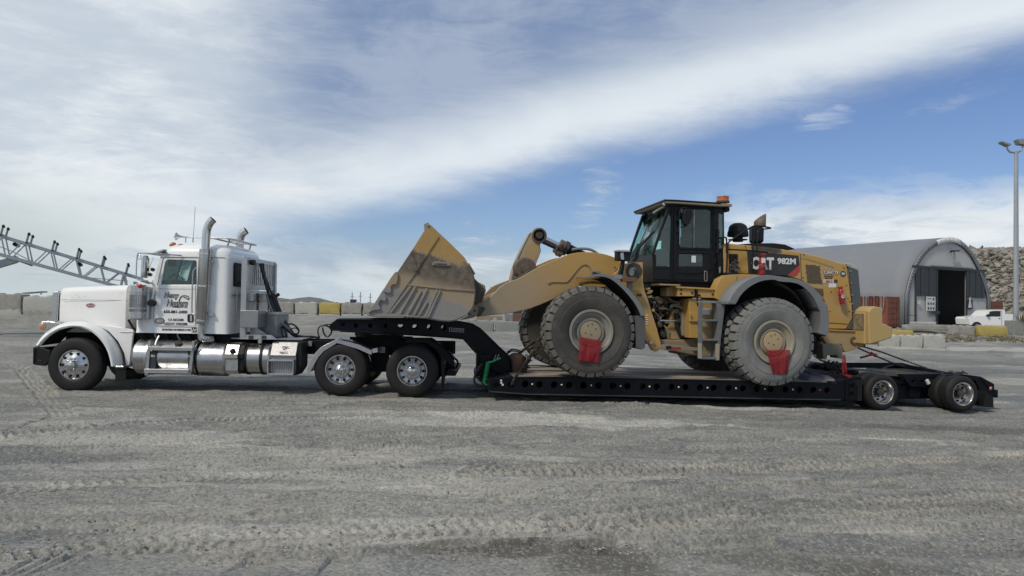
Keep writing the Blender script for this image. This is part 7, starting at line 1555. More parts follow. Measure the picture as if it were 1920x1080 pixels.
# ---- front frame (tower) with fender, lamps
tower = P('J', .74, (60, 845), (100, 800), (150, 742), (336, 728), (338, 915)) + P('K', .74, (158, 250), (190, 335), (230, 470), (272, 600), (320, 772), (318, 830), (275, 862), (225, 846), (185, 775), (100, 640), (-120, 560), (-180, 380))
MB().prism(tower, .74, .80, M['yellow']).build('front_frame_plate', ld, bevel=.008); MB().prism(tower, 2.46, 2.52, M['yellow']).build('front_frame_plate', ld, bevel=.008)
a = FL.q('K', -100, 640, .8); MB().box((a[0], .8, a[1]), (a[0] + .5, 2.46, a[1] + .9), M['grease']).build('front_frame_core', ld)
c = FL.q('J', 250, 815, .74); MB().lathe([(-.003, .0), (-.006, .17), (.01, .17)], (c[0], .735, c[1]), (0, 1, 0), M['grease'], 22).build('pin_pocket', ld)
pr('pin_retainer', 'J', .715, [(200, 830), (215, 785), (255, 775), (275, 800), (250, 825), (252, 855), (215, 862)], .735, 'concretel', None, .004, sm=1); c = FL.q('J', 255, 803, .71); MB().cyl((c[0], .70, c[1]), (c[0], .72, c[1]), .018, M['hole'], 8).build('pin_bolt', ld)
c = FL.q('K', 215, 765, .73); MB().cyl((c[0], .70, c[1]), (c[0], .76, c[1]), .035, M['alu'], 12).build('pin_bolt', ld); c = FL.q('K', 257, 797, .73); MB().cyl((c[0], .72, c[1]), (c[0], .76, c[1]), .02, M['hole'], 10).build('pin_bolt', ld)
pr('hinge_boss', 'K', .72, [(200, 760), (225, 740), (262, 755), (300, 820), (280, 860), (235, 845)], .74, 'yellow', None, .006, sm=2)
tb('lamp_post', 'J', [(98, 885), (118, 820), (150, 700)], .035, .5, 'plastic', sm=0); tb('lamp_post', 'J', [(128, 885), (140, 820), (158, 700)], .02, .52, 'plastic', sm=0)
bxp('work_lamp', 'J', .42, 88, 618, 215, 712, .62, 'plastic', None, .02); pr('lamp_lens', 'J', .41, [(118, 640), (150, 635), (155, 705), (125, 700)], .42, 'alu', None, .0); bxp('lamp_visor', 'J', .38, 90, 613, 214, 626, .62, 'alu')
bxp('lamp_bracket', 'J', .42, 145, 875, 278, 915, .6, 'rust'); bxp('lamp_bracket', 'J', .45, 60, 850, 140, 890, .6, 'greymetal'); bxp('fender_bracket', 'J', .55, 188, 920, 240, 1000, .62, 'concreteg', rot=0)
fo_ = smoothpts(P('I', .02, (620, 94), (700, 76), (790, 66), (855, 84), (930, 128), (1010, 196), (1080, 275), (1135, 355), (1172, 448)), 1)
MB().sheet([[(u, v, w) for u, w in fo_] for v in (.02, .74)], M['bluegrey']).build('front_fender', ld, ang=40, solid=.02)
fi_ = smoothpts(P('I', .02, (640, 100), (705, 92), (780, 90), (840, 104), (905, 146), (975, 212), (1045, 292), (1100, 372), (1135, 452)), 1)
MB().prism(fo_ + list(reversed(fi_)), .0, .02, M['bluegrey']).build('fender_edge', ld)
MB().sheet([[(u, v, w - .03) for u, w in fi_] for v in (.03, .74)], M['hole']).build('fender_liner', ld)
pr('mud_flap', 'I', .05, [(1090, 455), (1172, 450), (1180, 500), (1178, 740), (1150, 765), (1095, 745), (1085, 600)], .70, 'flapg', None, .01)
for k in range(5): c = FL.q('K', 175, 492 + k * 22, .735); MB().box((c[0] - .02, .73, c[1] - .008), (c[0] + .035, .738, c[1] + .008), M['lampy']).build('warning_tick', ld)
bxp('frame_tag', 'K', .73, 75, 275, 125, 300, .74, 'darkpanel', None, 0)
# ---- hitch area
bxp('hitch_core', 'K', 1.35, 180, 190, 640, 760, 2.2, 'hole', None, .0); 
pr('hitch_column', 'K', 1.05, [(440, 430), (520, 430), (470, 560), (480, 640), (520, 740), (380, 740), (400, 560)], 1.3, 'yellowd', None, .02); pr('hitch_column', 'K', .85, [(530, 470), (600, 440), (605, 720), (540, 700)], 1.2, 'tan', None, .02)
pr('hitch_box', 'K', .8, [(380, 205), (480, 205), (480, 300), (380, 300)], 1.2, 'yellowd', None, .015); pr('lower_link', 'K', .72, [(318, 790), (400, 790), (620, 815), (700, 822), (700, 850), (620, 855), (400, 848), (322, 838)], .84, 'tan', None, .01)
pr('hitch_floor', 'K', .95, [(300, 735), (480, 745), (700, 720), (920, 740), (920, 905), (700, 905), (480, 860), (440, 830), (320, 800)], 2.3, 'tan', None, .02); c = FL.q('K', 395, 818, .715); MB().box((c[0] - .05, .71, c[1] - .03), (c[0] + .06, .72, c[1] + .03), M['hole']).build('link_slot', ld)
bxp('link_decal', 'K', .712, 425, 815, 520, 835, .72, 'redpaint', None, 0)
a = FL.q('K', 305, 543, .95); b = FL.q('K', 480, 548, .95); MB().cyl((a[0], .95, a[1]), (b[0], .95, b[1]), .022, M['chrome'], 12).build('steering_rod', ld); b2 = FL.q('K', 620, 560, .95); MB().cyl((b[0], .95, b[1]), (b2[0], .95, b2[1]), .06, M['grease'], 14).build('steering_cylinder', ld)
rr = random.Random(31)
for k in range(26):
    x, y = rr.uniform(205, 420), rr.uniform(300, 520); x2, y2 = x + rr.uniform(-60, 120), y + rr.uniform(-70, 90); vv = rr.uniform(.95, 1.3)
    tb('hydraulic_hose', 'K', [(x, y), ((x + x2) / 2 + rr.uniform(-30, 30), (y + y2) / 2 + rr.uniform(-40, 10)), (x2, y2), (x2 + rr.uniform(-40, 60), y2 + rr.uniform(10, 70))], rr.choice([.015, .02, .026]), vv, rr.choice(['hose', 'grease', 'greaset', 'greaset']))
for k in range(20):
    x, y = rr.uniform(200, 400), rr.uniform(330, 710); s_ = rr.uniform(12, 38); bxp('valve_body', 'K', rr.uniform(1.0, 1.25), x, y, x + s_, y + s_ * rr.uniform(.6, 1.3), 1.34, rr.choice(['grease', 'greaset', 'tan']), None, .01, rr.uniform(-.5, .5))
for x, y, r_, mt in ((315, 350, .07, 'greaset'), (345, 690, .07, 'grease'), (310, 590, .06, 'greaset'), (495, 380, .04, 'concretel'), (255, 365, .035, 'concretel'), (245, 320, .03, 'concretel')):
    c = FL.q('K', x, y, 1.0); MB().lathe([(.2, r_), (0, r_), (-.02, r_ * .6), (-.02, 0)], (c[0], 1.0, c[1]), (0, 1, .1), M[mt], 14).build('filter', ld)
tb('hydraulic_hose', 'K', [(430, 420), (420, 400), (440, 390), (500, 400), (560, 430), (545, 470), (500, 480)], .03, .95, 'tan'); tb('hydraulic_hose', 'K', [(400, 320), (440, 350), (500, 360), (560, 340)], .02, .9, 'greaset'); tb('hydraulic_hose', 'K', [(480, 470), (480, 580), (500, 650), (540, 715)], .05, .98, 'hose')
tb('hydraulic_hose', 'K', [(350, 590), (385, 640), (395, 690)], .018, 1.0, 'tan'); 
for x, y in ((165, 215), (175, 255), (185, 295), (190, 240)): bxp('hinge_shim', 'K', .85, x, y, x + 50, y + 22, 1.1, 'yellowd', None, .01, .15)
# ---- cab
KV, KF = .80, 2.46
cabm = part('cab', ld)
so_ = P('J', KV, (588, 178), (1050, 190), (1118, 205), (1122, 600), (1105, 800), (1095, 925), (445, 918), (438, 780), (432, 655), (500, 430))
hq = P('J', KV, (592, 240), (608, 300), (600, 768), (458, 766), (446, 655), (520, 430)); 
hd = P('J', KV, *rrect(690, 1000, 218, 592, 30)); hl_ = P('J', KV, *rrect(682, 920, 650, 768, 8)); hr_ = P('J', KV, (1066, 255), (1112, 262), (1114, 590), (1066, 595))
for v in (KV, KF - .06): MB().prism(so_, v, v + .06, M['cabk'], holes=[hq, hd, hl_, hr_]).build('cab_side_frame', cabm)
for h_, mt, nm in ((hq, 'glass', 'quarter_pane'), (hd, 'glassm', 'door_pane'), (hl_, 'glassm', 'lower_door_pane'), (hr_, 'glass', 'rear_pane')):
    MB().prism(h_, KV + .02, KV + .028, M[mt]).build(nm, cabm); MB().prism(h_, KF - .03, KF - .022, M['glass']).build(nm, cabm)
wt, wb = FL.q('J', 590, 195, KV), FL.q('J', 437, 655, KV)
MB().add([(wt[0], KV + .03, wt[1]), (wt[0], KF - .03, wt[1]), (wb[0], KF - .03, wb[1]), (wb[0], KV + .03, wb[1])], [(0, 1, 2, 3)], M['glass']).build('windshield', cabm, solid=.008)
rt_, rb_ = FL.q('J', 1118, 215, KV), FL.q('J', 1122, 600, KV); MB().add([(rt_[0], KV + .05, rt_[1]), (rt_[0], KF - .05, rt_[1]), (rb_[0], KF - .05, rb_[1]), (rb_[0], KV + .05, rb_[1])], [(0, 1, 2, 3)], M['glass']).build('rear_window', cabm, solid=.008)
lf = FL.q('J', 440, 915, KV); MB().prism([(wb[0] - .02, wb[1] + .01), (wb[0] + .06, wb[1]), (lf[0] + .06, lf[1]), (lf[0], lf[1])], KV + .01, KF - .01, M['cabk']).build('front_panel', cabm)
for v in (KV + .0, KF - .05): MB().tube([(wt[0] - .01, v, wt[1]), (wb[0] - .02, v, wb[1])], .028, M['cabk'], 8).build('front_post', cabm)
MB().box((lf[0], KV, lf[1]), (rt_[0], KF, lf[1] + .06), M['cabk']).build('cab_floor', cabm); MB().box((rb_[0] - .08, KV + .02, lf[1]), (rb_[0], KF - .02, rb_[1]), M['cabk']).build('rear_panel', cabm)
MB().box((wt[0], KV, wt[1] - .0), (rt_[0], KF, wt[1] + .06), M['cabk']).build('headliner', cabm)
ro = P('J', .68, (538, 122), (660, 126), (1085, 154), (1088, 170), (660, 144), (536, 140))
ry = P('J', .68, (545, 138), (660, 142), (1195, 166), (1195, 192), (1090, 190), (660, 162), (552, 158))
MB().prism(ro, .66, 2.60, M['cabk']).build('roof', cabm, bevel=.012); MB().prism(ry, .67, 2.59, M['tan']).build('roof_trim', cabm, bevel=.008)
pr('roof_light', 'J', 2.2, [(350, 230), (378, 225), (384, 270), (355, 280)], 2.35, 'plastic', cabm, .01); bxp('roof_light', 'J', .75, 1128, 198, 1176, 238, .95, 'plastic', cabm, .02); bxp('roof_light', 'J', .8, 1098, 205, 1122, 240, .9, 'plastic', cabm, .01)
tb('roof_pipe', 'J', [(440, 255), (500, 215), (540, 195), (540, 165)], .028, 1.3, 'alu', cabm, v1=.74)
c0b = FL.q('J', 1117, 152, .85); c1b = FL.q('J', 1117, 90, .85); MB().lathe([(0, .0), (0, .14), (.03, .14), (.035, .125), ((c1b[1] - c0b[1]) * .8, .12), ((c1b[1] - c0b[1]) * .85, .13), (c1b[1] - c0b[1], .12), (c1b[1] - c0b[1], 0)], (c0b[0], .9, c0b[1]), (0, 0, 1), M['orange'], 24, [M['grease']] * 3 + [M['orange']] * 4).build('beacon', cabm)
tb('roof_antenna', 'J', [(1063, 155), (1063, 95)], .004, 1.0, 'plastic', cabm, 0)
# door outline, hinges, handle
def fram(name, pts, w_, v, mt='cabk'): 
    q_ = [(u, v, w) for u, w in pts]; return MB().tube(q_ + [q_[0]], w_, M[mt], 6, caps=False).build(name, cabm)
fram('door_frame', P('J', KV - .01, *rrect(650, 1022, 185, 912, 34)), .014, KV - .01); fram('window_seal', P('J', KV - .012, *rrect(685, 1004, 212, 598, 32)), .010, KV - .012, 'plastic'); fram('window_seal', P('J', KV - .01, *rrect(662, 990, 640, 830, 10)), .007, KV - .01, 'plastic')
bxp('window_bar', 'J', KV - .005, 824, 220, 836, 590, KV + .03, 'greymetal', cabm, .0); bxp('door_rail', 'J', KV - .012, 670, 592, 1010, 606, KV, 'cabk', cabm)
for y in (290, 400): bxp('door_hinge', 'J', KV - .04, 650, y, 690, y + 40, KV, 'plastic', cabm)
for y in (300, 500, 700): bxp('door_hinge', 'J', KV - .03, 1028, y, 1045, y + 40, KV, 'plastic', cabm)
tb('door_stay', 'J', [(740, 840), (860, 838), (900, 820), (1010, 785)], .008, KV - .02, 'cabk', cabm, 1); fram('door_handle', P('J', KV - .03, *rrect(930, 955, 815, 910, 8)), .008, KV - .03, 'greymetal')
bxp('door_sticker', 'J', KV - .004, 806, 666, 848, 730, KV + .01, 'inkw', cabm, 0); bxp('door_sticker', 'J', KV + .03, 852, 675, 905, 725, KV + .04, 'greymetal', cabm, 0)
pr('quarter_seam', 'J', KV - .01, [(445, 776), (602, 778), (602, 786), (445, 784)], KV, 'plastic', cabm, 0)
for x in (618, 640): pr('door_post', 'J', KV - .02, [(x, 180), (x + 12, 180), (x + 4, 915), (x - 8, 915)], KV, 'cabk', cabm, .004)
# mirror, wiper, rails
mrr = MB(); a = FL.q('J', 735, 370, .52); b = FL.q('J', 818, 215, .52)
pr('mirror_head', 'J', .52, [(735, 235), (750, 212), (805, 218), (818, 240), (812, 300), (795, 350), (765, 376), (735, 365), (728, 300)], .64, 'plastic', cabm, .02, sm=1); tb('mirror_arm', 'J', [(760, 370), (740, 388), (700, 388)], .014, .6, 'plastic', cabm); tb('mirror_arm', 'J', [(690, 260), (700, 215), (745, 200), (760, 215)], .014, .62, 'plastic', cabm)
tb('grab_rail', 'J', [(262, 690), (280, 610), (330, 555), (430, 445), (450, 430)], .026, .78, 'plastic', cabm, v1=.74, sm=1); tb('wiper', 'J', [(440, 440), (470, 400), (520, 280)], .012, .78, 'plastic', cabm, 0)
tb('wiper', 'J', [(455, 500), (480, 430), (500, 340)], .012, 1.3, 'plastic', cabm, 0); pr('front_foot', 'J', .76, [(250, 700), (275, 655), (300, 655), (290, 700), (262, 720)], .9, 'plastic', cabm, .01)
tb('side_rail', 'J', [(1060, 495), (1125, 485), (1142, 495), (1142, 640)], .014, .72, 'plastic', cabm, 1); tb('side_rail', 'J', [(1030, 410), (1060, 405), (1066, 440), (1060, 640)], .02, .74, 'plastic', cabm, 1)
pr('rear_corner_panel', 'J', .74, [(1060, 640), (1100, 650), (1098, 890), (1070, 900), (1062, 760)], .80, 'cabk', cabm, .01); pr('grab_pad', 'J', .73, [(1070, 775), (1088, 770), (1086, 830), (1072, 834)], .74, 'greymetal', cabm, .004)
# inside
seat_ = FL.q('J', 800, 600, 1.6); st = cabm
MB().loft([ring(seat_[0] - .1, seat_[0] + .45, 1.35, 1.9, seat_[1] - .35, .08), ring(seat_[0] - .15, seat_[0] + .45, 1.33, 1.92, seat_[1] - .1, .1)], M['seat']).build('seat_cushion', st)
MB().loft([ring(seat_[0] + .22, seat_[0] + .42, 1.35, 1.9, seat_[1] - .1, .08), ring(seat_[0] + .34, seat_[0] + .5, 1.38, 1.87, seat_[1] + .5, .07), ring(seat_[0] + .38, seat_[0] + .5, 1.5, 1.75, seat_[1] + .72, .05)], M['seat']).build('seat_back', st)
pr('console', 'J', 1.1, [(470, 760), (500, 600), (560, 590), (590, 640), (640, 760)], 1.9, 'seat', st, .04); pr('display', 'J', 1.2, [(478, 430), (548, 420), (545, 520), (485, 518)], 1.3, 'seat', st, .01); pr('display', 'J', 1.15, [(530, 370), (572, 365), (568, 415), (535, 418)], 1.25, 'seat', st, .01)
pr('side_console', 'J', 1.0, [(720, 590), (760, 500), (900, 480), (1000, 520), (1040, 600)], 1.3, 'seat', st, .03); pr('rear_equipment', 'J', 1.9, [(880, 360), (960, 350), (920, 440), (930, 560), (860, 600), (840, 480)], 2.2, 'seat', st, .03); pr('far_door_post', 'J', 2.36, [(560, 250), (620, 240), (640, 760), (520, 700), (520, 560)], 2.42, 'seat', st, 0)
pr('blind', 'J', 2.30, [(760, 240), (900, 235), (910, 590), (770, 590)], 2.33, 'seat', st, 0); pr('joystick', 'J', 1.2, [(700, 485), (715, 480), (712, 540), (700, 560)], 1.24, 'seat', st, .01)
tb('steering_wheel', 'J', [(365, 610), (385, 560), (400, 535), (412, 560), (400, 610), (380, 640)], .02, 1.5, 'seat', st)
# ---- platform, tank and ladder
pr('platform_beam', 'K', .52, [(470, 198), (905, 222), (900, 240), (480, 215)], 1.0, 'yellow', None, .006); pr('platform_beam', 'K', .52, [(300, 172), (520, 180), (515, 195), (310, 188)], 1.0, 'yellowd', None, .006)
pr('platform_box', 'K', .56, [(490, 215), (660, 225), (660, 300), (490, 300)], 1.0, 'yellow', None, .006); pr('platform_box', 'K', .56, [(690, 228), (890, 240), (890, 318), (700, 312)], 1.0, 'yellow', None, .006)
for x, y in ((525, 235), (523, 272), (636, 264), (712, 290), (845, 280)): c = FL.q('K', x, y, .55); MB().cyl((c[0], .545, c[1]), (c[0], .56, c[1]), .02, M['hole'], 8).build('bolt_hole', ld)
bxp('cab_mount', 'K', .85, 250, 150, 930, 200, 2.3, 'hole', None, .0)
pr('side_tank', 'K', .62, [(602, 322), (730, 330), (700, 470), (700, 725), (610, 722), (608, 560), (604, 470)], 1.1, 'yellow', None, .012); pr('tank_shoulder', 'K', .58, [(606, 465), (700, 470), (700, 560), (610, 555)], .64, 'yellow', None, .01)
pr('rear_tank', 'K', .60, [(728, 330), (880, 345), (905, 400), (900, 745), (735, 735)], 1.3, 'yellowd', None, .01); bxp('tank_label', 'K', .585, 733, 425, 820, 485, .60, 'inkw', None, 0)
for x, y in ((632, 506), (634, 524)): c = FL.q('K', x, y, .575); MB().cyl((c[0], .57, c[1]), (c[0], .60, c[1]), .012, M['hole'], 8).build('bolt_hole', ld)
lad = part('ladder', ld)
for v in (.30,):
    pr('ladder_rail', 'K', v, [(705, 360), (740, 350), (742, 770), (740, 935), (700, 935), (702, 780)], v + .05, 'bluegreyd', lad, .008); pr('ladder_rail', 'K', v, [(870, 345), (965, 365), (968, 400), (930, 720), (915, 950), (875, 945), (895, 740), (890, 400)], v + .25, 'bluegreyd', lad, .008)
for y in (545, 742, 930): pr('ladder_step', 'K', .28, [(738, y - 10), (890, y - 8), (890, y + 10), (738, y + 8)], .52, 'bluegreyd', lad, .006)
pr('ladder_rail', 'K', .28, [(700, 775), (738, 780), (738, 935), (702, 930)], .33, 'rimtan', lad, .008); pr('ladder_rail', 'K', .28, [(880, 780), (918, 785), (912, 950), (880, 948)], .33, 'rimtan', lad, .008); pr('ladder_top', 'K', .3, [(702, 350), (960, 352), (960, 370), (705, 368)], .5, 'greymetal', lad, .006)
bxp('tank_back', 'K', .75, 745, 735, 880, 915, 1.0, 'tan', None, 0); tb('platform_hook', 'K', [(672, 235), (690, 260), (688, 370), (700, 400)], .02, .5, 'plastic', None, 1)
# ---- engine hood and rear
HV = .78
hood = P('L', HV, (130, 380), (160, 372), (320, 388), (400, 396), (680, 430), (830, 452), (1000, 492), (1100, 520), (1180, 545), (1262, 562), (1285, 620), (1305, 800), (1318, 930)) + P('M', HV, (1395, 300), (1335, 402), (1150, 400), (1140, 180)) + P('L', HV, (1060, 900), (960, 790), (850, 720), (700, 668), (350, 660), (280, 655), (130, 655))
MB().prism(hood, HV, 2.48, M['yellow']).build('engine_hood', ld, bevel=.03)
hl2 = P('L', HV, (845, 500), (900, 505), (1040, 548), (1150, 590), (1148, 600), (1030, 562), (890, 520), (845, 515)); MB().prism(hl2, HV - .008, HV, M['yellowd']).build('hood_crease', ld)
for pts in ([(838, 470), (848, 720)], [(1262, 566), (1322, 1000)], [(330, 392), (352, 470), (362, 655)]): tb('panel_seam', 'L', pts, .006, HV - .002, 'grease', None, 0)
for (x, y) in ((1290, 910), (1285, 1000)): c = FL.q('L', x, y, HV); MB().cyl((c[0], HV - .01, c[1]), (c[0], HV, c[1]), .014, M['grease'], 8).build('panel_bolt', ld)
pr('lower_seam', 'M', HV - .006, [(1160, 336), (1345, 348), (1343, 354), (1160, 342)], HV, 'grease', None, 0); 
grl = P('L', HV + .02, (1262, 562), (1350, 600), (1372, 640), (1385, 800), (1400, 950)) + P('M', HV + .02, (1470, 170), (1420, 405), (1335, 400), (1395, 300), (1395, 170)) + P('L', HV + .02, (1305, 800), (1285, 620))
MB().prism(grl, HV + .01, 2.47, M['grilleg']).build('rear_grille', ld, bevel=.02); pr('grille_cap', 'L', HV, [(1255, 552), (1330, 566), (1368, 592), (1380, 632), (1350, 618), (1300, 598), (1268, 588)], 2.48, 'concretel', None, .02)
for y in (630, 740, 850, 930, 1000): c = FL.q('L', 1300 + (y - 630) * .06, y, HV); MB().cyl((c[0], HV - .005, c[1]), (c[0], HV + .02, c[1]), .014, M['alu'], 8).build('grille_bolt', ld)
pr('hood_top', 'L', 1.05, [(200, 388), (330, 378), (430, 372), (600, 372), (700, 384), (800, 428), (700, 440), (400, 400)], 2.2, 'cabk', None, .02)
pr('scuffed_top', 'L', HV - .004, [(380, 400), (480, 402), (640, 424), (668, 440), (660, 462), (590, 466), (540, 448), (400, 432), (385, 425)], HV, 'greaset', None, 0)
# decal with lettering
dv_ = HV - .006
pr('black_decal', 'L', dv_, [(352, 440), (560, 462), (820, 488), (832, 570), (722, 668), (560, 668), (362, 652)], HV, 'inkd', None, 0); pr('red_stripe', 'L', dv_ - .003, [(832, 572), (722, 668), (790, 674), (834, 632)], HV, 'redstripe', None, 0)
text('CAT', FL, 'L', 385, 615, dv_ - .003, 208, 118, M['inkw'], ld, 'decal_lettering', 0, .045); text('982M', FL, 'L', 625, 566, dv_ - .003, 170, 58, M['inkw'], ld, 'decal_lettering', 0, .04)
def rag(pts, seed, j=6):
    rr = random.Random(seed); o = []
    for a, b in zip(pts, pts[1:] + pts[:1]):
        n = max(2, int(math.hypot(b[0] - a[0], b[1] - a[1]) / 14))
        for i in range(n): f = i / n; o.append((a[0] + (b[0] - a[0]) * f + rr.uniform(-j, j), a[1] + (b[1] - a[1]) * f + rr.uniform(-j, j)))
    return o
pr('mesh_vent', 'L', HV - .005, rag([(884, 570), (1015, 582), (1038, 748), (905, 740)], 1), HV, 'mesh', None, 0); pr('mesh_vent', 'L', HV - .005, rag([(965, 785), (1048, 795), (1052, 870), (1010, 830)], 2, 4), HV, 'mesh', None, 0)
text('CA4T79', FL, 'L', 1052, 661, HV - .006, 136, 40, M['inkb'], ld, 'fleet_number', 0, .06); text('CA4T79', FL, 'L', 1055, 658, HV - .010, 130, 34, M['inkw'], ld, 'fleet_number', 0, .015)
c = FL.q('L', 1230, 655, HV); MB().prism(circ(c, .062, 20), HV - .008, HV, M['inkb']).build('round_sticker', ld); MB().prism(circ(c, .05, 20), HV - .012, HV - .006, M['teal']).build('round_sticker', ld); text('N', FL, 'L', 1218, 665, HV - .013, 24, 22, M['inkw'], ld, 'sticker_letter', 0, .05)
text('Automated', FL, 'L', 1056, 682, HV - .004, 82, 13, M['inkb'], ld, 'small_print', 0, .01); text('Materials', FL, 'L', 1062, 702, HV - .004, 68, 13, M['inkb'], ld, 'small_print', 0, .01)
bxp('pink_sticker', 'L', HV - .006, 1050, 706, 1146, 738, HV, 'pinkp', None, 0); bxp('dark_sticker', 'L', HV - .006, 1150, 708, 1180, 738, HV, 'grease', None, 0); bxp('white_sticker', 'L', HV - .006, 1100, 744, 1168, 780, HV, 'inkw', None, 0)
text('MSI 3', FL, 'L', 1072, 732, HV - .008, 58, 18, M['redstripe'], ld, 'sticker_lettering', 0, .01)
# side vent and pipes behind the cab
bxp('side_vent', 'L', HV - .02, 180, 472, 262, 655, HV, 'inkd', None, .0)
for k in range(6): bxp('vent_louvre', 'L', HV - .04, 186, 480 + k * 12, 255, 487 + k * 12, HV - .02, 'plastic', None, 0)
rr = random.Random(6)
for k in range(9): x, y = rr.uniform(180, 240), rr.uniform(540, 640); tb('radiator_pipe', 'L', [(x, y), (x + 20, y - 20), (x + 35, y + 15), (x + 45, y + 5)], .018, .68, rr.choice(['grease', 'greaset', 'hose']))
pr('rear_platform', 'L', .50, [(100, 700), (160, 665), (300, 658), (480, 665), (380, 690), (250, 780), (180, 900), (140, 930), (60, 880), (60, 780)], .78, 'yellow', None, .012); tb('panel_seam', 'L', [(262, 670), (215, 800), (195, 900)], .004, .497, 'grease', None, 0)
# precleaner, exhaust
a = FL.q('L', 262, 360, 1.3); b = FL.q('L', 262, 190, 1.3); H_ = b[1] - a[1]; R_ = (FL.q('L', 350, 250, 1.3)[0] - FL.q('L', 175, 250, 1.3)[0]) / 2
MB().lathe([(0, R_ * .5), (H_ * .08, R_ * .5), (H_ * .09, R_ * .93), (H_ * .13, R_ * .93), (H_ * .14, R_ * .48), (H_ * .26, R_ * .48), (H_ * .28, R_), (H_ * .32, R_ * 1.03), (H_ * .55, R_ * .99), (H_ * .58, R_ * .94), (H_ * .78, R_ * .88), (H_ * .9, R_ * .74), (H_, R_ * .42), (H_, 0)], (a[0], 1.3, a[1]), (0, 0, 1), M['plastic'], 32).build('air_precleaner', ld)
ea = FL.q('L', 455, 370, 1.4); MB().prism(P('L', 1.3, (400, 215), (510, 222), (506, 372), (400, 372)), 1.28, 1.52, M['cabk']).build('exhaust_body', ld, bevel=.06)
et = FL.q('L', 465, 218, 1.4); tip = FL.q('L', 528, 104, 1.4); L0 = FL.q('L', 408, 192, 1.4)
m = MB(); n = 24; r_ = .122; rows = []
for j in range(4):
    row = []
    for k in range(n + 1):
        t = 2 * math.pi * k / n; x = math.cos(t); hh = L0[1] + (tip[1] - L0[1]) * max(0, (x + 1) / 2) ** .8 if j == 3 else et[1] + (L0[1] - et[1] + .0) * j / 3
        if j < 3: hh = et[1] + (L0[1] - et[1]) * j / 3
        row.append((et[0] + r_ * x * (1.0 if j < 3 else 1.04), 1.4 + r_ * math.sin(t), hh))
    rows.append(row)
m.sheet(rows, M['greaset']); m.build('exhaust_tip', ld, solid=.008)
# handrails
hv = .52
tb('handrail', 'L', [(150, 940), (160, 650), (166, 385), (186, 352), (395, 218), (425, 214), (520, 222), (568, 234)], .017, hv, 'cabk', None, 1); tb('handrail', 'L', [(408, 218), (400, 450), (392, 660)], .017, hv, 'cabk', None, 0); tb('handrail', 'L', [(566, 236), (460, 248), (442, 270), (436, 430), (450, 455)], .015, hv, 'cabk', None, 1)
tb('handrail', 'L', [(170, 430), (400, 442), (540, 458)], .016, hv, 'cabk', None, 0); tb('handrail', 'L', [(85, 325), (150, 318), (160, 330), (160, 380)], .014, .7, 'cabk', None, 1)
for x, y in ((165, 650), (150, 810), (152, 930)): c = FL.q('L', x, y, hv); MB().cyl((c[0] - .03, hv, c[1]), (c[0] + .03, hv + .2, c[1]), .025, M['plastic'], 8).build('rail_clamp', ld)
def exting(zm, x, yt, yb, v, tilt, tagx):
    e = part('fire_extinguisher', ld); a = FL.q(zm, x + tilt, yb, v); b = FL.q(zm, x, yt, v); H_ = b[1] - a[1]; r = H_ * .145
    ax = (b[0] - a[0], 0, H_)
    MB().lathe([(0, 0), (0, r * .9), (.02, r), (H_ * .74, r), (H_ * .84, r * .6), (H_ * .86, r * .45), (H_ * .92, r * .45), (H_ * .92, 0)], (a[0], v, a[1]), ax, M['redpaint'], 22).build('cylinder', e)
    MB().box((b[0] - r * .9, v - .03, b[1] - H_ * .14), (b[0] + r * .9, v + .03, b[1] - H_ * .02), M['redpaint'], .1).build('valve_handle', e, bevel=.008)
    for f in (.25, .5): MB().lathe([(0, r), (0, r + .008), (.02, r + .008), (.02, r)], (a[0] + ax[0] * f, v, a[1] + H_ * f), ax, M['grease'], 22).build('clamp_band', e)
    if tagx: cc = (a[0] + ax[0] * .45, a[1] + H_ * .45); MB().prism(circ(cc, r * .55, 16, H_ * .13), v - r - .006, v - r + .01, M['inkw']).build('label', e); MB().prism(circ(cc, r * .25, 12, H_ * .05), v - r - .009, v - r, M['inkb']).build('label', e)
    else: cc = (a[0] + ax[0] * .6, a[1] + H_ * .62); MB().prism([(cc[0] - r * .7, cc[1] - .05), (cc[0] + r * .5, cc[1] - .05), (cc[0] + r * .5, cc[1] + .06), (cc[0] - r * .7, cc[1] + .06)], v - r - .004, v - r + .02, M['inkw']).build('label', e)
exting('L', 492, 463, 665, .60, -10, 0); exting('L', 1205, 768, 935, .68, 20, 1)
tb('bungee_cord', 'L', [(440, 578), (470, 572), (520, 582), (545, 612), (560, 620)], .008, .50, 'tan', None, 1)
# rear fender
f1 = smoothpts(P('L', .0, (180, 925), (225, 825), (315, 735), (420, 686), (520, 668), (620, 680), (800, 704), (900, 746), (985, 812), (1050, 902), (1088, 1000)) + P('M', .0, (1135, 120), (1158, 260), (1156, 420), (1140, 462)), 1)
f2 = smoothpts(P('L', .0, (242, 930), (290, 842), (372, 768), (480, 716), (600, 706), (640, 726), (790, 734), (870, 776), (940, 848), (988, 930), (1018, 1010)) + P('M', .0, (1060, 130), (1085, 270), (1078, 400), (1062, 440)), 1)
k_ = len(f1) * 6 // 15
MB().prism(f1 + list(reversed(f2)), -.01, .03, M['bluegrey']).build('fender_edge', ld, bevel=.006)
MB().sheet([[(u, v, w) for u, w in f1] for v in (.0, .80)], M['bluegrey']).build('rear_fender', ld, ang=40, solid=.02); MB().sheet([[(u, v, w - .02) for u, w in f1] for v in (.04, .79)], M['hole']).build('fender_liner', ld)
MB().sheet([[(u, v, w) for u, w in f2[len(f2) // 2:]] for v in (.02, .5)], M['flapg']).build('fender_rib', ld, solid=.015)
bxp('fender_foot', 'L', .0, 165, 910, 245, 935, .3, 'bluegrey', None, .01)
bxp('wheel_housing', 'L', .86, 180, 700, 1080, 1060, 2.3, 'hole', None, 0)
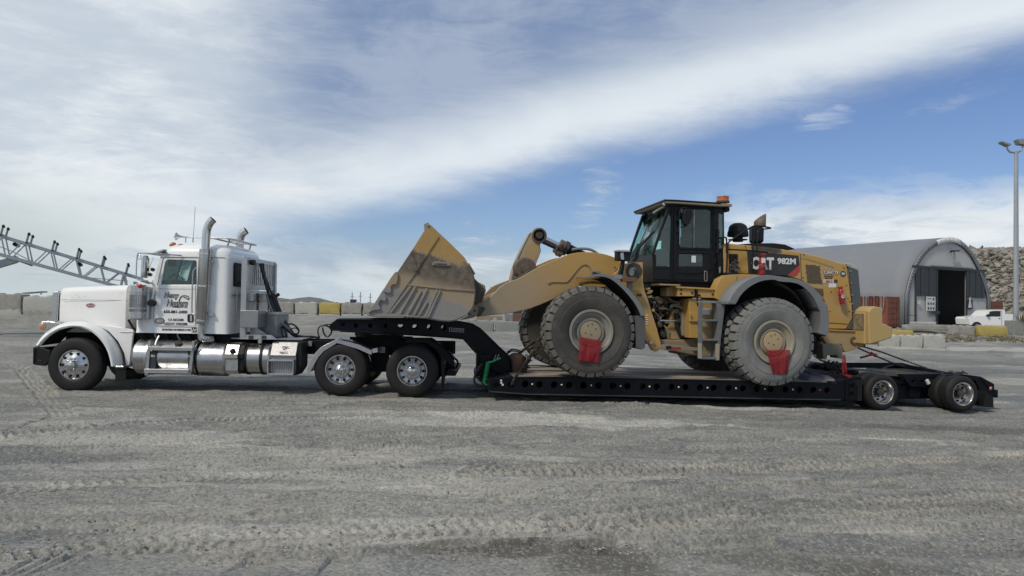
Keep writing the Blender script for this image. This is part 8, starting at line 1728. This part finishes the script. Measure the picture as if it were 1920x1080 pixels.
# rear frame and counterweight
pr('rear_frame', 'M', .76, [(1050, 440), (1155, 405), (1505, 418), (1506, 568), (1322, 628), (1300, 580), (1290, 548), (1140, 545), (1100, 480)], 2.5, 'yellowd', None, .015); pr('frame_lip', 'M', .73, [(1160, 403), (1508, 416), (1508, 428), (1160, 415)], .8, 'yellow', None, .005)
c = FL.q('M', 1402, 512, .76); MB().lathe([(0, .085), (-.03, .08), (-.03, .05), (.0, .045)], (c[0], .76, c[1]), (0, 1, 0), M['greaset'], 20).build('tow_ring', ld); MB().cyl((c[0] + .01, .75, c[1]), (c[0] + .01, .77, c[1]), .04, M['hubtan'], 14).build('tow_pin', ld)
pr('rear_bracket', 'M', .62, [(1100, 545), (1280, 548), (1300, 570), (1300, 690), (1248, 684), (1245, 655), (1150, 655), (1142, 695), (1112, 690), (1105, 620)], .9, 'flapt', None, .01)
pr('chassis_rear', 'M', .9, [(1000, 470), (1160, 405), (1160, 640), (1010, 650)], 2.4, 'grease', None, .0)
for k in range(14): x, y = rr.uniform(1050, 1120), rr.uniform(460, 640); bxp('mud_lump', 'M', rr.uniform(.7, .88), x, y, x + rr.uniform(12, 30), y + rr.uniform(12, 30), .95, rr.choice(['grease', 'tan', 'greaset']), None, .01, rr.uniform(-.6, .6))
cwv = .34
cw = P('M', cwv, (1548, 222), (1590, 186), (1612, 178), (1680, 190), (1692, 205), (1690, 345), (1722, 354), (1782, 388), (1782, 482), (1700, 512), (1558, 552), (1552, 420))
MB().prism(cw, cwv, 2.92, M['yellowc']).build('counterweight', ld, bevel=.03)
MB().prism([(cw[0][0] - .02, cw[0][1] - .04), (cw[0][0] + .3, cw[0][1]), (cw[0][0] + .3, cw[10][1]), (cw[0][0] - .02, cw[10][1])], cwv + .1, 2.8, M['yellowc']).build('counterweight_core', ld, bevel=.03)
tb('lettering_relief', 'M', [(1540, 290), (1535, 330), (1545, 400)], .006, .5, 'grease', None, 0)
pr('gap_plate', 'M', .8, [(1500, 418), (1520, 420), (1520, 575), (1500, 580)], 2.4, 'inkd', None, 0)
# frame under the loader
bxp('chassis', 'K', 1.15, 560, 700, 1100, 900, 2.1, 'tan', None, .02)

MB().box((cw[0][0] - .034, cwv + .12, cw[11][1] + .02), (cw[0][0] - .018, 2.78, cw[0][1] - .06), M['cwdirt']).build('grimy_face', ld)
# bolts, handles and weld beads that break up the large panels
for x, y in ((868, 478), (1240, 600), (1262, 760), (1275, 880), (1120, 820), (1108, 1000), (860, 690)): c = FL.q('L', x, y, HV); MB().lathe([(0, .016), (-.01, .014), (-.012, 0)], (c[0], HV, c[1]), (0, 1, 0), M['greaset'], 8).build('panel_bolt', ld)
tb('weld_bead', 'H', [(180, 700), (330, 640), (560, 560), (800, 470)], .006, .797, 'arm', None, 2) if False else None
for x, y in ((1180, 470), (1360, 430), (1385, 450), (1372, 470), (1395, 480)): c = FL.q('H', x, y, .79); MB().lathe([(0, .022), (-.015, .02), (-.018, 0)], (c[0], .80, c[1]), (0, 1, 0), M['tan'], 8).build('arm_bolt', ld)
bxp('hose_block', 'H', .76, 1130, 470, 1215, 505, .80, 'tan', None, .01); tb('hydraulic_hose', 'H', [(1140, 490), (1190, 500), (1250, 520), (1320, 560), (1370, 600)], .014, .76, 'hose')
c = FL.q('K', 240, 440, .74); MB().lathe([(0, .03), (-.02, .03), (-.02, .0)], (c[0], .74, c[1]), (0, 1, 0), M['yellowd'], 12).build('frame_boss', ld)
